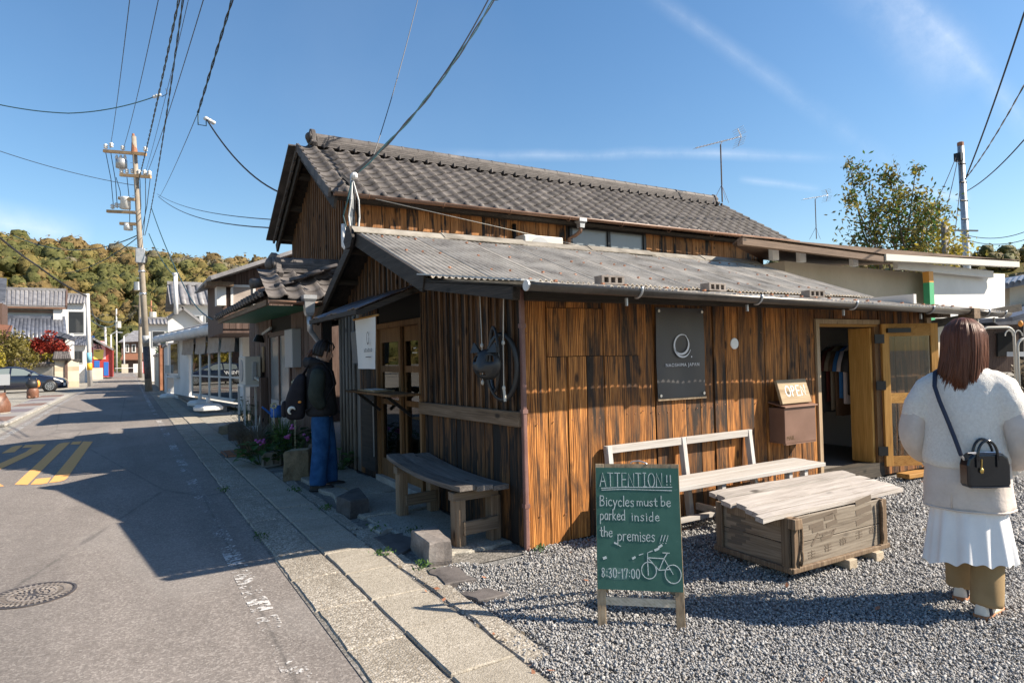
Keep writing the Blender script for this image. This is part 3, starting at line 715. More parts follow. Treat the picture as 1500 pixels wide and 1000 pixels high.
while x < 8.85:
    x1 = min(x+.655, 8.92)
    corr_sheet('roof_sheet', x, x1+.05, lambda q: (EY+.10, zflat(q, EY)-.028), lambda q: (3.53, zfe(q)+.004), 'asbestos', roof, lift=.008*(k % 2))
    x += .655; k += 1
x = 2.27; k = 0
while x < 9.1:
    x1 = min(x+1.31, 9.17)
    corr_sheet('roof_sheet', x, x1+.04, (RY+.02, RZ+.0), (LY, LZ), 'asbestos', roof, lift=.008*(k % 2)); x += 1.31; k += 1
x = 2.20; k = 0
while x < 9.15:      # ridge caps, each lapping the next
    x1 = x+1.13; l = .012*(k % 2)+rng.uniform(0, .006); m = MB()
    prof = [(-.155, -.052), (-.10, -.018), (-.04, .022), (0, .034), (.04, .022), (.10, -.018), (.155, -.052)]
    ring = [[(xx, RY+a, RZ+.022+b+l) for a, b in prof]+[(xx, RY+a, RZ+.010+b+l) for a, b in prof[::-1]] for xx in (x, min(x1+.06, 9.22))]
    m.loft(ring).build('ridge_cap', 'ridge_grey', roof); x = x1; k += 1
MB().prism([(2.24, 3.56, zfe(2.2)-.022), (8.85, 3.56, zfe(8.85)-.022), (8.85, EY+.1, 2.135), (2.24, EY+.1, 2.135)], (0, 0, .006)).build('roof_deck', 'black_timber', roof)
nm = MB()
for i in range(32):
    xx = 2.45+i*.212+rng.uniform(-.02, .02)
    for f in (.16, .52, .86):
        yy = RY+(EY-RY)*f+rng.uniform(-.03, .03); zz = RZ+(EZ-RZ)*f
        if rng.random() < .78: nm.box((xx, yy, zz+.022), (.020, .026, .014), rng.uniform(-.5, .5))
for i in range(30):
    xx = 2.4+i*.215
    if rng.random() < .7: nm.box((xx, 3.75, zflat(xx, 3.75)+.022), (.02, .026, .014))
tag(nm.build('roof_nails', 'rust', shop), kind='stuff')
# end cap of the ridge, barge boards, verge flashing, rafters
MB().prism([(2.17, RY-.17, RZ-.10), (2.17, RY-.05, RZ+.05), (2.17, RY+.05, RZ+.05), (2.17, RY+.17, RZ-.10), (2.17, RY+.08, RZ-.20), (2.17, RY-.08, RZ-.20)], (.035, 0, 0)).build('ridge_end', 'black_timber', shop)
MB().beam((2.245, RY-.03, RZ-.085), (2.245, EY-.06, EZ-.09), 0.04, 0.15, up=(0, .35, 1)).build('barge_board', 'black_timber', shop, bevel=.004)
MB().beam((2.245, RY+.03, RZ-.085), (2.245, LY+.04, LZ-.10), 0.04, 0.13, up=(0, -.4, 1)).build('barge_board', 'black_timber', shop, bevel=.004)
MB().beam((2.255, EY-.02, EZ+.000), (2.255, 3.52, zfe(2.2)+.018), 0.14, 0.012).build('verge_flashing', 'galvanised', shop)
MB().beam((2.27, EY-.03, EZ-.085), (2.27, 3.72, zflat(2.2, 3.72)-.075), 0.06, 0.105).build('verge_beam', 'black_timber', shop, bevel=.004)
for yy in (4.0, 4.45, 4.95): MB().span((2.25, yy, zflat(2.2, yy)-.045), (2.9, yy+.06, zflat(2.2, yy)-.012)).build('purlin', 'black_timber_x', shop)
for f in (.15, .5, .85):
    for s_, e, ez in ((1, EY, EZ), (-1, LY, LZ)):
        yy = RY+(e-RY)*f; zz = RZ+(ez-RZ)*f-.075; MB().span((2.25, yy-.03, zz-.03), (2.70, yy+.03, zz+.03)).build('purlin', 'black_timber_x', shop)
MB().grid([[(2.27, RY, RZ-.03), (2.60, RY, RZ-.03)], [(2.27, LY, LZ-.03), (2.60, LY, LZ-.03)]]).build('soffit', 'black_timber', shop)
MB().span((XS, YS-.10, 1.865), (8.4, YS+.04, 1.955)).build('eave_beam', 'black_timber_x', shop)
x = 2.7
while x < 8.6:
    MB().beam((x, 3.62, zflat(x, 3.62)-.032), (x, YS+.25, zflat(x, YS+.25)-.032), .045, .04).build('rafter', 'black_timber', shop); x += .45
# half-round gutter with hooks
def half_gutter(name, a, b, r, mat, parent, n=8, cap=True):
    a = np.array(a, float); b = np.array(b, float); d = unit(b-a); s_ = unit(np.cross(d, (0, 0, 1))); m = MB(); rings = []
    for P in (a, (a+b)/2, b):
        o = [P+s_*r*math.cos(math.pi*i/n)-np.array((0, 0, 1))*r*math.sin(math.pi*i/n) for i in range(n+1)]
        q = [P+s_*(r-.006)*math.cos(math.pi*i/n)-np.array((0, 0, 1))*(r-.006)*math.sin(math.pi*i/n) for i in range(n, -1, -1)]
        rings.append(o+q)
    m.loft(rings)
    return m.build(name, mat, parent, smooth=True)
gut = half_gutter('gutter', (2.20, 3.475, zfe(2.2)-.006), (7.92, 3.475, zfe(7.92)-.006), .054, 'gutter_metal', shop)
half_gutter('gutter', (8.02, 3.475, zfe(8.02)-.006), (8.86, 3.475, zfe(8.86)-.010), .054, 'gutter_metal', shop)
MB().tube([(2.19, 3.475, zfe(2.2)-.024), (2.203, 3.475, zfe(2.2)-.024)], .036, 12).build('gutter_end', 'white_plastic', shop)
MB().span((7.90, 3.40, 1.745), (8.04, 3.56, 1.86)).build('gutter_box', 'rail_wood', shop, bevel=.005)
for x in (3.13, 4.42, 5.75, 7.1, 8.3, 8.7):
    z = zfe(x)-.006
    MB().tube([(x, 3.475-.060*math.cos(t), z-.060*math.sin(t)) for t in np.linspace(-.25, math.pi*.62, 9)], .009, 6).build('gutter_hook', 'galvanised', shop, smooth=True)
    MB().beam((x-.06, 3.52, z-.06), (x-.06, 3.52, z-.115), .02, .012, up=(1, 0, 0)).build('hook_tail', 'galvanised', shop)

# --- street door: two sliding lattice leaves, glass, threshold
fr = MB()
fr.span((XS-.035, DY0-.05, SDB-.06), (XS+.11, DY0, SDT+.05)).span((XS-.025, DY1, SDB-.06), (XS+.11, DY1+.05, SDT+.05)).span((XS-.03, DY0-.05, SDT), (XS+.11, DY1+.05, SDT+.06))
fr.build('door_frame', 'old_door_wood', shop, bevel=.004)
MB().span((XS-.05, DY0-.02, 0.03), (XS+.12, DY1+.05, SDB)).build('door_sill', 'concrete', shop, bevel=.006)
def lattice_leaf(y0, y1, xo, rails, panes, lab='sliding_door'):
    w = .055; d = MB().span((xo-.016, y0, SDB), (xo+.016, y0+w, SDT)).span((xo-.016, y1-w, SDB), (xo+.016, y1, SDT))
    for a, b in rails: d.span((xo-.015, y0+w, a), (xo+.015, y1-w, b))
    o = d.build(lab, 'old_door_wood', shop)
    for a, b in panes: MB().span((xo-.003, y0+w, a), (xo+.003, y1-w, b)).build('pane', 'pane', o)
rl = [(SDB, SDB+.20), (.93, .99), (1.30, 1.37), (SDT-.16, SDT)]
lattice_leaf(DY0+.0, DY0+.66, XS+.075, rl, [(SDB+.20, .93), (.99, 1.30), (1.37, SDT-.16)])
lattice_leaf(DY0+.62, DY1-.0, XS+.025, rl, [(SDB+.20, .93), (.99, 1.30), (1.37, SDT-.16)])
# --- serving shelf, wall box, dark panel
MB().span((XS-.36, 5.98, 1.075), (XS-.05, 7.48, 1.10)).build('serving_shelf', 'old_door_wood', shop, bevel=.004)
for yy in (6.25, 7.2): MB().beam((XS-.30, yy, 1.07), (XS-.04, yy, .86), .03, .03).build('shelf_bracket', 'black_metal', shop)
MB().span((XS-.055, 7.36, .12), (XS-.02, 7.86, 1.02)).build('lower_panel', 'black_timber', shop)
MB().span((XS-.065, 7.38, .30), (XS-.055, 7.395, .95)).build('panel_strip', 'galvanised', shop)
MB().prism([(XS-.02, 7.55, 1.34), (XS-.16, 7.55, 1.40), (XS-.18, 7.55, 1.80), (XS-.02, 7.55, 1.83)], (0, .30, 0)).build('meter_box', 'slate_box', shop, bevel=.012)
# --- tin awning over the street door
m = MB(); rows = []
for i in range(41):
    yy = 5.92+(7.78-5.92)*i/40; z = .006*math.cos(i*1.9)+.012*math.sin(i*.4)
    rows.append([(1.86, yy, 1.935+z), (2.2, yy, 2.075+z), (XS+.02, yy, 2.215+z), (XS+.02, yy, 2.207+z), (2.2, yy, 2.067+z), (1.86, yy, 1.927+z)])
m.loft(rows); m.build('awning', 'awning_tin', shop)
MB().beam((1.87, 5.94, 1.905), (1.87, 7.76, 1.905), .05, .045).build('awning_batten', 'black_timber', shop)
for yy in (5.97, 6.8, 7.72): MB().beam((1.88, yy, 1.895), (XS, yy, 2.165), .05, .055).build('awning_rafter', 'black_timber_x', shop)
# --- interior: floor, walls, counter, rail of clothes
fl = MB().span((XS+.10, YS+.11, 0.10), (8.3, 8.75, DSILL-.03)).build('shop_floor', 'interior_floor', shop)
iw = MB().span((XS+.12, 8.70, .1), (8.3, 8.78, 2.1)).span((8.28, YS+.12, .1), (8.34, 8.75, 2.1)).span((XS+.4, 5.66, .1), (8.2, 5.72, 2.05)).build('inner_wall', 'interior_wall', shop)
MB().span((XS+.12, YS+.12, 1.95), (8.3, 5.3, 1.96)).build('ceiling', 'black_timber', shop)
MB().span((DX0+.02, YS+1.50, .17), (8.2, YS+1.54, .72)).build('low_panel', 'interior_wall', shop)
# yard door frame, lining and hinged leaf
df = MB().span((DX0-.055, YS-.02, .02), (DX0, YS+.13, DTOP+.05)).span((DX0, YS-.015, DTOP), (DX1+.06, YS+.13, DTOP+.05))
df.build('door_frame', 'frame_wood', shop, bevel=.003)
MB().span((DX0, YS-.018, .02), (DX1+.05, YS+.12, DSILL)).build('door_sill', 'black_timber_x', shop)
MB().span((DX0+.004, YS-.013, DTOP-.03), (DX1, YS+.10, DTOP-.001)).build('door_head', 'door_wood_h', shop)
MB().span((DX1-.09, YS+.02, DSILL), (DX1-.05, YS+.27, DTOP-.04)).build('door_lining', 'door_wood', shop, bevel=.003)
MB().span((DX1-.045, YS-.01, DSILL-.10), (DX1+.05, YS+.10, DTOP)).build('hinge_post', 'old_door_wood', shop, bevel=.003)
LW, LA = .66, R(-27)
hg = np.array((DX1+.02, YS-.045)); dl = np.array((math.cos(LA), math.sin(LA))); nl = np.array((-math.sin(LA), math.cos(LA)))
def leafbox(a, b, z0, z1, t0=-.018, t1=.018):
    m = MB(); P = [(*(hg+dl*a+nl*t0), z0), (*(hg+dl*b+nl*t0), z0), (*(hg+dl*b+nl*t1), z0), (*(hg+dl*a+nl*t1), z0)]
    return m.prism(P, (0, 0, z1-z0))
leaf = leafbox(0, .085, .13, DTOP).build('yard_door', 'door_wood', shop, bevel=.003)
leafbox(LW-.085, LW, .13, DTOP).build('stile', 'door_wood', leaf, bevel=.003)
for a, b in ((.13, .24), (.83, .94), (DTOP-.14, DTOP)): leafbox(.085, LW-.085, a, b, -.016, .016).build('rail', 'door_wood_h', leaf)
for a, b in ((.24, .83), (.94, DTOP-.14)): leafbox(.085, LW-.085, a, b, -.003, .003).build('pane', 'pane', leaf)
leafbox(.05, .32, DTOP-.10, DTOP-.05, -.05, -.016).build('door_closer', 'black_metal', leaf)
for z in (.25, .98, 1.50): leafbox(-.09, .02, z, z+.10, -.028, -.017).build('hinge', 'black_metal', leaf)
MB().beam((DX1-.04, YS-.26, .06), (8.2, YS-.30, .045), .14, .05).build('threshold_plank', 'door_wood_h', shop, bevel=.006)

# clothes on a rail inside
rail = MB().tube([(7.82, 5.05, 1.50), (7.20, 4.30, 1.50)], .012, 8)
rail.build('clothes_rail', 'steel', smooth=True, label='steel clothes rail inside the open yard door', cat='rail')
cl_cols = [('cloth_charcoal', (.10, .095, .10), 'charcoal'), ('cloth_maroon', (.13, .03, .026), 'maroon'), ('cloth_taupe', (.36, .30, .23), 'taupe'), ('cloth_brown', (.17, .10, .06), 'brown'), ('cloth_blue', (.05, .20, .52), 'blue'), ('cloth_white', (.70, .62, .64), 'pinkish white'), ('cloth_black', (.025, .022, .022), 'black')]
for i, (mn, c, nmn) in enumerate(cl_cols):
    plain(mn, c, 0.9); gy = 4.96-i*.088; gx = .21+gy*(1.512+.0185*i); ln = (.80, .66, .76, .82, .60, .66, .55)[i]
    m = MB()
    def ring(xh, z, th): return [(gx+xh*math.cos(a), gy+th*math.sin(a), z+.008*math.sin(5*a+i)) for a in np.linspace(0, 2*math.pi, 18, endpoint=False)]
    m.loft([ring(.06, 1.475, .012), ring(.10, 1.46, .018), ring(.18, 1.42, .026), ring(.205, 1.36, .03), ring(.195, 1.2, .03), ring(.20, 1.46-ln, .036)])
    g = m.build('hanging_shirt', mn, smooth=True, label=f'{nmn} shirt hanging on the clothes rail inside the door', cat='shirt', group='shirts on the rail')
    for sgn in (-1, 1):
        MB().tube([(gx+sgn*.17, gy, 1.41), (gx+sgn*.235, gy, 1.28), (gx+sgn*.25, gy, 1.18)], [.05, .05, .054], 8, flat=.6).build('sleeve', mn, g, smooth=True)
    MB().tube([(gx, gy, 1.475), (gx, gy, 1.505), (gx, gy+.015, 1.52), (gx, gy+.025, 1.505)], .004, 5).build('hanger_hook', 'steel', g)

# --- perforated bricks weighing down the roof
for i, (xx, lab) in enumerate(((3.20, 'perforated brick on the roof edge nearest the shop corner'), (4.35, 'perforated brick in the middle of the roof edge'), (5.75, 'perforated brick on the roof edge nearest the yard door'))):
    yy = 3.86; z = zflat(xx, yy)+.016; rz = (-.05, .04, -.08)[i]
    b = thing('perforated_brick', (xx, yy, z), lab, 'brick', 'bricks on the roof edge')
    m = MB(); L_, D_, H_ = .215, .10, .066
    for zz in (.006, H_-.006): m.box((xx, yy, z+zz), (L_, D_, .012))
    for k in range(4): m.box((xx-L_/2+.012+k*(L_-.024)/3, yy, z+H_/2), (.022, D_-.002, H_-.022))
    m.box((xx, yy+.01, z+H_/2), (L_-.01, .012, H_-.02))
    m.rot(rz, (xx, yy)); m.build('body', 'stone_brown', b)
# ================================================================ tiled roofs (shared pieces)
def tile_mesh(name, w, ln, mat, roll=.046, th=.024):
    """one s-shaped pantile: x across, y up the slope, z out of the roof; lower end at y=0"""
    prof = []
    for i in range(10):
        f = i/9; u = f*w*1.06
        h = -.014*math.sin(math.pi*f/.64) if f < .64 else roll*math.sin(math.pi*(f-.64)/.36)
        prof.append((u, h))
    m = MB(); rings = []
    rings.append([(u, .004, h+th-.030) for u, h in prof]); rings.append([(u, 0, h+th) for u, h in prof]); rings.append([(u, ln*1.12, h-.002) for u, h in prof])
    b = []
    for rg in rings: b.append(rg)
    m.grid(b)
    me = bpy.data.meshes.new(name); me.from_pydata(m.v, [], m.f); me.materials.append(MATS[mat])
    me.polygons.foreach_set('use_smooth', [True]*len(me.polygons)); me.update(); return me
def tile_slope(parent, o, ux, uv, ncol, nrow, w, ln, mat, limit=300, name='roof_tile', jit=.004):
    """lay tiles from eave corner o: ux across, uv up the slope; the nearest ones are single pieces, the rest one mass"""
    o = np.array(o, float); ux = unit(ux); uv = unit(uv); un = unit(np.cross(ux, uv))
    me = tile_mesh(name, w, ln, mat)
    cells = []
    for r in range(nrow):
        for c in range(ncol):
            p = o+ux*w*c+uv*ln*r; cells.append((np.linalg.norm(p-CP), p))
    cells.sort(key=lambda q: q[0])
    base = np.array([v.co[:] for v in me.vertices]); fq = np.array([p.vertices[:] for p in me.polygons]); rest = []
    for i, (d, p) in enumerate(cells):
        p = p+un*rng.uniform(-jit, jit)
        if i < limit:
            ob = link(name, me, parent, p); a = rng.uniform(-.008, .008)
            Mx = Matrix(((ux[0], uv[0], un[0]), (ux[1], uv[1], un[1]), (ux[2], uv[2], un[2]))).to_4x4()
            ob.rotation_euler = (Mx @ Matrix.Rotation(a, 4, 'Z')).to_euler()
        else: rest.append(p)
    if rest:
        Bm = np.stack([ux, uv, un]); W = base@Bm
        V = np.concatenate([W+p for p in rest]); F = np.concatenate([fq+len(base)*i for i in range(len(rest))])
        np_mesh('roof_tiles', V, F, mat, parent, org(parent), smooth=True, kind='stuff')
def ridge_stack(parent, a, b, mat, courses=4, w=.24, h=.032, capr=.085, seg=.27):
    a = np.array(a, float); b = np.array(b, float); d = unit(b-a); L = np.linalg.norm(b-a)
    for k in range(courses):
        z = h*(k+.5); MB().beam(a+(0, 0, z), b+(0, 0, z), w-.016*k, h-.006).build('ridge_course', mat, parent)
    n = max(1, int(L/seg)); top = h*courses
    for i in range(n):
        p = a+d*(L*i/n)+(0, 0, top); q = a+d*(L*(i+1)/n+.02)+(0, 0, top)
        MB().tube([p, p+(q-p)*.86, p+(q-p)*.87, q], [capr, capr, capr*1.07, capr*1.07], 10).build('ridge_tile', mat, parent, smooth=False)
def onigawara(parent, c, face, s, mat, name='ridge_ornament'):
    """moulded ridge-end tile: shouldered plate with a boss and curled feet"""
    c = np.array(c, float); f = unit(face); side = unit(np.cross((0, 0, 1), f)); m = MB()
    out = [(-.5, 0), (-.62, .18), (-.42, .34), (-.40, .62), (-.26, .86), (0, .98), (.26, .86), (.40, .62), (.42, .34), (.62, .18), (.5, 0)]
    m.prism([c+side*x*s+np.array((0, 0, 1))*z*s for x, z in out], f*.22*s)
    o = m.build(name, mat, parent, bevel=.012)
    k = MB().ball(c+f*.24*s+(0, 0, .55*s), (.20*s, .20*s, .24*s), 10, 7)
    for sg in (-1, 1):
        k.tube([c+f*.20*s+side*sg*.20*s+(0, 0, .18*s), c+f*.26*s+side*sg*.42*s+(0, 0, .12*s), c+f*.24*s+side*sg*.56*s+(0, 0, .26*s)], [.09*s, .09*s, .05*s], 8)
        k.tube([c+f*.22*s+side*sg*.22*s+(0, 0, .75*s), c+f*.26*s+side*sg*.34*s+(0, 0, .55*s), c+f*.22*s+side*sg*.30*s+(0, 0, .38*s)], [.05*s, .07*s, .05*s], 8)
    k.build('moulding', mat, o, smooth=True)
    return o

# ================================================================ tall tiled house behind the shop
HY, HX, HXR = 9.02, 2.70, 11.75
hs = thing('tiled_house', (7.2, 10.7, 0), 'taller brown wooden house with grey tiled roof behind the shop', 'house')
w1 = MB().span((HX+.03, HY+.025, 0), (HXR, HY+.2, 3.70)).build('yard_wall', 'dark_void', hs)
x = HX
wins = (6.60, 8.36)
while x < HXR-.02:
    nx = min(x+rng.uniform(.165, .195), HXR)
    if nx > wins[0] and x < wins[1]:
        if x < wins[0]-.02: nx = wins[0]
        else: x = wins[1]; continue
    vboard(w1, 'cedar_house', x, nx, 2.35, 3.69, HY+.022, nz=3); x = nx
wf = MB().span((wins[0], HY-.03, 3.66), (wins[1], HY+.03, 3.72)).span((wins[0], HY-.03, 3.18), (wins[1], HY+.03, 3.24))
for a in (wins[0], (sum(wins))/2-.03, wins[1]-.05): wf.span((a, HY-.025, 3.24), (a+.06, HY+.03, 3.66))
wo = wf.build('window', 'black_metal', hs)
for a, b in ((wins[0]+.06, sum(wins)/2-.03), (sum(wins)/2+.03, wins[1]-.05)): MB().span((a, HY+.012, 3.24), (b, HY+.018, 3.66)).build('pane', 'frosted', wo)
MB().span((HX, HY-.05, 3.69), (HXR, HY+.05, 3.80)).build('wall_plate', 'black_timber_x', hs)
w2 = MB().prism([(HX+.03, HY, 2.0), (HX+.03, 12.5, 2.0), (HX+.03, 12.5, 3.74), (HX+.03, 10.65, 4.84), (HX+.03, HY, 3.98)], (.15, 0, 0)).build('gable_wall', 'dark_void', hs)
y = HY+.0
while y < 12.45:
    ny = min(y+.125, 12.5); c = (y+ny)/2
    zt = 3.70+(4.86-3.73)*(c-8.75)/(10.65-8.75) if c < 10.65 else 3.72+(4.86-3.76)*(12.7-c)/(12.7-10.65)
    vboard(w2, 'cedar_house', y, ny, 2.05, zt-.05, HX+.022, axis='y', nz=3)
    MB().span((HX-.022, ny-.017, 2.1), (HX+.004, ny+.017, zt-.07)).build('batten', 'batten_wood', w2)
    y = ny
TL, TR = 2.40, 12.42
eav, rdg = np.array((TL, 8.75, 3.765)), np.array((TL, 10.65, 4.965))
rf = MB().prism([(TL+.06, 8.80, 3.72), (TL+.06, 10.65, 4.92), (TL+.06, 12.7, 3.74), (TL+.06, 12.66, 3.68), (TL+.06, 10.65, 4.85), (TL+.06, 8.84, 3.67)], (TR-TL-.12, 0, 0)).build('roof', 'black_timber', hs)
sv = rdg-eav; nr = 10; lnr = np.linalg.norm(sv)/nr
tile_slope(rf, eav, (1, 0, 0), sv, 38, nr, (TR-TL)/38, lnr, 'tile_grey', 300)
bm = MB()
for i in range(20): bm.beam((TL+.1+i*.5, 12.72, 3.75), (TL+.1+i*.5, 10.66, 4.95), .5, .03)
tag(bm.build('back_slope_tiles', 'tile_grey', rf), kind='stuff')
for c in range(38):
    p = eav+np.array(((TR-TL)/38*(c+.86), -.012, .022)); MB().ball(p, (.052, .035, .05), 8, 6).build('eave_tile_end', 'tile_grey', rf, smooth=True)
for r in range(nr):   # verge tiles hanging over the barge board
    p = eav+sv*(r+.5)/nr
    MB().beam(p-sv/nr*.52+(-.02, 0, -.02), p+sv/nr*.52+(-.02, 0, -.045), .035, .13, up=(0, -.5, 1)).build('verge_tile', 'tile_grey', rf)
    p2 = np.array((TL-.02, 12.7-(12.7-10.65)*(r+.5)/nr, 3.76+1.2*(r+.5)/nr)); q = np.array((0, -(12.7-10.65), 1.2))/nr*.52
    MB().beam(p2-q+(0, 0, -.02), p2+q+(0, 0, -.045), .035, .13, up=(0, .5, 1)).build('verge_tile', 'tile_grey', rf)
ridge_stack(rf, (TL+.28, 10.65, 4.95), (12.05, 10.65, 4.95), 'tile_grey', 5, .26, .034, .075, .30)
for i in range(37): MB().span((TL+.365+i*.262, 10.47, 4.92), (TL+.39+i*.262, 10.53, 4.99)).build('ridge_foot', 'tile_grey', rf)
onigawara(rf, (TL+.26, 10.65, 4.93), (-1, 0, 0), .34, 'tile_grey'); onigawara(rf, (12.06, 10.65, 4.93), (1, 0, 0), .30, 'tile_grey')
for (ya, za, yb, zb) in ((10.65, 4.82, 8.72, 3.60), (10.65, 4.82, 12.74, 3.60)):
    MB().beam((TL+.05, ya, za), (TL+.05, yb, zb), .04, .17, up=(0, .55 if yb < ya else -.55, 1)).build('barge_board', 'black_timber', hs, bevel=.004)
    MB().beam((TR-.05, ya, za), (TR-.05, yb, zb), .04, .17, up=(0, .55 if yb < ya else -.55, 1)).build('barge_board', 'black_timber', hs)
for f in (.2, .55, .9): MB().span((TL+.08, 10.65+2.05*f-.05, 4.78-1.12*f-.05), (HX, 10.65+2.05*f+.05, 4.78-1.12*f+.05)).build('purlin_end', 'black_timber_x', hs)
half_gutter('gutter', (TL+.02, 8.68, 3.74), (TR+.05, 8.68, 3.80), .05, 'gutter_brown', hs)
for i in range(9): MB().tube([(2.9+i*1.15, 8.68-.054*math.cos(t), 3.742-.054*math.sin(t)) for t in np.linspace(-.2, math.pi, 8)], .006, 5).build('gutter_hook', 'gutter_brown', hs)
MB().tube([(5.47, HY-.03, 3.62), (5.47, HY-.03, 2.9)], .035, 10).build('downpipe', 'black_metal', hs, smooth=True)
hp = MB().loft([[(6.62+a*sx, 8.70+b*sx, z) for a, b in ((-1, -1), (1, -1), (1, 1), (-1, 1))] for z, sx in ((3.76, .075), (3.70, .075), (3.67, .05), (3.60, .045))]).build('rain_hopper', 'galvanised', hs)
MB().tube([(6.62, 8.70, 3.61), (6.62, 8.72, 3.54), (6.60, 8.85, 3.49), (6.56, 8.96, 3.46), (6.56, 8.97, 2.9)], .032, 10).build('downpipe', 'gutter_brown', hp, smooth=True)
MB().tube([(TL+.6, 8.66, 3.70), (6.2, 8.9, 3.40), (9.4, 9.1, 3.08)], .006, 5).build('slack_wire', 'cream_plastic', hs)
# air-conditioner on brackets
ac = thing('air_conditioner', (5.85, 9.0, 2.9), 'cream air conditioner unit showing above the corrugated ridge', 'air conditioner')
MB().span((5.40, 8.58, 2.92), (6.16, 8.86, 3.38)).build('casing', 'cream_plastic', ac, bevel=.02)
MB().lathe([(.20, 0), (.20, .012), (.03, .02)], (5.70, 8.58, 3.15), 20, (0, -1, 0)).build('fan_grille', 'grey_plastic', ac)
for xx in (5.55, 6.2): MB().beam((xx, HY, 2.90), (xx, 8.6, 2.90), .04, .04).build('bracket', 'galvanised', ac)
MB().span((5.42, 8.57, 2.94), (5.47, 8.58, 3.36)).build('side_panel', 'white_plastic', ac)

def antenna(loc, h, boom_a, boom_b, label):
    """loc: mast foot; boom_a..boom_b: ends of the boom"""
    a = thing('tv_antenna', loc, label, 'antenna')
    loc = np.array(loc, float); ba, bb = np.array(boom_a, float), np.array(boom_b, float); d = unit(bb-ba); s_ = unit(np.cross(d, (0, 0, 1)))
    top = loc+(0, 0, h)
    MB().tube([loc, top], .016, 6).build('mast', 'rust_beam', a)
    MB().tube([ba, bb], .012, 6).build('boom', 'steel', a)
    MB().tube([top, (ba+bb)/2+(bb-ba)*.08], .01, 6).build('clamp_arm', 'steel', a)
    n = 13
    for i in range(n):
        p = ba+(bb-ba)*(i/(n-1)*.86); MB().beam(p-s_*.10, p+s_*.10, .008, .006).build('element', 'steel', a)
    for sg in (-1, 1):
        q = bb+np.array((0, 0, 1))*sg*.20-d*.10*1; MB().tube([bb, q], .012, 6).build('reflector_arm', 'steel', a)
        for k in range(4):
            p = bb+(q-bb)*(k+1)/4; MB().beam(p-s_*.2, p+s_*.2, .008, .006).build('reflector', 'steel', a)
    for ang in (0, 2.1, 4.2): MB().tube([loc+(0, 0, h*.30), loc+np.array((math.cos(ang)*.22, math.sin(ang)*.22, -.0))], .006, 4).build('stay', 'steel', a)
    return a
pb = PD(1058, 296, 14.6); antenna(pb, HZ(1053, 212, pb)-pb[2], PD(1019, 217, 14.4), PD(1086, 200, 14.8), 'television antenna on a mast above the tiled house ridge end')
pb = PD(1196, 350, 22); antenna(pb, HZ(1194, 292, pb)-pb[2], PD(1177, 292, 21.8), PD(1213, 286, 22.2), 'smaller television antenna farther back, right of the tiled roof')

# service mast on the shop gable with its cables
sm = PX(514, 345, 2.62); smt = PX(516, 256, 2.62)
ms = thing('service_mast', (sm[0], sm[1], sm[2]), 'grey service mast with bundled cables at the shop gable', 'mast')
MB().beam(sm, smt, .045, .045, up=(1, 0, 0)).build('mast_post', 'galvanised', ms)
for k in range(4):
    d = np.array((.05*k-.08, -.04, 0)); MB().tube([smt+(0, 0, -.05), smt+d+(0, 0, -.35), sm+d*1.5+(0, 0, .25), sm+d*.6+(.02, -.05, -.15)], .011, 5).build('drop_cable', ('green_cable', 'white_plastic', 'black_cable', 'white_plastic')[k], ms)
MB().tube([sm+(-.09, .02, .15), sm+(-.10, .0, -.15), sm+(-.02, -.04, -.26)], .035, 8).build('conduit_elbow', 'white_plastic', ms, smooth=True)
MB().ball(smt+(.02, -.03, -.02), .05, 8, 6).build('insulator', 'white_plastic', ms)

# ================================================================ low house with green eaves
mid = thing('low_house', (2.3, 12.0, 0), 'low dark house with tiled roof and green eave soffit', 'house')
MX = 2.30
mw = MB().span((MX+.03, 9.0, 0), (MX+.15, 15.2, 2.35)).build('street_wall', 'dark_void', mid)
y = 9.0
while y < 15.1:
    ny = y+rng.uniform(.15, .2)
    if not (10.95 < (y+ny)/2 < 12.75): vboard(mw, 'brown_boards', y, ny, .02, 2.3, MX+.022, axis='y', nz=2)
    y = ny
MB().span((MX+.04, 15.2, 0), (6, 15.3, 2.4)).build('end_wall', 'brown_boards', mid)
dr = MB().span((MX-.03, 10.9, 0), (MX+.05, 11.0, 1.95)).span((MX-.03, 12.7, 0), (MX+.05, 12.8, 1.95)).span((MX-.03, 10.9, 1.9), (MX+.05, 12.8, 1.98)).span((MX-.02, 11.82, .1), (MX+.03, 11.9, 1.9)).build('door_frame', 'brown_boards', mid)
for a, b in ((11.0, 11.82), (11.9, 12.7)):
    MB().span((MX+.0, a, .75), (MX+.02, b, 1.9)).build('pane', 'frosted', dr); MB().span((MX-.005, a, .06), (MX+.025, b, .75)).build('door_panel', 'grey_plastic', dr)
# soffit, eave, roof towards the street
MB().grid([[(1.60, 9.0, 2.20), (MX+.02, 9.0, 2.20)], [(1.60, 14.3, 2.26), (MX+.02, 14.3, 2.26)]]).build('soffit', 'soffit_green', mid)
MB().beam((1.59, 8.95, 2.235), (1.59, 14.3, 2.285), .04, .075).build('fascia', 'rail_wood', mid)
mr = MB().prism([(1.56, 8.72, 2.25), (2.75, 8.72, 2.25), (2.75, 9.5, 2.72), (1.80, 9.5, 2.72)], (0, 0, -.03)).build('roof', 'black_timber', mid)
tile_slope(mr, (1.55, 8.70, 2.275), (1, 0, 0), (0, .8, .47), 5, 4, .25, .235, 'tile_grey', 60)
tile_slope(mr, (1.50, 14.3, 2.34), (0, -1, 0), (1, 0, .42), 21, 5, .255, .22, 'tile_grey', 110)
for i in range(21):
    yy = 8.98+i*.255; MB().tube([(1.49, yy, 2.345), (1.53, yy, 2.36)], .05, 8).build('eave_tile_end', 'tile_grey', mr)
ridge_stack(mr, (1.80, 9.5, 2.70), (2.80, 9.5, 2.72), 'tile_grey', 4, .24, .035, .085, .25)
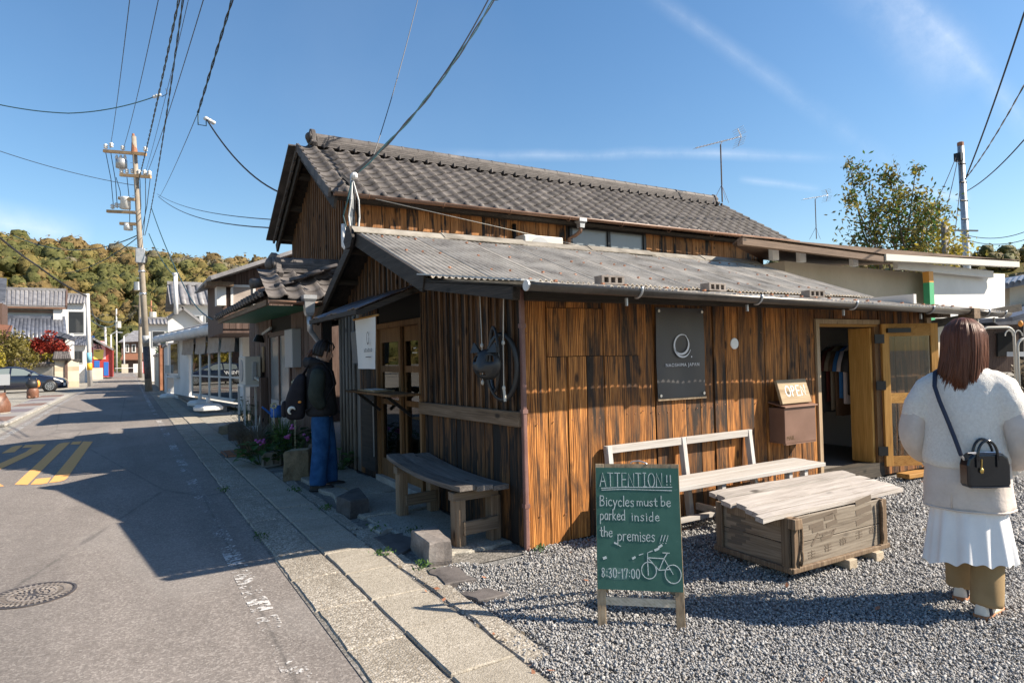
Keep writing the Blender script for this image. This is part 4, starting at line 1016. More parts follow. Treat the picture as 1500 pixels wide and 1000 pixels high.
onigawara(mr, (1.82, 9.5, 2.62), (-1, -.25, 0), .38, 'tile_grey')
MB().tube([(1.46, 9.32, 2.52), (1.62, 9.4, 2.55), (1.8, 9.5, 2.60)], [.075, .06, .06], 10).build('hip_tile', 'tile_grey', mr, smooth=True)
half_gutter('gutter', (1.55, 8.64, 2.235), (2.24, 8.64, 2.225), .045, 'gutter_brown', mid)
hp2 = MB().loft([[(2.05+a*sx, 8.62+b*sx, z) for a, b in ((-1, -1), (1, -1), (1, 1), (-1, 1))] for z, sx in ((2.31, .085), (2.26, .085), (2.22, .065), (2.08, .055), (2.04, .04))]).build('rain_hopper', 'galvanised', mid)
MB().tube([(2.05, 8.62, 2.05), (2.06, 8.62, 1.85), (2.2, 8.75, 1.7), (2.22, 8.8, .05)], .036, 10).build('downpipe', 'galvanised', hp2, smooth=True)
# lamp, meter boxes, name plate
lp = thing('wall_lamp', (MX, 12.9, 2.0), 'bracket lamp under the green eave of the low house', 'lamp')
MB().beam((MX+.01, 13.6, 2.0), (MX-.06, 12.3, 2.06), .03, .05).build('bracket', 'grey_plastic', lp)
MB().tube([(MX-.08, 13.4, 1.98), (MX-.10, 13.4, 1.84)], [.06, .11], 10).build('shade', 'black_metal', lp)
MB().span((MX-.14, 10.2, 1.35), (MX, 10.75, 1.95)).build('meter_box', 'grey_plastic', mid, bevel=.01)
MB().span((MX-.14, 12.95, .0), (MX-.02, 13.15, 1.15)).build('door_post', 'brown_boards', mid)
MB().span((MX-.05, 13.25, 1.25), (MX-.02, 13.35, 1.75)).build('name_plate', 'frame_wood', mid)
# air-conditioner on an open stand
ac2 = thing('air_conditioner', (2.1, 13.6, .0), 'grey air conditioner on a white metal stand by the low house', 'air conditioner')
MB().span((1.93, 13.3, 1.0), (2.22, 14.1, 1.56)).build('casing', 'cream_plastic', ac2, bevel=.015)
MB().lathe([(.22, 0), (.22, .012), (.03, .02)], (1.93, 13.72, 1.28), 20, (-1, 0, 0)).build('fan_grille', 'grey_plastic', ac2)
MB().span((2.06, 13.26, 1.1), (2.14, 13.3, 1.45)).build('valve_cover', 'grey_plastic', ac2, bevel=.01)
for a, b in ((1.92, 13.32), (2.24, 13.32), (1.92, 14.06), (2.24, 14.06)): MB().beam((a, b, 0), (a, b, .99), .035, .035, up=(1, 0, 0)).build('leg', 'white_plastic', ac2)
for z in (.99, .12): MB().span((1.90, 13.30, z-.02), (2.26, 14.08, z+.02)).build('shelf_frame', 'white_plastic', ac2)
for k in range(2): MB().tube([(2.1+.05*k, 13.28, 1.15), (2.22, 13.15, 1.05), (2.2+.04*k, 13.1, .5), (2.12, 13.1, .15), (2.2, 13.2, .06)], .024, 8).build('hose', 'cream_plastic', ac2, smooth=True)

# ================================================================ white shop with rolled awning and curtains
A0, B0 = np.array((2.90, 20.9)), np.array((1.66, 31.0))
fd = unit(B0-A0); fn = np.array((-fd[1], fd[0]))       # along the front, out to the street
if fn[0] > 0: fn = -fn
FL = np.linalg.norm(B0-A0)
def along(u, v=530):
    d = ray(u, v)[:2]; a = np.array([[d[0], -fd[0]], [d[1], -fd[1]]]); return np.linalg.solve(a, A0)[1]
def fp(s, o, z): p = A0+fd*s+fn*o; return np.array((p[0], p[1], z))
def fbox(s0, s1, o0, o1, z0, z1): return MB().prism([fp(s0, o0, z0), fp(s1, o0, z0), fp(s1, o1, z0), fp(s0, o1, z0)], (0, 0, z1-z0))
ws = thing('white_shop', fp(FL/2, 0, 0), 'white shop with rolled awning and short curtains over glass doors', 'shop')
sg0 = along(278)
fbox(sg0+.2, FL, -.2, 0, 0, 2.75).build('front_wall', 'shop_white', ws)
fbox(-.35, .0, -.25, .02, 0, 2.75).build('corner_pier', 'shop_white', ws)
fbox(.0, sg0+.2, -.2, 0, 2.28, 2.75).build('lintel', 'shop_white', ws)
MB().prism([fp(-.35, -.2, 0), fp(-.35, -6, 0), fp(-.3, -6, 0), fp(-.3, -.2, 0)], (0, 0, 2.75)).build('side_wall', 'shop_white', ws)
fbox(0, FL, -6, -5.9, 0, 2.6).build('back_wall', 'interior_wall', ws); fbox(-.2, FL, -6, 0, .02, .06).build('floor', 'interior_wall', ws)
n = 5
for i in range(n):
    a = sg0/n*i; b = sg0/n*(i+1); dd = fbox(a, a+.07, -.10, -.05, .2, 2.28)
    for (p0, p1, z0, z1) in ((b-.07, b, .2, 2.28), (a, b, .2, .30), (a, b, 2.2, 2.28), (a, b, .95, 1.0)):
        q = fbox(p0, p1, -.10, -.05, z0, z1); dd.add(q.v, q.f)
    o = dd.build('glass_door', 'white_plastic', ws); fbox(a+.07, b-.07, -.08, -.072, .3, 2.2).build('pane', 'pane_shop', o)
s2, s3 = along(262), along(248)
wq = fbox(s2-.1, s3, 0, .04, .95, 2.35).build('window', 'white_plastic', ws); fbox(s2, s3-.6, .041, .05, 1.05, 2.28).build('pane', 'window_dark', wq)
fbox(s2-.2, s3+.1, .0, .12, .86, .93).build('window_sill', 'shop_white', ws)
zr = 2.62
rp = MB().prism([fp(-.3, .55, zr), fp(FL+.4, .55, zr), fp(FL+.2, -3.2, zr+1.05), fp(-.5, -3.2, zr+1.05)], (0, 0, .08)).build('roof', 'tile_far', ws)
for i in range(9):
    a = -.3+(FL+.6)/9*i; b = a+(FL+.6)/9
    MB().tube([fp(a, .58, 2.50), fp(a+.06, .60, 2.49), fp(b-.06, .60, 2.49), fp(b, .58, 2.50)], [.12, .165, .165, .12], 12).build('awning_roll', 'shop_white', ws, smooth=True)
stain('curtain_cloth', (.30, .25, .22), (.40, .345, .305), 3, .9, .05)
cs = [(along(352), along(331)), (along(328), along(311)), (along(308), along(293)), (along(290), along(273))]
for i, (a, b) in enumerate(cs):
    rows = []
    for k in range(17):
        s = a+(b-a)*k/16; o = .14+.035*math.sin(k*1.9); rows.append([fp(s, o, 2.36), fp(s, o*1.05, 2.05), fp(s, o*1.25, 1.78+.015*math.sin(k))])
    MB().grid(rows).build('curtain', 'curtain_cloth', smooth=True, label=('beige shop curtain nearest the viewer on the white shop', 'second beige curtain from the near end of the white shop', 'third beige curtain from the near end of the white shop', 'farthest beige curtain on the white shop')[i], cat='curtain', group='curtains of the white shop')
# deck of planks
dk = thing('wooden_deck', fp(5, .6, 0), 'low grey plank deck before the white shop doors', 'deck')
d0, d1 = np.array((1.76, 20.7)), np.array((1.74, 30.3))
for i in range(11):
    f = i/11; a = d0+(A0+fn*.03-d0)*f; b = d1+(B0+fn*.03-d1)*f; m = MB(); wv = (A0+fn*.03-d0)/11*.94; wv2 = (B0+fn*.03-d1)/11*.94
    m.prism([(*a, .14), (*(a+wv), .14), (*(b+wv2), .14), (*b, .14)], (0, 0, .028)).build('deck_plank', 'grey_wood', dk)
for k in range(7):
    yy = 20.75+k*1.55; MB().span((1.80, yy, 0), (2.5, yy+.09, .138)).build('bearer', 'grey_wood', dk)
MB().span((1.755, 20.72, .03), (1.785, 30.2, .10)).build('edge_board', 'grey_wood', dk)
def parasol_base(p, s, label):
    b = thing('parasol_base', p, label, 'parasol base', 'white parasol bases'); p = np.array(p, float)
    MB().loft([[p+np.array((math.cos(a)*r*s, math.sin(a)*r*s, z*s)) for a in np.linspace(0, 2*math.pi, 8, endpoint=False)+math.pi/8] for r, z in ((.34, 0), (.34, .07), (.26, .13), (.10, .15))]).build('foot', 'white_plastic', b, bevel=.012)
    MB().tube([p+(0, 0, .12*s), p+(0, 0, .30*s)], [.055*s, .045*s], 10).build('socket', 'white_plastic', b, smooth=True)
parasol_base((*G(305, 600, .17)[:2], .17), 1.15, 'white plastic parasol base nearest the viewer on the deck')
parasol_base((*G(293, 593, .17)[:2], .17), 1.1, 'white plastic parasol base behind another on the deck')
parasol_base((*G(249, 582)[:2], .0), 1.25, 'white plastic parasol base on the pavement beyond the deck')
lg = G(268, 583); MB().tube([lg+(0, 0, .0), lg+(0, 0, .22), lg+(0, .02, .34)], [.17, .17, .12], 10).wob(.02).build('log_stump', 'rail_wood', smooth=True, label='short brown log standing at the far end of the deck', cat='log')

# ================================================================ houses farther along, right-hand side
def rect_y(u0, v0, u1, v1, y):
    a, b = PY(u0, v0, y), PY(u1, v1, y); return min(a[0], b[0]), max(a[0], b[0]), min(a[2], b[2]), max(a[2], b[2])
# brown boarded house with a white-framed window
bh = thing('brown_house', (3.4, 18.5, 0), 'brown boarded house with white framed upstairs window above the low house', 'house')
x0, x1, z0, z1 = rect_y(326, 445, 434, 372, 17.6)
bw = MB().prism([(x0, 17.6, 2.2), (x1+2, 17.6, 2.2), (x1+2, 17.6, z1+.9), (x0, 17.6, PY(326, 404, 17.6)[2])], (0, 3.5, 0)).build('wall', 'brown_boards', bh)
x = x0
while x < x1:
    zt = PY(326, 404, 17.6)[2]+(z1-PY(326, 404, 17.6)[2])*(x-x0)/(x1-x0)-.03
    MB().span((x+.005, 17.565, 2.3), (min(x+.15, x1)-.005, 17.60, zt)).build('wall_board', 'brown_boards', bw); x += .15
MB().beam(PY(306, 410, 17.3), PY(440, 368, 17.3)+(.0, 0, .02), .9, .09, up=(0, 0, 1)).build('roof_verge', 'tile_far', bh)
MB().prism([PY(306, 408, 17.2), PY(440, 368, 17.2), PY(440, 368, 17.2)+(0, 4, 0), PY(306, 408, 17.2)+(0, 4, 0)], (0, 0, .06)).build('roof', 'tile_far', bh)
a0, a1, b0, b1 = rect_y(338, 447, 374, 418, 17.53)
wfr = MB().span((a0, 17.50, b1-.06), (a1, 17.56, b1)).span((a0, 17.50, b0), (a0+.06, 17.56, b1-.06)).span((a1-.06, 17.50, b0), (a1, 17.56, b1-.06)).build('window', 'white_plastic', bh)
MB().span((a0+.06, 17.54, b0), (a1-.06, 17.555, b1-.06)).build('pane', 'curtain_cloth', wfr)
a0, a1, b0, b1 = rect_y(318, 447, 331, 420, 17.45); MB().span((a0, 17.45, b0), (a1, 17.9, b1)).build('bay', 'white_wall', bh)
MB().span((a0-.25, 17.2, b1), (a1+.15, 17.9, b1+.10)).build('bay_roof', 'rail_wood', bh)
# grey roofed house, white gable block with flue, others
def tiled_gable(name, label, x0, x1, y0, y1, ze, zr, wall, tile, ridge='x', over=.45, cols=12, windows=(), cat='house', grp=None):
    """simple house: walls, gable roof with raised tile courses (each strip a piece), windows with panes"""
    h = thing(name, ((x0+x1)/2, (y0+y1)/2, 0), label, cat, grp)
    MB().span((x0, y0, 0), (x1, y1, ze)).build('wall', wall, h)
    if ridge == 'x':
        ym = (y0+y1)/2; MB().prism([(x0, y0, ze), (x0, y1, ze), (x0, ym, zr-.1)], (x1-x0, 0, 0)).build('gable', wall, h)
        rf_ = MB().prism([(x0-over, y0-over, ze-.05), (x0-over, ym, zr), (x0-over, y1+over, ze-.05), (x0-over, ym, zr-.12)], (x1-x0+2*over, 0, 0)).build('roof', tile, h)
        wst = (x1-x0+2*over)/cols
        for i in range(cols):
            xx = x0-over+wst*(i+.5); MB().tube([(xx, y0-over-.02, ze-.03), (xx, ym, zr+.02)], wst*.30, 8, flat=.7).build('tile_row', tile, rf_, smooth=True)
        MB().beam((x0-over, ym, zr+.08), (x1+over, ym, zr+.08), .3, .2).build('ridge', tile, rf_)
    else:
        xm = (x0+x1)/2; MB().prism([(x0, y0, ze), (x1, y0, ze), (xm, y0, zr-.1)], (0, y1-y0, 0)).build('gable', wall, h)
        rf_ = MB().prism([(x0-over, y0-over, ze-.05), (xm, y0-over, zr), (x1+over, y0-over, ze-.05), (xm, y0-over, zr-.12)], (0, y1-y0+2*over, 0)).build('roof', tile, h)
        wst = (y1-y0+2*over)/cols
        for i in range(cols):
            yy = y0-over+wst*(i+.5)
            for sx in (-1, 1): MB().tube([((x0-over if sx < 0 else x1+over), yy, ze-.03), (xm, yy, zr+.02)], wst*.30, 8, flat=.7).build('tile_row', tile, rf_, smooth=True)
        MB().beam((xm, y0-over, zr+.08), (xm, y1+over, zr+.08), .3, .2).build('ridge', tile, rf_)
    for (a, b, c, d) in windows:
        w = MB().span((a, y0-.05, c), (b, y0+.0, c+.07)).span((a, y0-.05, d-.07), (b, y0, d)).span((a, y0-.05, c+.07), (a+.07, y0, d-.07)).span((b-.07, y0-.05, c+.07), (b, y0, d-.07)).build('window', 'grey_plastic', h)
        MB().span((a+.07, y0-.03, c+.07), (b-.07, y0-.01, d-.07)).build('pane', 'window_dark', w)
    return h
def by_px(u0, u1, v_eave, v_ridge, y): return PY(u0, v_eave, y)[0], PY(u1, v_eave, y)[0], PY((u0+u1)/2, v_eave, y)[2], PY((u0+u1)/2, v_ridge, y+2)[2]
xa, xb, ze, zr_ = by_px(262, 335, 446, 417, 40); w0 = (xa+xb)/2
tiled_gable('far_house', 'house with grey ribbed roof behind the white flue pipe', xa, xb+2, 40, 45, ze, zr_, 'white_wall', 'tile_far', windows=((w0-1.3, w0-.2, ze-1.6, ze-.6), (w0, w0+1.1, ze-1.6, ze-.6)))
wb = thing('white_block', (*PY(268, 520, 37)[:2], 0), 'plain white stepped wall block beside the white shop roof', 'building')
p = [PY(246, 466, 37), PY(268, 452, 37), PY(268, 560, 37), PY(246, 560, 37)]; MB().prism(p, (0, .4, 0)).build('wall', 'white_wall', wb)
p = [PY(268, 452, 37.01), PY(302, 478, 37.01), PY(302, 560, 37.01), PY(268, 560, 37.01)]; MB().prism(p, (0, 2.0, 0)).build('sloping_wall', 'white_wall', wb)
MB().beam(PY(266, 450, 36.9), PY(304, 480, 36.9), .5, .12, up=(0, 0, 1)).build('coping', 'tile_far', wb); MB().beam(PY(244, 466, 36.9), PY(268, 451, 36.9), .5, .12).build('coping', 'tile_far', wb)
f0, f1 = PY(258, 460, 36.5), PY(257, 403, 36.5); fl_ = thing('flue_pipe', f0, 'white flue pipe with a cap rising over the white block', 'flue')
MB().tube([f0, f1], .10, 12).build('pipe', 'shop_white', fl_, smooth=True); MB().tube([f1, f1+(0, 0, .12)], .14, 12).build('cap', 'shop_white', fl_)
xa, xb, ze, zr_ = by_px(214, 246, 474, 452, 62)
tiled_gable('far_house', 'small white house with dark flat eaves right of the tall concrete pole', xa, xb+1, 62, 66, ze, ze+.5, 'white_wall', 'tile_far', windows=((xa+.4, xa+1.4, ze-2, ze-.6),))
# garden wall pieces and brick pier beside the pole
def far_wall(label, q0, q1, h, mat, th=.25, name='garden_wall', cap='tile_far'):
    t_ = thing(name, (q0[0], q0[1], 0), label, 'wall'); MB().beam((q0[0], q0[1], h/2), (q1[0], q1[1], h/2), th, h).build('wall_panel', mat, t_)
    MB().beam((q0[0], q0[1], h+.06), (q1[0], q1[1], h+.06), th+.16, .12).build('coping', cap, t_)
    return t_
far_wall('pale garden wall on the right pavement behind the tall pole', (1.75, 44), (1.75, 54), 2.0, 'cream_wall')
far_wall('brick red pier on the right pavement behind the tall pole', (1.70, 40.6), (1.70, 42.6), 2.5, 'rust', .4, 'brick_pier')
far_wall('white wall panel next to the far end of the white shop', (1.68, 33.2), (1.72, 38), 2.3, 'white_wall')
mb_ = thing('metal_cabinet', (1.55, 32.2, 0), 'grey cabinet and small mailbox at the far corner of the white shop', 'cabinet')
MB().span((1.45, 32.0, 0), (1.72, 32.4, 1.0)).build('cabinet_body', 'grey_plastic', mb_, bevel=.01); MB().span((1.35, 31.7, 1.05), (1.62, 31.95, 1.4)).build('mailbox', 'white_plastic', mb_, bevel=.01)
# ================================================================ vegetation helpers
def leaf_mat(name, c1, c2, c3, sc=3.0, trans=0.35, fw=.4):
    t = NT(name); v = t.coords((1, 1, 1), 20); n = t.noise(v, sc, 4, .6); n2 = t.noise(v, 40, 2)
    if fw < .2: t.bump(t.noise(v, 2.2, 5, .75), .8, .8)
    c = t.ramp(t.math('ADD', t.math('MULTIPLY', n, 1-fw), t.math('MULTIPLY', n2, fw)), [(.36, c1), (.5, c2), (.64, c3)])
    t.done(c, .55, 0, .3)
    tr = t.new('ShaderNodeBsdfTranslucent'); t.l.new(c, tr.inputs['Color']); mx = t.new('ShaderNodeMixShader'); mx.inputs[0].default_value = trans
    t.l.new(t.bs.outputs[0], mx.inputs[1]); t.l.new(tr.outputs[0], mx.inputs[2]); t.l.new(mx.outputs[0], t.n['Material Output'].inputs['Surface'])
leaf_mat('leaf_olive', (.060, .058, .014), (.140, .120, .028), (.25, .20, .06))
leaf_mat('leaf_green', (.026, .060, .016), (.060, .130, .030), (.115, .205, .052))
leaf_mat('leaf_dark', (.012, .028, .010), (.03, .062, .02), (.06, .10, .03))
leaf_mat('leaf_red', (.14, .012, .010), (.27, .028, .020), (.36, .07, .03))
leaf_mat('leaf_yellow', (.20, .16, .02), (.34, .28, .04), (.45, .36, .06))
leaf_mat('leaf_dry', (.10, .08, .055), (.20, .165, .12), (.30, .255, .19))
leaf_mat('petal_pink', (.35, .08, .30), (.5, .16, .45), (.62, .3, .58)); leaf_mat('petal_white', (.6, .55, .38), (.72, .68, .5), (.8, .78, .65))
stain('bark', (.06, .045, .035), (.14, .11, .085), 8, .9, .5, .01)
def leaf_quads(P, size, aspect=2.0, droop=0.0, normal_bias=None):
    if normal_bias is not None:
        nn_ = normal_bias/np.linalg.norm(normal_bias, axis=1)[:, None]+nrg.normal(0, .42, P.shape); a = np.cross(nn_, nrg.normal(size=P.shape)); a /= np.linalg.norm(a, axis=1)[:, None]; b = np.cross(nn_, a); b /= np.linalg.norm(b, axis=1)[:, None]
        s = np.broadcast_to(np.asarray(size, float), (len(P),))[:, None]; V = np.stack([P-a*s*.5, P+b*s/aspect*.5, P+a*s*.5, P-b*s/aspect*.5], 1).reshape(-1, 3)
        return V, np.arange(4*len(P)).reshape(-1, 4)
    n = len(P); a = nrg.normal(size=(n, 3)); a[:, 2] -= droop; a /= np.linalg.norm(a, axis=1)[:, None]
    b = nrg.normal(size=(n, 3))
    b = np.cross(a, b); b /= np.linalg.norm(b, axis=1)[:, None]+1e-9
    s = np.broadcast_to(np.asarray(size, float), (n,))[:, None]
    V = np.stack([P-a*s*.5, P+b*s/aspect*.5-a*s*.05, P+a*s*.5, P-b*s/aspect*.5-a*s*.05], 1).reshape(-1, 3)
    F = np.arange(4*n).reshape(n, 4); return V, F
def blob_points(c, r, n, shell=.55, clumps=0, cr=.35):
    c = np.array(c, float); r = np.array(r if hasattr(r, '__len__') else (r, r, r), float)
    d = nrg.normal(size=(n, 3)); d /= np.linalg.norm(d, axis=1)[:, None]; k = (shell+(1-shell)*nrg.random(n))[:, None]
    if not clumps: return c+d*k*r
    cc = nrg.normal(size=(clumps, 3)); cc /= np.linalg.norm(cc, axis=1)[:, None]; cc *= (.35+.6*nrg.random(clumps))[:, None]
    i = nrg.integers(0, clumps, n); return c+(cc[i]+d*k*cr*nrg.uniform(.6, 1.2, clumps)[i][:, None])*r
def tree(name, label, base, h, crown_c, crown_r, n, size, mat, clumps=14, cr=.38, trunk_r=.08, cat='tree', group=None, limbs=5, aspect=2.0):
    t = thing(name, base, label, cat, group); base = np.array(base, float); cc = np.array(crown_c, float)
    m = MB().tube([base, base+(cc-base)*.45+nrg.normal(0, .05, 3), cc], [trunk_r, trunk_r*.75, trunk_r*.4], 8)
    for i in range(limbs):
        e = cc+nrg.normal(size=3)*np.array(crown_r)*.45; s = base+(cc-base)*rng.uniform(.45, .85); m.tube([s, (s+e)/2+(0, 0, .1), e], [trunk_r*.45, trunk_r*.3, trunk_r*.12], 6)
    m.build('trunk', 'bark', t, smooth=True)
    V, F = leaf_quads(blob_points(cc, crown_r, n, .5, clumps, cr), nrg.uniform(.6, 1.3, n)*size, aspect)
    np_mesh('crown', V, F, mat, t, org(t)); return t

V, F = leaf_quads(lit_p, nrg.uniform(.025, .05, len(lit_p)), 1.8, 0, np.tile((0, 0, 1.0), (len(lit_p), 1))); tag(np_mesh('leaf_litter', V, F, ['leaf_dry', 'rust'], matidx=nrg.integers(0, 2, len(F)), kind='stuff'), 'scattered brown dead leaves on gravel and slabs', 'leaves')
wp_ = []
for cx, cy in ((1.60, 4.6), (1.78, 5.25), (1.62, 6.3), (2.0, 5.0), (1.72, 4.15), (2.6, 4.03), (1.59, 7.4), (5.9, 4.02), (0.905, 5.6), (0.905, 7.9)):
    k = 46; wp_.append(np.stack([cx+nrg.normal(0, .035, k), cy+nrg.normal(0, .05, k), .02+np.abs(nrg.normal(0, .018, k))], 1))
wp_ = np.concatenate(wp_); V, F = leaf_quads(wp_, nrg.uniform(.018, .045, len(wp_)), 2.6, -.6); tag(np_mesh('weeds', V, F, 'leaf_green', kind='stuff'), 'small green weeds in the pavement joints and wall foot', 'weeds')

# ================================================================ wooded hill
def hill_z(x, y):
    r = np.hypot(x-0, y-0)
    ang = np.degrees(np.arctan2(x, y))         # from the street axis, clockwise
    prof = np.interp(ang, [-70, -30, -12, 0, 6, 12, 18, 24, 30, 60, 75, 90], [43, 46, 49, 49, 48, 45, 41, 36, 36, 40, 29, 24])
    f = np.clip((r-150)/160, 0, 1); f = f*f*(3-2*f)
    return prof*f*1.02+5*np.sin(x*.021+1)*np.sin(y*.017)*f - 1.5*(1-f)
def hills():
    aa = np.radians(np.linspace(-75, 95, 150)); rr = np.linspace(150, 420, 40)
    P = [[(r*math.sin(a), r*math.cos(a), float(hill_z(r*math.sin(a), r*math.cos(a)))-3) for r in rr] for a in aa]
    MB().grid(P).build('hill', 'leaf_olive', kind='structure', smooth=True)
    forest = []
    def cmat(name, *c): leaf_mat(name, *c, sc=.30, trans=.25, fw=.15)
    cmat('forest_green', (.065, .074, .020), (.125, .128, .036), (.195, .185, .062))
    cmat('forest_olive', (.115, .095, .028), (.205, .165, .048), (.290, .230, .080))
    cmat('forest_ochre', (.130, .090, .032), (.215, .150, .055), (.300, .215, .090))
    cmat('forest_grey', (.120, .105, .060), (.195, .170, .105), (.28, .245, .16))
    N = 8200; a = np.radians(np.concatenate([nrg.uniform(-32, 33, N-800), nrg.uniform(33, 75, 800)])); r = 152+ (nrg.random(N)**.75)*200
    x, y = r*np.sin(a), r*np.cos(a); z = hill_z(x, y)-3
    order = np.argsort(r); allV, allF, allM = [], [], []; off = 0
    nq = 48
    # crown shells: lumpy lobed balls, with loose sprays of leaves breaking their outline
    sph = []
    for k in range(10):
        b = MB().ball((0, 0, 0), (1, 1, .92), 8, 5); V0 = np.array(b.v); D = V0/np.linalg.norm(V0, axis=1)[:, None]
        amp = np.array([1+.34*mnoise.noise(Vector(d)*1.7+Vector((k*7.3, 0, 0)))+.20*mnoise.noise(Vector(d)*4.1+Vector((0, k*5.1, 0))) for d in D]); sph.append((V0*amp[:, None]*.80, np.array(b.f)))
    tr = [np.array(blob_points((0, 0, 0), (1, 1, .92), nq, .78)) for _ in range(8)]
    for i in range(N):
        s = float(np.clip(nrg.lognormal(.78, .34), 1.1, 4.6))*(1.0 if r[i] < 300 else .9); hgt = nrg.uniform(.75, 1.3); c0 = np.array((x[i], y[i], z[i]+s*.8))
        SV_, SF = sph[i % 10]; a_ = nrg.uniform(0, 6.28); ca, sa = math.cos(a_), math.sin(a_); Q = SV_@np.array(((ca, sa, 0), (-sa, ca, 0), (0, 0, hgt)))*s+c0
        P = tr[i % 8]*np.array((s, s, s*hgt))*1.02+c0+nrg.normal(0, s*.10, (nq, 3))
        V, F = leaf_quads(P, nrg.uniform(.22, .44, nq)*s, 1.5, 0, (P-c0)/s)
        allV += [Q, V]; allF += [SF+off, F+off+len(Q)]; off += len(Q)+len(V)
        w = mnoise.noise(Vector((x[i]*.018, y[i]*.018, 0)))*.9+nrg.normal(0, .34)+ (z[i]-14)*.010
        k = 0 if w < -.02 else 1 if w < .30 else 2 if w < .70 else 3
        allM.append(np.full(len(SF)+nq, k))
    o = np_mesh('forest', np.concatenate(allV), np.concatenate(allF), ['forest_green', 'forest_olive', 'forest_ochre', 'forest_grey'], matidx=np.concatenate(allM), kind='stuff', smooth=True)
    tag(o, 'olive and ochre woodland covering the hill behind the houses', 'woodland')
hills()

# ================================================================ left-hand side of the street
# house with white upper wall and two tiled roofs
Yh = 62.0
lh = thing('white_walled_house', (PY(50, 500, Yh)[0], Yh+3, 0), 'house with white upper wall and blue grey lower roof at left', 'house')
xa, xb, za, zb = rect_y(8, 470, 91, 444, Yh+2.5)
MB().span((xa-2, Yh+2.5, 0), (xb, Yh+9, zb-.25)).build('upper_wall', 'white_wall', lh)
r0, r1, r2, r3 = PY(-30, 446, Yh+1.8), PY(96, 449, Yh+1.8), PY(97, 427, Yh+5.5), PY(-30, 424, Yh+5.5)
ur = MB().prism([r0, r1, r2, r3], (0, 0, -.12)).build('upper_roof', 'tile_far', lh)
for i in range(20):
    f = (i+.5)/20; MB().tube([r0+(r1-r0)*f, r3+(r2-r3)*f], .15, 6, flat=.6).build('tile_row', 'tile_far', ur)
MB().beam(r3+(0, 0, .12), r2+(0, 0, .12), .35, .25).build('ridge', 'tile_far', ur)
MB().beam(r0+(0, 0, -.15), r1+(0, 0, -.15), .12, .14).build('gutter', 'gutter_brown', lh); MB().beam(r0+(0, .5, -.42), r1+(-.3, .5, -.42), .12, .16).build('eave_board', 'gutter_brown', lh)
MB().beam(r2+(.05, 0, 0), r1+(.05, 0, -.05), .12, .3).build('barge_board', 'brown_boards', lh)
a0, a1, b0, b1 = rect_y(38, 474, 78, 463, Yh+2.4); wq = MB().span((a0, Yh+2.42, b0), (a1, Yh+2.5, b1)).build('window', 'grey_plastic', lh); MB().span((a0+.1, Yh+2.41, b0+.1), (a1-.1, Yh+2.43, b1-.1)).build('pane', 'window_dark', wq)
MB().span((PY(78, 460, Yh+2)[0], Yh+2.0, 0), (PY(91, 460, Yh+2)[0], Yh+2.55, PY(84, 447, Yh+2)[2])).build('chimney_pier', 'white_wall', lh)
q0, q1, q2, q3 = PY(-40, 496, Yh-1), PY(98, 496, Yh-1), PY(95, 468, Yh+2.3), PY(-30, 466, Yh+2.3)
lr = MB().prism([q0, q1, q2, q3], (0, 0, -.12)).build('lower_roof', 'tile_blue', lh)
for i in range(22):
    f = (i+.5)/22; MB().tube([q0+(q1-q0)*f, q3+(q2-q3)*f], .17, 8, flat=.8).build('tile_row', 'tile_blue', lr, smooth=True)
MB().beam(q3+(0, 0, .12), q2+(0, 0, .12), .35, .28).build('ridge', 'tile_blue', lr)
MB().beam(PY(86, 488, Yh-1.2), PY(110, 497, Yh-1.4), .4, .35).build('hip_end', 'tile_blue', lr)
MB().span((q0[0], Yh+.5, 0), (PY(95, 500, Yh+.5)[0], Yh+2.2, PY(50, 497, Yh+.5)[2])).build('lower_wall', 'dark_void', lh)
MB().beam(PY(15, 509, Yh-.5), PY(78, 508, Yh-.5), .6, .22).build('pent_roof', 'concrete', lh)
MB().span((PY(95, 500, Yh)[0], Yh+.2, 0), (PY(106, 500, Yh)[0], Yh+2, PY(100, 488, Yh)[2])).build('corner_wall', 'white_wall', lh)
# roof corner of the nearest house at the frame edge
nh = thing('edge_house', (PY(-30, 500, 56)[0], 56, 0), 'dark tiled roof corner of a house at the left frame edge', 'house')
n0, n1, n2, n3 = PY(-120, 440, 55), PY(8, 441, 55), PY(10, 408, 57), PY(-120, 402, 57)
er = MB().prism([n0, n1, n2, n3], (0, 0, -.1)).build('roof', 'tile_blue', nh)
for i in range(16):
    f = (i+.5)/16; MB().beam(n0+(n3-n0)*f+(0, 0, .03), n1+(n2-n1)*f+(0, 0, .03), .1, .09).build('tile_course', 'tile_blue', er)
MB().span((n0[0], 55.6, 0), (PY(3, 450, 55.6)[0], 58, n1[2]-.1)).build('wall', 'brown_boards', nh)
e0, e1 = PY(-60, 492, 53), PY(13, 497, 53); MB().prism([e0, e1, e1+(0, 1.5, .9), e0+(0, 1.5, .9)], (0, 0, .1)).build('pent_roof', 'terracotta', nh)
# houses between
xa, xb, ze, zr_ = by_px(98, 122, 444, 440, 76)
tiled_gable('far_house', 'grey roofed house behind the white utility pole at left', xa-1, xb, 76, 80, ze, PY(110, 438, 78)[2]+.4, 'white_wall', 'tile_far', windows=((xa, xa+1.4, ze-3, ze-.8),))
xa, xb, ze, zr_ = by_px(103, 124, 505, 492, 66)
tiled_gable('far_house', 'low house with dark tiled lean roof between wall and white pole', xa, xb, 66, 71, ze, ze+.7, 'white_wall', 'tile_blue', windows=((xa+.2, xa+.9, ze-1.6, ze-.5),))
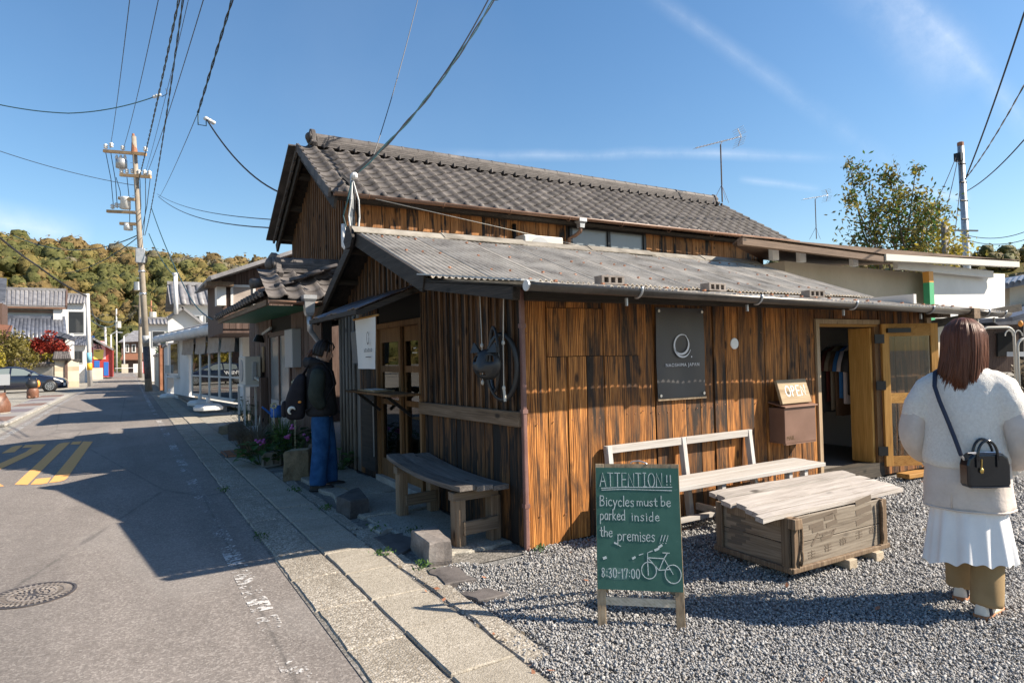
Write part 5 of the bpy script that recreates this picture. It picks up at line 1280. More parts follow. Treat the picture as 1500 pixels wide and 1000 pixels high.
# walled garden: plastered wall with tile coping
def G2(u, y, z=0): return np.array((PY(u, 540, y)[0], y, z))
gw = thing('garden_wall', (*G2(70, 54)[:2], 0), 'cream garden wall with beige band and tile coping behind the car', 'wall')
c0, c1, c2 = G2(22, 54), G2(79, 53.0), G2(115, 53.4)
MB().beam(c0+(0, 0, .75), c1+(0, 0, .75), .25, 1.5).build('wall_panel', 'concrete', gw)
for i in range(12):
    f = (i+.5)/12; p = c0+(c1-c0)*f; MB().tube([p+(0, -.28, 1.56), p+(0, 0, 1.66)], .13, 8).build('coping_tile', 'tile_grey', gw)
MB().beam(c0+(0, 0, 1.60), c1+(0, 0, 1.60), .5, .12).build('coping', 'tile_grey', gw)
for z0_, z1_, mm in ((0, .42, 'beige_band'), (.42, 1.12, 'cream_wall'), (1.12, 1.42, 'beige_band'), (1.42, 1.85, 'cream_wall')):
    MB().beam(c1+(.01, 0, (z0_+z1_)/2), c2+(0, 0, (z0_+z1_)/2), .3, z1_-z0_).build('wall_band', mm, gw)
MB().beam(G2(97, 53.0, .0), G2(97, 53.0, 1.8), .16, .16, up=(1, 0, 0)).build('gate_post', 'brown_boards', gw)
gr_ = MB().prism([G2(77, 52.6, 1.86), G2(104, 52.6, 1.86), G2(101, 53.3, 2.35), G2(80, 53.3, 2.35)], (0, .7, 0)).build('gate_roof', 'tile_grey', gw)
for i in range(8):
    f = (i+.5)/8; a, b = G2(77, 52.58, 1.90), G2(104, 52.58, 1.90); a2, b2 = G2(80, 53.28, 2.40), G2(101, 53.28, 2.40); MB().tube([a+(b-a)*f, a2+(b2-a2)*f], .10, 7).build('tile_row', 'tile_grey', gr_)
MB().beam(c2+(-.9, 0, 1.86), c2+(.1, 0, 1.86), .5, .14).build('coping', 'tile_grey', gw)
# shrubs, red maple
def shrub(label, p, r, n, size, mat, clumps=10, name='shrub', z=None):
    t = thing(name, (p[0], p[1], 0), label, 'shrub'); c = np.array((p[0], p[1], r[2] if z is None else z))
    m = MB()
    for i in range(6): e = c+nrg.normal(size=3)*np.array(r)*.4; m.tube([(p[0], p[1], 0), (c+e)/2, e], [.05, .03, .012], 5)
    m.build('stem', 'bark', t); V, F = leaf_quads(blob_points(c, r, n, .4, clumps, .42), nrg.uniform(.6, 1.3, n)*size, 1.6); np_mesh('foliage', V, F, mat, t, org(t)); return t
def PYd(u, v, y): q = PY(u, v, y); return q
q = PY(78, 508, 57); tree('maple_tree', 'red leaved maple behind the garden wall', (q[0], 57, 0), 3, (q[0], 57, q[2]), (1.25, .9, 1.0), 1500, .22, 'leaf_red', 10, .45, .06, limbs=6)
q = PY(55, 520, 58); shrub('small red shrub left of the maple', (q[0], 58), (.8, .5, .8), 700, .2, 'leaf_red', z=q[2])
q = PY(42, 522, 57); shrub('yellow green shrub behind the tiled coping', (q[0], 57), (.7, .5, 1.0), 700, .2, 'leaf_yellow', z=q[2])
q = PY(72, 524, 55.5); shrub('low orange yellow shrub beneath the maple', (q[0], 55.5), (.5, .4, .5), 400, .18, 'leaf_yellow', z=q[2])
q = PY(8, 508, 53); shrub('dry olive shrub above the dark car', (q[0], 53), (1.9, 1.2, 1.6), 2600, .20, 'leaf_olive', 18, z=q[2]-.3)
q = PY(24, 522, 54.6); shrub('bare grey shrub right of the olive shrub', (q[0], 54.6), (1.0, .5, .9), 900, .16, 'leaf_dry', z=q[2]-.2)
q = PY(-2, 535, 47); shrub('bright green shrub at the left frame edge', (q[0], 47), (.5, .4, 1.2), 500, .18, 'leaf_yellow', z=q[2])
# paving strip of coloured tiles
ks = MB().grid([[(-3.75, 20, -.002), (-2.75, 20, -.002)], [(-3.75, 40, -.002), (-2.75, 40, -.002)]]).build('tile_strip', 'concrete', kind='structure')
plain('paver_red', (.17, .105, .082), .8); plain('paver_mauve', (.155, .130, .140), .8); plain('paver_grey', (.24, .228, .22), .8)
for i in range(10): slab('paver', -3.72, -2.80, 20.1+i*1.95, 21.98+i*1.95, .012, ('paver_grey', 'paver_red', 'paver_grey', 'paver_mauve')[i % 4], ks, .04, .01, 3, .004)
slab('kerb_edge', -2.76, -2.60, 20, 40, .03, 'concrete', ks, .05, .01, 6, .01)
# pottery figure, round clay pot, leaning sign at the left edge
pf = G(48, 583); pt = thing('pottery_figure', pf, 'brown pottery figure with a dark round head on the left pavement', 'figurine')
MB().lathe([(.20, 0), (.24, .05), (.23, .22), (.25, .26), (.22, .40), (.20, .46)], pf, 14).build('body', 'terracotta', pt, smooth=True)
MB().ball(pf+(-.02, -.05, .66), (.25, .25, .23), 12, 9).build('head', 'black_paint', pt, smooth=True)
MB().ball(pf+(.20, .02, .66), (.09, .14, .17), 10, 7).build('lantern', 'mural_orange', pt, smooth=True)
for sg in (-1, 1): MB().ball(pf+(sg*.12, -.16, .06), (.09, .10, .07), 8, 6).build('paw', 'terracotta', pt, smooth=True)
for sg in (-1, 1): MB().ball(pf+(sg*.13, -.02, .86), (.05, .04, .08), 8, 6).build('ear', 'black_paint', pt, smooth=True)
pe = G(2, 606); pe2 = thing('clay_jar', pe, 'curved reddish clay jar cut by the left frame edge', 'jar')
MB().lathe([(.30, 0), (.36, .1), (.36, .30), (.28, .50), (.22, .62), (.25, .66)], pe+(-.12, 0, 0), 18).build('body', 'terracotta', pe2, smooth=True); MB().lathe([(.34, -.0), (.36, .04), (.30, .06)], pe+(-.12, 0, -.0), 18).build('saucer', 'concrete', pe2)
sp_ = PY(7, 556, 34); sg_ = thing('pavement_sign', (sp_[0], 34, 0), 'small grey pavement sign at the left frame edge before the car', 'sign')
MB().box((sp_[0], 34, sp_[2]), (.34, .04, .46), 0, R(-8)).build('panel', 'grey_plastic', sg_); MB().beam((sp_[0], 34, 0), (sp_[0], 34.02, sp_[2]), .05, .05, up=(1, 0, 0)).build('post', 'black_metal', sg_)

# ---------------------------------------------------------------- parked car
def car():
    x1 = PY(98, 570, 45.6)[0]; y0 = 45.4; L = 4.46; W = 1.74
    t = NT('car_paint'); t.done((.008, .010, .022), .22, .0, .6); t.bs.inputs['Coat Weight'].default_value = .8; t.bs.inputs['Coat Roughness'].default_value = .03
    c = thing('parked_car', (x1-L/2, y0+W/2, 0), 'dark blue hatchback with white lettering parked at the left', 'car')
    # side outline: (distance back from nose, z), roof line first
    top = [(0.0, .48), (.03, .62), (.16, .74), (.55, .84), (1.02, .94), (1.25, .99), (1.55, 1.16), (1.95, 1.36), (2.35, 1.47), (2.75, 1.50), (3.2, 1.46), (3.75, 1.33), (4.2, 1.16), (4.40, 1.08), (4.46, .85)]
    sill = [(0.0, .24), (.03, .20), (.16, .18), (.55, .18), (1.02, .18), (1.25, .18), (1.55, .18), (1.95, .18), (2.35, .18), (2.75, .18), (3.2, .18), (3.75, .18), (4.2, .20), (4.40, .28), (4.46, .45)]
    rings = []
    for (d, zt), (_, zb_) in zip(top, sill):
        x = x1-d; tap = .16*max(0, 1-d/.5)**2+.10*max(0, (d-4.0)/.46)**2
        belt = min(zt-.02, .92+.03*d/4); roofin = max(0, (zt-belt))*.34
        yn, yf = y0+tap, y0+W-tap; zm = (zb_+belt)/2
        ring = [(x, yn+.05, zb_), (x, yn, zb_+.10), (x, yn-.012, zm), (x, yn+.02, belt), (x, yn+.03+roofin, max(belt, zt-.04)), (x, yn+.14+roofin, zt), (x, y0+W/2, zt+.015)]
        rings.append(ring+[(x, 2*(y0+W/2)-p[1], p[2]) for p in ring[-2::-1]])
    MB().loft(rings).build('body', 'car_paint', c, smooth=True)
    def pane(pts, name='window', mat='window_dark'):
        MB().prism([(x1-d, y0-.006+.02+max(0, z-.92)*.34, z) for d, z in pts], (0, -.012, 0)).build(name, mat, c)
    plain('car_glass', (.16, .19, .19), .06)
    pane([(1.30, .97), (1.52, 1.12), (1.62, 1.10), (1.66, .97)], 'quarter_window', 'car_glass'); pane([(1.72, .97), (1.70, 1.14), (2.02, 1.33), (2.42, 1.40), (2.55, 1.40), (2.58, .98)], 'window', 'car_glass')
    pane([(2.66, .98), (2.64, 1.40), (3.1, 1.38), (3.5, 1.30), (3.55, 1.0)], 'window', 'car_glass')
    MB().prism([(x1-1.27, y0+.17, 1.005), (x1-1.27, y0+W-.17, 1.005), (x1-2.0, y0+W-.3, 1.385), (x1-2.0, y0+.3, 1.385)], (-.01, 0, .012)).build('windscreen', 'car_glass', c)
    for d in (.80, 3.52):
        cx = x1-d; wh = MB().lathe([(.20, -.10), (.32, -.09), (.325, .0), (.325, .06), (.31, .09), (.20, .10)], (cx, y0+.06, .325), 24, (0, -1, 0)).build('wheel', 'black_paint', c, smooth=True)
        MB().lathe([(.375, -.02), (.375, .055), (.34, .055)], (cx, y0+.05, .335), 24, (0, -1, 0)).build('arch', 'dark_void', c)
        m = MB().lathe([(.215, .085), (.215, .115), (.19, .115), (.19, .085)], (cx, y0+.06, .325), 24, (0, -1, 0))
        for k in range(10):
            a = 2*math.pi*k/10; dd = np.array((math.cos(a), 0, math.sin(a))); m.beam(np.array((cx, y0-.05, .325))+dd*.03, np.array((cx, y0-.045, .325))+dd*.20, .03, .02, up=(0, -1, 0))
        m.build('rim', 'steel', wh)
    MB().prism([(x1-.08, y0+.20, .68), (x1-.62, y0-.01, .80), (x1-.60, y0-.012, .70), (x1-.30, y0+.03, .63)], (0, -.012, .0)).build('headlight', 'white_plastic', c)
    MB().span((x1-.16, y0+.07, .33), (x1-.05, y0+.2, .50)).build('fog_lamp', 'white_plastic', c)
    MB().ball((x1-1.72, y0-.06, 1.02), (.09, .08, .06), 8, 6).build('mirror', 'car_paint', c, smooth=True)
    MB().span((x1-2.70, y0-.018, .80), (x1-2.52, y0-.005, .83)).build('door_handle', 'car_paint', c)
    for d in (1.62, 2.62): MB().beam((x1-d, y0-.012, .25), (x1-d-.03, y0-.012, .92), .012, .006, up=(0, 1, 0)).build('door_gap', 'black_paint', c)
    return c, x1, y0
CAR, CX1, CY0 = car()

# mural building, post box, vending shapes
mu = thing('mural_building', (-4.4, 86, 0), 'small building with bright red, pink and yellow mural on the left', 'building')
Ym = 84.0
xa, xb, za, zb = rect_y(120, 550, 165, 480, Ym)
MB().prism([PY(122, 488, Ym), PY(160, 508, Ym), PY(165, 512, Ym), PY(165, 552, Ym), PY(122, 552, Ym)], (0, 6, 0)).build('wall', 'red_paint', mu)
MB().beam(PY(112, 482, Ym-.3), PY(166, 512, Ym-.3), 1.2, .2).build('roof', 'tile_far', mu)
for pts, mm in (([(124, 489), (158, 507), (124, 500)], 'mural_orange'), ([(136, 498), (154, 500), (155, 526), (136, 524)], 'pink_paint'), ([(137, 512), (152, 512), (151, 526), (137, 526)], 'mural_yellow'), ([(124, 492), (139, 492), (138, 496), (124, 495)], 'blue_paint'), ([(138, 528), (146, 528), (146, 538), (138, 538)], 'blue_paint'), ([(152, 530), (159, 530), (159, 550), (152, 550)], 'blue_paint')):
    MB().prism([PY(u, v, Ym-.01-.02*('yellow' in mm)) for u, v in pts], (0, -.02, 0)).build('mural_field', mm, mu)
ink = MB()
for a, b in (((140, 501), (147, 500)), ((143, 499), (142, 506)), ((139, 504), (147, 503)), ((141, 507), (147, 505)), ((138, 509), (141, 507)), ((143, 506), (144, 511)), ((140, 510), (148, 509)), ((146, 505), (149, 511)), ((140, 514), (146, 514))): ink.beam(PY(*a, Ym-.07), PY(*b, Ym-.07), .09, .02, up=(0, -1, 0))
ink.build('lettering', 'black_paint', mu)
px_ = G2(139, 80); MB().span(px_+(-.8, -.3, 0), px_+(.7, .3, 1.2)).build('planter_wall', 'cream_wall', label='pale low wall before the mural building', cat='wall')
pb_ = G2(214, 90); pbx = thing('post_box', pb_, 'red post box on the right pavement far down the street', 'post box'); MB().span(pb_+(-.3, -.25, .35), pb_+(.3, .25, 1.9)).build('box', 'red_paint', pbx, bevel=.05); MB().beam(pb_, pb_+(0, 0, .4), .15, .15, up=(1, 0, 0)).build('foot', 'grey_plastic', pbx)
# house closing the street
eh = thing('end_house', (0, 146, 0), 'two storey house with grey hipped roof closing the street', 'house')
Ye = 146
xa, xb, za, zb = rect_y(178, 545, 224, 498, Ye)
MB().span((xa, Ye, 0), (xb+4, Ye+8, zb)).build('wall', 'brown_boards', eh)
MB().prism([PY(173, 501, Ye-1), PY(240, 498, Ye-1), PY(228, 483, Ye+5), PY(196, 484, Ye+5)], (0, .5, -.2)).build('roof', 'tile_far', eh)
MB().prism([PY(176, 526, Ye-2), PY(226, 526, Ye-2), PY(224, 517, Ye), PY(180, 518, Ye)], (0, 0, -.15)).build('pent_roof', 'terracotta', eh)
for a, b in ((184, 189), (193, 199), (203, 209)):
    p0, p1, p2, p3 = rect_y(a, 516, b, 504, Ye-.1); wq = MB().span((p0, Ye-.12, p2), (p1, Ye-.02, p3)).build('window', 'white_wall', eh); MB().span((p0+.15, Ye-.14, p2+.15), (p1-.15, Ye-.12, p3-.15)).build('pane', 'window_dark', wq)
for k, (u, mm) in enumerate(((183, 'cream_wall'), (200, 'white_wall'), (212, 'pink_paint'))):
    p = G2(u, 132); MB().span(p+(-.5, 0, 0), p+(.5, .2, 1.6+.4*(k == 2))).build('shopfront_board', mm, label=('cream board by the road end', 'white board at the middle of the road end', 'pink banner board at the right of the road end')[k], cat='board')
MB().beam(G2(168, 131, .9), G2(210, 131, .9), .08, .1).build('guard_rail', 'white_plastic', label='white guard rail across the far end of the street', cat='rail')

# ---------------------------------------------------------------- utility poles
def upole(base, top, r0, r1, mat, label, parts=(), name='utility_pole'):
    t = thing(name, base, label, 'utility pole'); MB().tube([base, np.array(base)+(np.array(top)-base)*.5, top], [r0, (r0+r1)/2, r1], 14).build('shaft', mat, t, smooth=True)
    for p in parts: p(t)
    return t
b1 = G(218, 573); b1 = np.array((b1[0], b1[1], 0)); dep1 = (b1-CP)@FW
P1 = lambda u, v: PD(u, v, dep1)
t1 = P1(196, 200)
def bands(b, t, zs, r):
    def f(o):
        for z0_, z1_, mm in zs:
            d = (t-b)/(t[2]-b[2]); MB().tube([b+d*z0_, b+d*z1_], r, 14).build('band', mm, o, smooth=True)
    return f
arms = [((152, 222), (214, 227)), ((176, 257), (221, 260)), ((157, 310), (199, 312)), ((176, 328), (200, 329)), ((174, 291), (198, 293))]
def p1parts(o):
    for a, b in arms: MB().beam(P1(*a)+(0, -.1, 0), P1(*b)+(0, -.1, 0), .15, .15).build('crossarm', 'arm_wood', o)
    MB().tube([P1(195, 196), P1(197, 225)], [.06, .17], 10).build('pole_cap', 'rust', o)
    for (u, v) in ((155, 218), (163, 216), (180, 220), (213, 222), (178, 254), (186, 254), (194, 254), (204, 256), (212, 256), (219, 257), (165, 306), (171, 304), (177, 305)):
        MB().lathe([(.05, 0), (.12, .06), (.06, .12), (.12, .18), (.05, .26)], P1(u, v), 10).build('insulator', 'white_plastic', o, smooth=True)
    MB().lathe([(.28, 0), (.28, .42), (.22, .48)], P1(178, 246), 14).build('transformer', 'galvanised', o, smooth=True)
    for k in range(3): MB().lathe([(.06, 0), (.09, .1), (.05, .25)], P1(171+6*k, 234), 8).build('bushing', 'white_plastic', o)
    MB().lathe([(.25, 0), (.25, .50), (.28, .55), (.28, .62)], P1(184, 306), 14).build('transformer', 'white_plastic', o, smooth=True)
    MB().lathe([(.22, 0), (.22, .34)], P1(188, 337), 12).build('switch_box', 'white_plastic', o, smooth=True)
    a = P1(206, 376); MB().span(a+(-.24, -.45, -.38), a+(.2, -.2, .38)).build('junction_box', 'galvanised', o, bevel=.02)
    MB().lathe([(.30, -.05), (.30, .1), (.15, .14)], P1(207, 380), 14, (0, -1, 0)).build('street_lamp', 'black_metal', o, smooth=True)
    for k in range(9): MB().tube([P1(197+k*1.3, 240+k*24)+(0, -.2, 0), P1(191+k*1.3, 240+k*24)+(0, -.2, 0)], .015, 5).build('step_bolt', 'steel', o)
    for (u0, v0, u1, v1) in ((162, 222, 172, 305), (170, 260, 178, 300), (155, 224, 166, 300), (186, 260, 190, 335), (213, 260, 210, 345), (205, 262, 204, 340), (220, 262, 206, 345)):
        MB().tube([P1(u0, v0), P1((u0+u1)/2+2, (v0+v1)/2), P1(u1, v1)], .018, 5).build('jumper_cable', 'black_cable', o)
upole(b1, t1, .175, .115, 'pole_concrete', 'tall leaning concrete utility pole with crossarms and transformers', (p1parts, bands(b1, t1, ((0, 2.4, 'iron'), (2.6, 3.0, 'grey_plastic'), (5.2, 5.3, 'steel'), (6.4, 6.5, 'steel'), (7.6, 7.7, 'steel')), .172)))
b2 = G(132, 566); b2[2] = 0; d2 = (b2-CP)@FW; t2 = PD(128, 430, d2)
upole(b2, t2, .16, .12, 'pole_white', 'white utility pole with yellow and blue bands at left of the street', (bands(b2, t2, ((1.15, 1.62, 'yellow_band'), (1.7, 2.35, 'blue_band')), .163),))
b3 = G(156, 552.5); b3[2] = 0; d3 = (b3-CP)@FW; t3 = PD(154, 478, d3)
upole(b3, t3, .16, .12, 'pole_white', 'second white utility pole on the left, by the mural', (bands(b3, t3, ((1.2, 1.8, 'yellow_band'),), .163),))
b4 = G(205, 553); b4[2] = 0; d4 = (b4-CP)@FW; t4 = PD(206, 428, d4)
def p4parts(o):
    for (u0, v0, u1, v1) in ((196, 448, 214, 449), (197, 382, 214, 380)): MB().beam(PD(u0, v0, d4), PD(u1, v1, d4), .15, .15).build('crossarm', 'arm_wood', o)
    MB().lathe([(.4, 0), (.4, .9)], PD(202, 425, d4), 10).build('transformer', 'galvanised', o)
upole(b4, t4, .22, .17, 'pole_concrete', 'grey pole standing just behind the tall leaning pole', (p4parts,))
for (u, vb, vt, arm, lab) in ((163, 548, 490, 0, 'thin pole right of the mural on the left side'), (171, 546, 452, 1, 'far pole with an orange top section and transformer'), (182, 546, 492, 0, 'slim street light pole far down the street'), (222, 547, 440, 1, 'distant pole right of the tall pole')):
    bb = G(u, vb); bb[2] = 0; dd = (bb-CP)@FW; tt = PD(u-.5, vt, dd)
    def pp(o, u=u, vt=vt, dd=dd, arm=arm):
        if arm:
            MB().beam(PD(u-5, vt+8, dd), PD(u+4, vt+9, dd), .2, .2).build('crossarm', 'arm_wood', o); MB().lathe([(.5, 0), (.5, 1.2)], PD(u+2, vt+28, dd), 8).build('transformer', 'cream_plastic', o)
        else: MB().tube([tt, tt+(.6, 0, .4), tt+(1.6, 0, .3)], .1, 6).build('lamp_arm', 'galvanised', o)
    upole(bb, tt, .15, .11, 'pole_white' if u != 222 else 'rust', lab, (pp,))

# ---------------------------------------------------------------- overhead wires
def wire(label, pts, r=.012, mat='black_cable', sag=0.0, twist=0, group='overhead wires', name='overhead_wire', n=14):
    """pts: anchor points; sag per span"""
    P = []
    for i in range(len(pts)-1):
        a, b = np.array(pts[i], float), np.array(pts[i+1], float)
        for k in range(n):
            f = k/n; P.append(a+(b-a)*f-np.array((0, 0, 1))*sag*4*f*(1-f))
    P.append(np.array(pts[-1], float))
    t = thing(name, P[0], label, 'wire', group) if twist else None
    if not twist: return MB().tube(P, r, 5).build(name, mat, label=label, cat='wire', group=group)
    for s_ in range(2):
        Q = []
        for i in range(len(P)-1):
            L = np.linalg.norm(P[i+1]-P[i]); m_ = max(2, int(L/.18))
            for j in range(m_):
                q = P[i]+(P[i+1]-P[i])*j/m_; a = (i*m_+j)*.9+s_*math.pi; Q.append(q+np.array((math.cos(a), 0, math.sin(a)))*r*.9)
        MB().tube(Q, r*.75, 5).build('strand', mat if s_ else 'black_cable', t)
    return t
def ext(a, b, k=1.35): a, b = np.array(a), np.array(b); return a+(b-a)*k
def over(label, pole_pt, u, v, z, **kw):
    """from the pole to a point overhead on the sight line (u,v) at height z, and on past the viewer"""
    d = ray(u, v); q = CP+d*((z-CAM_H)/d[2]); return wire(label, [pole_pt, q, ext(pole_pt, q, 1.3)], **kw)
over('thin leftmost wire from the tall pole to the top of the picture', P1(161, 218), 190, 0, 10.5, r=.011, sag=.25)
over('second thin wire from the left, tall pole to the top', P1(180, 220), 232, 0, 10.6, r=.011, sag=.25)
over('thick twisted cable from the tall pole to the top', P1(198, 282), 262, 0, 8.6, r=.017, sag=.20, twist=1, mat='green_cable')
over('looped messenger cable from the tall pole, right of the twisted one', P1(212, 345), 268, 0, 8.2, r=.013, sag=.5, twist=1, mat='green_cable')
over('thin wire crossing behind the looped cable', P1(214, 258), 298, 0, 9.6, r=.011, sag=.2)
over('fine wire left of the looped cable', P1(212, 256), 276, 0, 10.0, r=.008, sag=.2)
d_ = ray(290, 165); an = CP+d_*((6.6-CAM_H)/d_[2]); d_ = ray(340, 0); an2 = CP+d_*((7.4-CAM_H)/d_[2])
wire('dark spiral cable ending at the white insulator left of the tiled roof', [an, an2, ext(an, an2, 1.4)], r=.015, sag=.0, twist=1, mat='green_cable')
wire('fine line from the insulator down to the tall pole', [an, P1(234, 288)], r=.008, sag=.1)
ins = PD(302, 174, (an-CP)@FW); io = thing('line_insulator', ins, 'white insulators on the service wire left of the tiled roof', 'insulator')
for k in range(3): MB().lathe([(.02, -.05), (.05, 0), (.02, .05)], ins+(RT*.07*k-np.array((0, 0, .04*k))), 8, tuple(RT)).build('disc', 'white_plastic', io, smooth=True)
MB().tube([an, an+(0, 0, -.25), ins+(0, 0, -.15), ins], .012, 5).build('jumper_cable', 'green_cable', io)
e_ = PX(420, 286, 2.45); wire('service wire from the insulators to the tiled roof gable', [ins, e_], r=.016, sag=.25)
l_ = PD(226, 142, 22); wire('drooping service wire leaving the picture at upper left', [l_, PD(100, 166, 21), PD(-60, 138, 20)], r=.018, sag=.12, mat='green_cable')
io2 = thing('line_insulator', l_, 'white insulators beside the twisted cable at upper left', 'insulator')
for k in range(3): MB().lathe([(.03, -.06), (.06, 0), (.03, .06)], l_+RT*.09*k+(0, 0, .035*k), 8, tuple(RT)).build('disc', 'white_plastic', io2, smooth=True)
MB().tube([l_+RT*.25, l_+RT*.45+(0, 0, .1), PD(243, 130, 22)], .012, 5).build('jumper_cable', 'black_cable', io2)
wire('long low wire from the left frame edge to the tall pole', [PD(-60, 200, 30), P1(200, 272)], r=.016, sag=.25)
wire('green drop wire from the tall pole towards the left houses', [P1(205, 343), PD(110, 366, 42), PD(20, 345, 46)], r=.03, mat='green_cable', sag=.25)
wire('second green drop wire towards the white pole side', [P1(205, 345), PD(95, 400, 44)], r=.026, mat='green_cable', sag=.4)
wire('thick black cable from the left edge to the white pole', [PD(-40, 312, 30), PD(56, 390, 40), t2+(0, 0, -.2)], r=.055, sag=.15)
wire('black cable loop from the white pole down the street', [t2+(0, 0, -.3), t3+(0, 0, -.2)], r=.04, sag=.8)
wire('green cable from the white pole across the street', [t2+(0, 0, -1.2), PD(172, 467, 80), PD(205, 443, d4)], r=.035, mat='green_cable', sag=.6)
wire('second cable across the street below the first', [t2+(0, 0, -1.7), PD(172, 472, 80), PD(205, 446, d4)], r=.04, mat='green_cable', sag=.6)
wire('drop wire from the tall pole to the white flue', [P1(218, 342), PD(256, 404, 33)], r=.022, mat='green_cable', sag=.3)
wire('drop wire from the tall pole over the grey roof to the low house', [P1(222, 305), PD(270, 420, 24), PD(312, 468, 18)], r=.02, mat='green_cable', sag=.2)
wire('wire pair from the tall pole to the tiled house, upper', [P1(230, 284), PX(404, 322, 2.5)], r=.010, sag=.25)
wire('wire pair from the tall pole to the tiled house, lower', [P1(232, 288), PX(400, 334, 2.5)], r=.014, sag=.35)
# bundle to the service mast, and the thin wire beside it
d_ = ray(723, 0); q = CP+d_*((7.2-CAM_H)/d_[2])
wire('thick twisted service cable from upper middle to the service mast', [smt+(0, 0, -.03), q, ext(smt, q, 1.4)], r=.015, sag=.22, twist=1, mat='green_cable')
q2 = q+RT*(-.06)+(0, 0, .05); wire('thinner line hung beside the thick service cable', [smt+(0, 0, .02), q2, ext(smt, q2, 1.4)], r=.012, sag=.30)
d_ = ray(612, 0); q = CP+d_*((8.0-CAM_H)/d_[2]); e_ = PX(478, 330, 2.70)
wire('thin wire from upper middle down past the tiled roof', [PY(545, 235, 9.0), q, ext(PY(545, 235, 9.0), q, 1.4)], r=.007, sag=.1)
# ================================================================ right-hand side behind the shop
wr = thing('white_lean_to', (13.5, 8.0, 0), 'white plastered lean-to building with rusty eave behind the shop', 'building')
YW = 7.35
xl, xr = PY(1150, 400, YW)[0], PY(1432, 430, YW)[0]
MB().span((xl, YW, 0), (xr, YW+3.5, 3.05)).build('wall', 'cream_wall', wr)
MB().span((PY(1100, 390, YW+.6)[0], YW+.6, 1.8), (xl+.02, YW+3, 2.95)).build('ply_wall', 'plywood', wr)
a, b = PY(1084, 354, 6.55), PY(1292, 380, 6.55); c = PY(1489, 389, 6.55)
MB().beam(a, b, .10, .10).build('eave_beam', 'rust_beam', wr)
MB().beam(b+(0, -.02, .03), c+(0, 0, .02), .12, .12).build('eave_flashing', 'cream_plastic', wr)
MB().prism([a+(0, -.05, .07), b+(0, -.05, .07), c+(0, -.05, .11), c+(0, 4.2, .55), b+(0, 2.6, .36), a+(.9, .9, .16)], (0, 0, .02)).build('roof', 'rust_beam', wr)
MB().beam(PY(1312, 388, 6.8), c+(-.6, .25, -.20), .08, .15).build('fascia', 'white_wall', wr)
pn = [PY(1366, 398, 6.95), PY(1472, 401, 6.95), PY(1472, 466, 6.95), PY(1366, 466, 6.95)]
MB().prism(pn, (0, .06, 0)).build('end_panel', 'white_wall', wr)
for u in (1135, 1175, 1252, 1316): p = PY(u, 372+(u-1135)*.085, 6.9); MB().span(p+(-.08, -.02, -.10), p+(.08, .06, .10)).build('rafter_end', 'shop_white', wr)
p0, p1, p2 = PY(1359, 398, 6.80), PY(1360, 414, 6.80), PY(1361, 444, 6.80)
MB().beam(p0, p1, .17, .12, up=(0, 1, 0)).build('post_top', 'post_orange', wr); MB().beam(p1, (p2[0], p2[1], 0), .17, .12, up=(0, 1, 0)).build('post', 'post_green', wr)
# tree behind, shoots reaching up
tb = PD(1312, 420, 20.0); tbz = np.array((tb[0], tb[1], 0))
tr_ = thing('evergreen_tree', tbz, 'loose leaved evergreen tree with upright shoots behind the white lean-to', 'tree')
m = MB(); LP = []
for (u, v, n, sp) in ((1258, 258, 210, .34), (1252, 300, 150, .30), (1262, 330, 240, .45), (1297, 262, 210, .34), (1292, 300, 330, .52), (1318, 288, 240, .42), (1300, 335, 620, .75), (1330, 320, 420, .62), (1362, 305, 170, .33), (1352, 335, 420, .60), (1275, 360, 600, .75), (1322, 362, 620, .80), (1368, 358, 330, .55), (1310, 250, 60, .18), (1360, 290, 60, .20), (1258, 242, 60, .18)):
    e = PD(u, v, 20.0)+nrg.normal(0, .3, 3)*np.array((1, 1, 0)); n = int(n*1.25)
    LP.append(e+nrg.normal(0, 1, (n, 3))*np.array((sp*.80, sp*.80, sp*1.05))*.66)
    s = tbz+(0, 0, 3.0)+nrg.normal(0, .25, 3); m.tube([s, (s+e)/2+nrg.normal(0, .12, 3), e+(0, 0, .15)], [.045, .028, .010], 6)
m.tube([tbz, tbz+(0.05, 0, 1.6), tbz+(0, 0, 3.2)], [.13, .10, .07], 8); m.build('trunk', 'bark', tr_, smooth=True)
LP = np.concatenate(LP); V, F = leaf_quads(LP, nrg.uniform(.10, .19, len(LP)), 2.4, .3)
np_mesh('crown', V, F, ['leaf_olive', 'leaf_green', 'leaf_yellow'], tr_, org(tr_), matidx=nrg.choice(3, len(F), p=(.52, .34, .14)))
ob_ = PD(1383, 420, 18); ot = PD(1383, 325, 18); op = thing('old_post', (ob_[0], ob_[1], 0), 'weathered wooden post wrapped in ivy right of the evergreen tree', 'post')
MB().tube([(ot[0], ot[1], 0), ot], .085, 10).build('shaft', 'grey_wood', op, smooth=True)
P = np.array([ot+np.array((0, 0, -rng.random()*1.6))+nrg.normal(0, .12, 3) for _ in range(420)]+[PD(1400, 366, 18)+nrg.normal(0, .22, 3) for _ in range(240)]); V, F = leaf_quads(P, nrg.uniform(.07, .13, len(P)), 1.5); np_mesh('ivy', V, F, 'leaf_yellow', op, org(op))
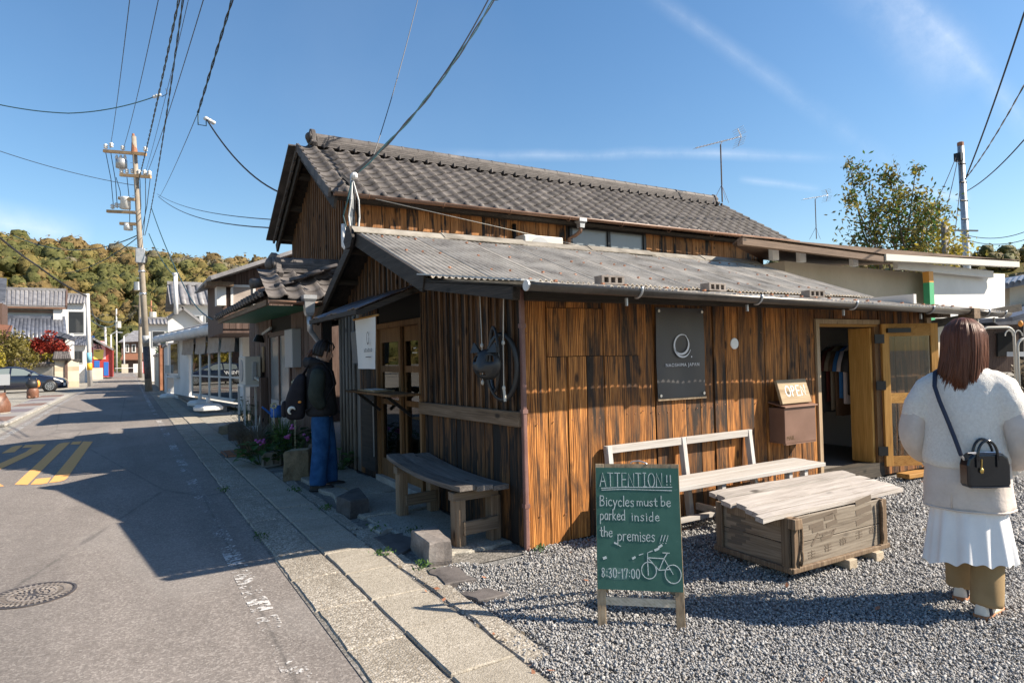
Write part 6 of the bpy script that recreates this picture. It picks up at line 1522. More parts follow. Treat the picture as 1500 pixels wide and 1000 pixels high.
# metal pole with wires
rb, rtp = PD(1417, 420, 22), PD(1407, 214, 22); rb0 = np.array((rb[0]+.15, rb[1], 0))
def rparts(o):
    MB().lathe([(.10, 0), (.10, .12), (.06, .14)], rtp, 10).build('pole_cap', 'rust', o); MB().span(rtp+(-.28, -.12, -.55), rtp+(-.10, .1, -.28)).build('clamp', 'black_metal', o)
    MB().beam(PD(1383, 337, 21), PD(1432, 338, 22), .05, .05).build('side_arm', 'black_metal', o)
    for k in range(5):
        v = 240+k*27; MB().tube([PD(1404+k*1.6, v, 21.8), PD(1414+k*1.6, v, 21.8)], .03, 6).build('band', 'black_metal', o)
upole(rb0, rtp, .125, .095, 'galvanised', 'grey steel utility pole at the right of the sky', (rparts,))
for i, (u, v, lab, r_, z_) in enumerate(((1500, 20, 'thick dark wire rising from the steel pole to the upper right edge', .022, 0), (1500, 125, 'pale spiral wire from the steel pole to the right edge', .016, 0), (1500, 205, 'lower dark wire from the steel pole to the right edge', .016, 0))):
    a = PD((1413, 1414, 1416)[i], (265, 262, 280)[i], 22); bq = PD(u, v, 15); wire(lab, [a, bq, ext(a, bq, 1.6)], r=r_, sag=.12, mat='black_cable' if i != 1 else 'galvanised', twist=(i == 1))
for i, (u0, v0, u1, v1, lab) in enumerate(((1402, 226, 1350, 330, 'leftmost slack wire hanging from the steel pole'), (1404, 228, 1372, 352, 'second slack wire left of the steel pole'), (1410, 232, 1396, 360, 'wire close against the steel pole on its left'), (1418, 345, 1510, 336, 'level wire from the steel pole to the right edge, upper'), (1418, 352, 1510, 348, 'level wire from the steel pole to the right edge, lower'))):
    wire(lab, [PD(u0, v0, 21.8), PD(u1, v1, 21)], r=.012, sag=.18)
# pipe gate
gt = thing('pipe_gate', (*PD(1478, 600, 8.2)[:2], 0), 'cream bent pipe gate behind the walking woman', 'gate')
def frame(u0, u1, vt, dep):
    a, b = PD(u0, vt, dep), PD(u1, vt, dep); zt = a[2]; rr = .10; d = unit((b-a)*(1, 1, 0))
    L = [np.array((a[0], a[1], .02)), np.array((a[0], a[1], zt-rr))]
    L += [np.array((a[0], a[1], zt-rr))+d*rr*(1-math.cos(t))+np.array((0, 0, 1))*rr*math.sin(t) for t in np.linspace(.2, math.pi/2, 5)]
    L += [np.array((b[0], b[1], zt-rr))-d*rr*(1-math.cos(t))+np.array((0, 0, 1))*rr*math.sin(t) for t in np.linspace(math.pi/2, .2, 5)]
    L += [np.array((b[0], b[1], zt-rr)), np.array((b[0], b[1], .02))]
    MB().tube(L, .017, 8).build('pipe_frame', 'cream_plastic', gt, smooth=True)
frame(1436, 1485, 480, 8.2); frame(1490, 1560, 496, 8.0)
for k in range(4): p = PD(1478+k*14, 492, 8.1); MB().tube([p+RT*.05*math.cos(t)+np.array((0, 0, 1))*.07*math.sin(t) for t in np.linspace(0, math.pi, 7)], .008, 6).build('loop', 'cream_plastic', gt)
# dry weeds and small car/bush by the gate
q = G(1490, 585); P = np.array([q+np.array((nrg.normal(0, .5), nrg.normal(0, .5), abs(nrg.normal(0, .18)))) for _ in range(700)]); V, F = leaf_quads(P, nrg.uniform(.08, .22, 700), 7, -1.2)
o = np_mesh('dry_weeds', V, F, 'leaf_dry', None, q, kind='stuff'); tag(o, 'dry weeds along the foot of the pipe gate', 'weeds')
# houses at the right edge
re_ = thing('right_house', (*PD(1520, 500, 27)[:2], 0), 'cream house with blue grey roof at the right frame edge', 'house')
def pq(pts, dep, vec, name, mat, parent): return MB().prism([PD(u, v, dep) for u, v in pts], np.array(vec, float)).build(name, mat, parent)
bk = FW*4*(1, 1, 0)
pq([(1479, 416), (1600, 405), (1600, 540), (1479, 540)], 27, bk, 'wall', 'cream_wall', re_)
rr_ = pq([(1452, 421), (1610, 385), (1610, 395), (1452, 427)], 26.4, bk*1.3, 'roof', 'tile_blue', re_)
for k in range(7): MB().tube([PD(1456+k*9, 421-k*2, 26.4), PD(1462+k*9, 413-k*2, 30)], .09, 7).build('tile_row', 'tile_blue', rr_)
pq([(1452, 470), (1482, 460), (1600, 425), (1600, 452), (1470, 480)], 25.5, bk*.5, 'lower_roof', 'tile_far', re_)
rs = thing('right_shed', (*PD(1490, 540, 24)[:2], 0), 'dark timber shed with a porch roof at the right edge', 'shed')
pq([(1445, 478), (1500, 474), (1640, 474), (1640, 545), (1445, 545)], 24, bk, 'wall', 'brown_boards', rs)
pq([(1483, 464), (1600, 430), (1600, 440), (1484, 470)], 22.5, bk*.4, 'porch_roof', 'tile_blue', rs)
MB().beam(PD(1497, 470, 22.5), PD(1497, 560, 22.5), .14, .14, up=(1, 0, 0)).build('porch_post', 'black_timber', rs)
p = PD(1495, 474, 22.3); MB().ball(p, (.08, .08, .11), 8, 6).build('lantern', 'mural_orange', rs, smooth=True)
pq([(1462, 488), (1486, 486), (1486, 520), (1462, 522)], 23.9, bk*.02, 'doorway', 'dark_void', rs)
pq([(1488, 515), (1530, 515), (1530, 522), (1488, 522)], 22.0, bk*.1, 'bench_slab', 'white_wall', rs)
rc = PD(1497, 540, 17); shrub('bare twiggy shrub seen beyond the pipe gate', (rc[0], rc[1]), (.7, .6, .5), 500, .14, 'leaf_dry', z=.6)
# pine beyond the white shop
q = PY(238, 512, 49); tree('pine_tree', 'clipped pine with layered foliage beyond the white shop', (q[0]+.3, 49, 0), 3, (q[0]+.3, 49, q[2]), (.95, .8, 1.5), 1800, .20, 'leaf_green', 9, .40, .10, aspect=4)
# flower bed in front of the low house
def leafy(label, p, n, size, mat, h, spread, name='leafy_plant', up=1.0, petals=None):
    t = thing(name, (p[0], p[1], 0), label, 'plant'); p = np.array((p[0], p[1], 0.0)); m = MB(); fm = MB()
    for i in range(n):
        a = rng.uniform(0, 2*math.pi); r = spread*math.sqrt(rng.random()); e = p+np.array((math.cos(a)*r, math.sin(a)*r, h*rng.uniform(.35, 1.0)))
        d = unit(np.array((math.cos(a), math.sin(a), rng.uniform(-.3, .5)))); s_ = unit(np.cross(d, (0, 0, 1))); L = size*rng.uniform(.7, 1.2); W = L*.42; nrm = np.cross(s_, d)*.12*L
        m.tube([p+(e-p)*(.1, .1, 0), e], .003, 4, caps=False)
        fm.grid([[e-d*.02, e-d*.02, e-d*.02], [e+d*L*.3-s_*W, e+d*L*.3-nrm, e+d*L*.3+s_*W], [e+d*L*.65-s_*W*.9, e+d*L*.65-nrm, e+d*L*.65+s_*W*.9], [e+d*L+(0, 0, -.25*L), e+d*L*1.02+(0, 0, -.3*L), e+d*L+(0, 0, -.25*L)]])
    m.build('stem', 'leaf_green', t); fm.build('leaf_cluster', mat, t, smooth=True, kind='stuff')
    if petals:
        pm = MB()
        for (dx, dy, dz) in petals[1]:
            for k in range(6): pm.ball(p+np.array((dx, dy, dz))+nrg.normal(0, .018, 3), (.022, .022, .018), 6, 4)
        pm.build('blossom', petals[0], t, smooth=True)
    return t
leafy('broad leaved bergenia with a pink flower head at the bed corner', (1.58, 9.55), 46, .13, 'leaf_green', .32, .30, petals=('petal_pink', [(-.05, -.12, .36), (.02, -.15, .34)]))
leafy('dark leafy plant behind the concrete block', (1.95, 9.3), 70, .12, 'leaf_dark', .50, .36, petals=('petal_pink', [(-.1, -.2, .42), (.15, -.2, .40), (-.02, -.1, .55)]))
leafy('low green plant by the shop wall beyond the standing person', (2.35, 8.35), 34, .09, 'leaf_green', .28, .22)
leafy('trailing green vine in the shade below the air conditioner', (2.1, 14.2), 60, .09, 'leaf_dark', .75, .25)
def blades(label, p, n, h, spread, mat, lean=.35, name='grass_clump', cat='plant'):
    t = thing(name, (p[0], p[1], 0), label, cat); m = MB(); p = np.array((p[0], p[1], 0.0))
    for i in range(n):
        a = rng.uniform(0, 2*math.pi); b = p+np.array((math.cos(a), math.sin(a), 0))*spread*.35*rng.random(); d = np.array((math.cos(a), math.sin(a), 0)); L = h*rng.uniform(.6, 1.05); s_ = np.array((-d[1], d[0], 0))*.006
        q1 = b+d*L*lean*.35+(0, 0, L*.6); q2 = b+d*L*lean*rng.uniform(.7, 1.6)+(0, 0, L*rng.uniform(.75, 1.0)); m.grid([[b-s_, b+s_], [q1-s_*.9, q1+s_*.9], [q2-s_*.1, q2+s_*.1]])
    m.build('blade_tuft', mat, t); return t
blades('clump of dry straw coloured grass in the flower bed', (1.75, 10.9), 420, .62, .7, 'leaf_dry', 1.0)
blades('upright green narcissus leaves behind the backpack', (1.98, 10.0), 150, .72, .35, 'leaf_green', .3)
m = MB()
for (u, v) in ((432, 561), (401, 594)):
    c = PX(u, v, 1.95)
    for k in range(7): a = k*.9; m.ball(c+np.array((math.cos(a)*.035, -.01, math.sin(a)*.035)), (.02, .012, .02), 6, 4)
    m.tube([c, (c[0], c[1]+.05, .2)], .005, 5)
m.build('narcissus_flower', 'petal_white', label='pale narcissus flowers above the leaves by the backpack', cat='flower')
# stones and blocks edging the bed
def rock(label, pts, h, mat, name='stone_block', seed=0, top=.9, cat='stone'):
    ps = np.array([q[:2] for q in pts]); c = ps.mean(0); P = []
    for i in range(len(ps)):
        for k in range(3): P.append(ps[i]+(ps[(i+1) % len(ps)]-ps[i])*k/3)
    rings = []
    for f, s_ in ((0, 1.0), (.25, 1.02), (.6, .99), (.92, .96), (1.0, top)):
        rings.append([(c[0]+(p[0]-c[0])*s_, c[1]+(p[1]-c[1])*s_, -.01+h*f) for p in P])
    return MB().loft(rings).wob(.014, 9, seed).build(name, mat, label=label, cat=cat)
def around(u0, v0, u1, v1, depth):     # near bottom edge seen from the camera, extruded away
    a, b = G(u0, v0), G(u1, v1); d = unit(np.array((FW[0], FW[1], 0)))*depth; return [a, b, b+d, a+d]
rock('square yellowish stone standing beside the jeans', around(415, 706, 452, 701, .26), .37, 'stone_yellow', seed=1, top=.88)
bl = around(383, 686, 412, 681, .20); cb = thing('concrete_block', bl[0], 'small hollow concrete block before the flower bed', 'block')
cbm = MB(); a, b, c_, d_ = [np.array((*q[:2], 0)) for q in bl]
cbm.prism([a, b, c_, d_], (0, 0, .03)); cbm.prism([a+(0, 0, .17), b+(0, 0, .17), c_+(0, 0, .17), d_+(0, 0, .17)], (0, 0, .03))
for f in (0, .44, .88): cbm.prism([a+(b-a)*f+(0, 0, .03), a+(b-a)*(f+.12)+(0, 0, .03), d_+(c_-d_)*(f+.12)+(0, 0, .03), d_+(c_-d_)*f+(0, 0, .03)], (0, 0, .14))
cbm.prism([a+(d_-a)*.35+(0, 0, .03), b+(c_-b)*.35+(0, 0, .03), b+(c_-b)*.55+(0, 0, .03), a+(d_-a)*.55+(0, 0, .03)], (0, 0, .14)); cbm.build('shell', 'concrete', cb)
rock('upright brown stone by the far end of the bed', around(335, 645, 350, 643, .30), .33, 'stone_brown', seed=3)
rock('low ochre stone left of the upright stone', around(320, 636, 333, 635, .5), .17, 'stone_yellow', seed=4)
rock('flat dark stone under the dry grass', around(352, 661, 372, 657, .4), .18, 'stone_dark', seed=5)
rock('pale stone hidden between bed and jeans', around(452, 690, 466, 688, .3), .36, 'stone_brown', seed=6)
rock('brown square stone block with split face, nearest the corner', [G(602, 806), G(629, 829), G(662, 826), G(640, 798)], .17, 'stone_brown', seed=8, top=.90)
rock('dark square stone block in the shade by the shoes', [G(493, 752), G(513, 760), G(541, 755), G(525, 735)], .17, 'stone_dark', seed=9, top=.92)
# blue watering-can shape and jug in the bed
wc = np.array((2.05, 10.9, .55)); wcan = thing('watering_can', (2.05, 10.9, .3), 'small blue watering can among the bed plants', 'watering can')
MB().lathe([(.09, 0), (.10, .02), (.09, .17), (.06, .19)], wc, 12).build('body', 'blue_paint', wcan, smooth=True); MB().tube([wc+(-.08, 0, .05), wc+(-.22, 0, .18)], [.02, .014], 8).build('spout', 'blue_paint', wcan); MB().tube([wc+(.08, 0, .16), wc+(.16, 0, .14), wc+(.09, 0, .03)], .01, 6).build('handle', 'blue_paint', wcan)
MB().beam(wc+(0, 0, 0), (2.05, 10.9, 0), .05, .05, up=(1, 0, 0)).build('stand_post', 'rail_wood', wcan)
# ================================================================ lettering
GL = {'A': (.62, [[(0, 0), (.30, 1), (.60, 0)], [(.12, .36), (.50, .36)]]), 'T': (.56, [[(0, 1), (.56, .98)], [(.28, 1), (.28, 0)]]), 'E': (.48, [[(.46, 1), (.02, 1), (0, 0), (.48, 0)], [(.02, .52), (.40, .52)]]),
 'N': (.58, [[(0, 0), (.02, 1), (.54, 0), (.56, 1)]]), 'I': (.36, [[(.04, 1), (.32, 1)], [(.18, 1), (.18, 0)], [(.03, 0), (.34, 0)]]), 'O': (.66, [[(.33 + .32*math.cos(t), .5 + .5*math.sin(t)) for t in np.linspace(1.7, 1.7+2*math.pi, 17)]]),
 '!': (.20, [[(.10, 1), (.09, .28)], [(.09, .06), (.095, 0)]]), 'B': (.50, [[(.03, 1), (0, 0)], [(.02, .98), (.32, .95), (.40, .78), (.30, .58), (.04, .52)], [(.04, .52), (.38, .46), (.46, .24), (.34, .04), (0, .0)]]),
 'P': (.48, [[(.03, 0), (.03, 1), (.34, .97), (.42, .76), (.32, .55), (.04, .5)]]),
 'i': (.16, [[(.08, .56), (.08, 0)], [(.07, .78), (.085, .74)]]), 'c': (.40, [[(.36, .48), (.22, .58), (.06, .48), (0, .26), (.08, .04), (.24, 0), (.36, .10)]]), 'y': (.42, [[(.02, .56), (.18, .08)], [(.38, .56), (.20, .06), (.04, -.34)]]),
 'l': (.14, [[(.07, 1), (.06, .0)]]), 'e': (.42, [[(.03, .30), (.37, .34), (.32, .52), (.18, .58), (.04, .44), (.0, .22), (.10, .03), (.24, 0), (.37, .10)]]), 's': (.34, [[(.30, .50), (.16, .58), (.03, .46), (.10, .34), (.26, .24), (.28, .08), (.12, 0), (0, .08)]]),
 'm': (.62, [[(.02, .56), (.02, 0)], [(.02, .40), (.14, .56), (.26, .48), (.28, 0)], [(.28, .40), (.40, .56), (.54, .46), (.56, 0)]]), 'u': (.44, [[(.02, .56), (.02, .16), (.12, 0), (.26, .04), (.38, .22)], [(.38, .56), (.38, 0)]]), 't': (.36, [[(.16, .9), (.15, .12), (.24, 0), (.34, .06)], [(.0, .60), (.32, .60)]]),
 'b': (.44, [[(.03, 1), (.02, 0)], [(.02, .38), (.20, .54), (.38, .40), (.36, .12), (.18, 0), (.02, .08)]]), 'p': (.44, [[(.03, .56), (.0, -.36)], [(.02, .40), (.20, .58), (.38, .44), (.36, .16), (.18, .02), (.02, .10)]]), 'a': (.44, [[(.34, .50), (.18, .58), (.03, .42), (.02, .14), (.14, 0), (.30, .10), (.36, .30)], [(.36, .56), (.38, 0)]]),
 'r': (.34, [[(.03, .56), (.03, 0)], [(.03, .34), (.14, .54), (.30, .54)]]), 'k': (.42, [[(.03, 1), (.02, 0)], [(.34, .58), (.04, .26), (.38, 0)]]), 'd': (.46, [[(.36, .44), (.20, .56), (.04, .42), (.02, .14), (.16, 0), (.34, .12)], [(.38, 1), (.38, 0)]]), 'n': (.44, [[(.03, .56), (.03, 0)], [(.03, .36), (.18, .56), (.34, .46), (.36, 0)]]),
 'h': (.44, [[(.03, 1), (.02, 0)], [(.02, .34), (.18, .54), (.34, .44), (.36, 0)]]),
 '8': (.50, [[(.36, .88), (.22, 1), (.07, .86), (.12, .62), (.36, .40), (.42, .16), (.24, 0), (.06, .14), (.12, .42), (.34, .62), (.40, .84), (.36, .92)]]), '3': (.46, [[(.04, .90), (.22, 1), (.38, .82), (.28, .58), (.14, .52)], [(.14, .52), (.38, .40), (.40, .14), (.20, 0), (0, .12)]]), '0': (.52, [[(.25 + .23*math.cos(t), .5 + .5*math.sin(t)) for t in np.linspace(1.6, 1.6+2*math.pi, 15)]]),
 '1': (.24, [[(.02, .84), (.12, 1), (.12, 0)]]), '7': (.46, [[(.02, .78), (.03, 1), (.42, .98), (.20, 0)]]), ':': (.18, [[(.08, .62), (.085, .57)], [(.08, .22), (.085, .17)]]), '-': (.34, [[(.04, .5), (.30, .52)]]), ' ': (.34, [])}
def strokes_of(text, x, y, h, sp=.13, jit=.012, slant=0.0):
    out = []
    for ch in text:
        w, L = GL[ch]; dy = rng.uniform(-jit, jit)*2
        for s_ in L: out.append([(x+(px+slant*py+rng.uniform(-jit, jit))*h, y+(py+dy+rng.uniform(-jit, jit))*h) for px, py in s_])
        x += (w+sp)*h
    return out, x
def ribbon(m, pts, w, o, ux, uy, n, th=.0012):
    """flat stroke on the plane o + a*ux + b*uy"""
    Q = [np.array(o)+np.array(ux)*a+np.array(uy)*b for a, b in pts]; k = len(Q)
    L, Rr = [], []
    for i in range(k):
        d = unit(Q[min(i+1, k-1)]-Q[max(i-1, 0)]); s_ = np.cross(n, d)*w/2*rng.uniform(.8, 1.15); e = d*w*.35*((i == k-1)-(i == 0)); L.append(Q[i]+s_+e); Rr.append(Q[i]-s_+e)
    nn = np.array(n)*th
    m.loft([[l, r, r+nn, l+nn] for l, r in zip(L, Rr)])
def font_mesh(name, text, size, o, ux, uy, mat, parent, shear=0, bold=0, spacing=1.0, align='CENTER', th=.001):
    cu = bpy.data.curves.new('t', 'FONT'); cu.body = text; cu.size = size; cu.align_x = align; cu.shear = shear; cu.offset = bold; cu.space_character = spacing; cu.extrude = th; cu.resolution_u = 4
    tmp = bpy.data.objects.new('t', cu); COL.objects.link(tmp); dg = bpy.context.evaluated_depsgraph_get(); me0 = tmp.evaluated_get(dg).to_mesh()
    V = [tuple(v.co) for v in me0.vertices]; F = [tuple(p.vertices) for p in me0.polygons]; tmp.evaluated_get(dg).to_mesh_clear(); bpy.data.objects.remove(tmp); bpy.data.curves.remove(cu)
    n = np.cross(ux, uy); m = MB(); m.v = [tuple(np.array(o)+np.array(ux)*x+np.array(uy)*y+n*z) for x, y, z in V]; m.f = F
    return m.build(name, mat, parent)
def chalkmat():
    t = NT('chalk'); v = t.coords((1, 1, 1), 3); n = t.noise(v, 420, 3, .7); t.done(t.mix(t.ramp(n, [(.35, 0.0), (.55, 1.0)]), (.16, .26, .22), (.74, .75, .73)), .95, 0, .1)
chalkmat()
def boardmat():
    t = NT('chalkboard'); v = t.coords((1, 1, 1), 0); n = t.noise(v, 7, 5, .6); n2 = t.noise(v, 60, 3)
    sm_ = t.ramp(t.noise(v, 22, 5, .7), [(.62, 0.0), (.72, 1.0)])
    c = t.ramp(n, [(.35, (.034, .102, .078)), (.65, (.048, .130, .100))]); c = t.mix(t.math('MULTIPLY', sm_, .10), c, (.45, .5, .47)); t.bump(n2, .1, .001); t.done(c, .6, 0, .3)
boardmat()
def smudge():
    t = NT('chalk_smudge'); v = t.coords((1, 1, 1), 0); n = t.noise(v, 30, 5, .7); t.done(t.ramp(n, [(.35, (.055, .15, .115)), (.7, (.20, .28, .25))]), .95, 0, .1)
smudge()

# ================================================================ chalkboard sign
FL_, FR_ = np.array((*G(882, 919)[:2], 0)), np.array((*G(998, 925)[:2], 0))
ux = unit(FR_-FL_); back = np.array((-ux[1], ux[0], 0)); lean = R(11.5)
uy = np.array((back[0]*math.sin(lean), back[1]*math.sin(lean), math.cos(lean))); nf = np.cross(ux, uy)     # face normal, towards the viewer
BWd = np.linalg.norm(FR_-FL_)+.045
cbd = thing('chalkboard_sign', (FL_+FR_)/2, 'green chalkboard A-frame sign with attention notice on the gravel', 'sign')
cL = FL_-ux*.0225
def bp(a, b, d=0): return cL+ux*a+uy*b+nf*d
def bbox(a0, a1, b0, b1, d0, d1, name, mat, par=cbd, **k): return MB().prism([bp(a0, b0, d0), bp(a1, b0, d0), bp(a1, b1, d0), bp(a0, b1, d0)], nf*(d1-d0)).build(name, mat, par, **k)
HB = .855
bbox(0, .045, 0, HB, -.028, 0, 'leg', 'frame_wood', bevel=.002); bbox(BWd-.045, BWd, 0, HB, -.028, 0, 'leg', 'frame_wood', bevel=.002)
bbox(.045, BWd-.045, HB-.045, HB, -.026, -.001, 'top_rail', 'frame_wood'); bbox(.045, BWd-.045, .115, .155, -.024, -.003, 'lower_rail', 'pale_block')
panel = bbox(.002, BWd-.004, .195, HB-.022, .0015, .009, 'panel', 'chalkboard')
for k in (0, BWd-.045):     # rear legs of the A
    p, q = bp(k+.022, HB-.03, -.04), cL+ux*(k+.022)+back*.52; MB().beam(p, (q[0], q[1], .0), .04, .022, up=back).build('rear_leg', 'frame_wood', cbd)
MB().beam(cL+ux*.04+back*.46+(0, 0, .12), cL+ux*(BWd-.04)+back*.46+(0, 0, .12), .02, .035).build('rear_rail', 'frame_wood', cbd)
MB().tube([bp(BWd*.42, HB+.0, -.01), bp(BWd*.45, HB+.014, -.01), bp(BWd*.53, HB+.018, -.01), bp(BWd*.60, HB+.008, -.005), bp(BWd*.63, HB-.002, .0)], .004, 6).build('carry_handle', 'steel', cbd, smooth=True)
MB().tube([bp(BWd*.52, .195, -.01), bp(BWd*.525, .15, -.008), bp(BWd*.52, .12, -.01)], .003, 5).build('string', 'cream_plastic', cbd)
PW, PH0, PH1 = BWd, .195, HB-.022
def S(px, py): return (px/480*PW, PH1-(py-85)/645*(PH1-PH0))     # sign drawing grid
chalk = MB(); od = bp(0, 0, .0092)
def put(text, px, py, pxh, width, sp=.13, w=.0042, slant=0.0, jit=.012):
    x, y = S(px, py); h = pxh/645*(PH1-PH0); L, xe = strokes_of(text, 0, 0, 1, sp, jit, slant); sc = (width/480*PW)/max(xe, 1e-6)
    for s_ in L: ribbon(chalk, [(x+a*sc, y+b*h) for a, b in s_], w, od, ux, uy, nf)
put('ATTENTION', 26, 187, 74, 366, .17, .0040); put('!!', 405, 175, 52, 42, .30, .0042)
put('Bicycles', 24, 293, 56, 200, .10); put('must', 236, 290, 46, 122, .10); put('be', 372, 290, 54, 62, .12)
put('parked', 24, 367, 56, 148, .10); put('inside', 202, 369, 50, 168, .16)
put('the', 22, 456, 54, 76, .10); put('premises', 122, 476, 60, 214, .08); put('!!!', 352, 484, 42, 50, .10, .0036, .25)
put('8:30-17:00', 26, 668, 48, 222, .16, .0042)
def line(pts, w=.0042): ribbon(chalk, [S(*p) for p in pts], w, od, ux, uy, nf)
line([(34, 197), (160, 190), (300, 189), (436, 187)]); line([(36, 207), (160, 201), (300, 203), (434, 205)])
def circ(cx, cy, rx, ry): line([(cx+rx*math.cos(t), cy+ry*math.sin(t)) for t in np.linspace(.4, .4+2*math.pi, 26)])
circ(292, 625, 41, 43); circ(424, 640, 44, 47)
line([(288, 650), (286, 580), (287, 535), (298, 530), (314, 524)]); line([(290, 562), (348, 623), (412, 615)]); line([(292, 560), (377, 562)]); line([(398, 532), (377, 562), (348, 623)]); line([(424, 640), (377, 562)], .0036)
line([(372, 532), (408, 533)]); line([(330, 520), (348, 512)], .012); line([(352, 504), (366, 494)], .012); line([(240, 548), (262, 540)], .004); line([(204, 566), (216, 560)], .011); line([(40, 570), (52, 566)], .012); line([(104, 488), (118, 494)], .010); line([(128, 500), (138, 505)], .004)
chalk.build('lettering', 'chalk', panel, kind='stuff')
sm2 = MB(); pts = [S(18+230*(.5+.5*math.cos(t)*(.9+.1*math.sin(5*t))), 648+34*math.sin(t)*(.9+.12*math.cos(3*t))) for t in np.linspace(0, 2*math.pi, 26, endpoint=False)]
sm2.poly([bp(a, b, .0093) for a, b in pts]).build('smudge', 'chalk_smudge', panel)

# ================================================================ crate table
ca, cb_, cc_ = np.array((*G(1160, 838, .06)[:2], .075)), np.array((*G(1296, 800, .06)[:2], .075)), np.array((*G(1067, 800, .06)[:2], .075))
ux2 = unit(cb_-ca); uy2 = np.array((-ux2[1], ux2[0], 0)); CW = np.linalg.norm(cb_-ca); CD = max(.50, (cc_-ca)@uy2); CHt = HZ(1160, 757, ca)-.082
def cp(a, b, z): return ca+ux2*a+uy2*b+np.array((0, 0, z))
def cbox(a0, a1, b0, b1, z0, z1): return MB().prism([cp(a0, b0, z0), cp(a1, b0, z0), cp(a1, b1, z0), cp(a0, b1, z0)], (0, 0, z1-z0))
cr = thing('wooden_crate', cp(CW/2, CD/2, 0), 'old wooden crate with faded stencil marks carrying the plank top', 'crate')
hh = CHt
zsp = [(0, hh*.47), (hh*.485, hh*.985)]
for z0_, z1_ in zsp:
    cbox(.02, CW-.02, .0, .018, z0_, z1_).build('front_board', 'crate_wood', cr, bevel=.003); cbox(.02, CW-.02, CD-.018, CD, z0_, z1_).build('back_board', 'crate_wood', cr)
    cbox(.0, .018, .02, CD-.02, z0_, z1_).build('side_board', 'crate_side', cr, bevel=.003); cbox(CW-.018, CW, .02, CD-.02, z0_, z1_).build('side_board', 'crate_side', cr)
for a in (.0, CW-.055): cbox(a, a+.055, -.024, -.001, -.012, hh).build('corner_batten', 'crate_post', cr, bevel=.005)
for b in (.0, CD-.055): cbox(-.024, -.001, b, b+.055, -.012, hh).build('corner_batten', 'crate_post', cr, bevel=.005)
cbox(-.02, CW+.02, -.03, -.005, -.018, .016).build('base_batten', 'crate_post', cr, bevel=.006); cbox(-.03, -.005, -.02, CD+.02, -.02, .016).build('base_batten', 'crate_post', cr, bevel=.006)
cbox(-.02, .045, -.05, CD-.1, hh-.065, hh+.0).build('top_rail', 'crate_post', cr, bevel=.004)
for a, bw in ((.055, .020), (CW-.075, .018)):
    MB().tube([cp(a+.01*math.sin(k*.7), -.030-.012*(k == 5), hh*.98-k*hh*.15) for k in range(7)], bw*.5, 8).build('rope_edge', 'rail_wood', cr, smooth=True)
plain('stencil_ink', (.135, .105, .078), .9)
ink = MB(); o_ = cp(0, -.0008, 0)
def ci(pts, w): ribbon(ink, pts, w, o_, ux2, (0, 0, 1), -uy2, .001)
def cs_(u, v): return ((u-650)/590*CW+.03, hh*(1.0-(v-350)/400))     # stencil drawing grid
for pts, w in (([(690, 405), (690, 455)], .018), ([(700, 395), (905, 372)], .026), ([(745, 452), (818, 440)], .028), ([(838, 410), (880, 404)], .034), ([(762, 486), (820, 478)], .026), ([(848, 470), (905, 452)], .028), ([(900, 400), (902, 440)], .012), ([(752, 598), (790, 520)], .016), ([(812, 570), (870, 560), (885, 530)], .022), ([(820, 540), (900, 515)], .014), ([(800, 530), (845, 522)], .012)): ci([cs_(a, b) for a, b in pts], w)
for y0_, y1_ in ((345, 322), (425, 405), (510, 478)): ci([cs_(1040, y0_), cs_(1130, y1_)], .036)
for k, (u0, v0) in enumerate(((750, 650), (850, 630), (945, 610), (1050, 590), (1140, 575))):
    for dx, dy, ex, ey in ((-20, -18, 18, -22), (0, -28, 0, 30), (-22, 4, 20, -2), (-18, 26, 18, 20), (-14, -8, -18, 22), (12, -12, 16, 18))[:4+k % 3]: ci([cs_(u0+dx, v0+dy+18), cs_(u0+ex, v0+ey+18)], .007)
ink.build('stencil', 'stencil_ink', cr, kind='stuff')
ink2 = MB()
for k in range(9):
    b0 = .10+.035*(k % 3)+rng.uniform(0, .02); z = hh*.85-hh*.08*k
    ribbon(ink2, [(CD*.35+b0, z), (CD*.35+b0+.11, z-.004)], .022, cp(-.0008, 0, 0), uy2, (0, 0, 1), -ux2, .001)
ink2.build('stencil', 'stencil_ink', cr, kind='stuff')
for k, (a, lab) in enumerate(((CW*.50, 'pale wood block propping the crate at its middle'), (CW*.80, 'pale wood block propping the crate towards the right end'))):
    m = MB().prism([cp(a, -.06, -.075), cp(a+.085, -.06, -.075), cp(a+.085, CD*.8, -.075), cp(a, CD*.8, -.075)], (0, 0, .062)); m.build('wood_block', 'pale_block', label=lab, cat='block', bevel=.004)
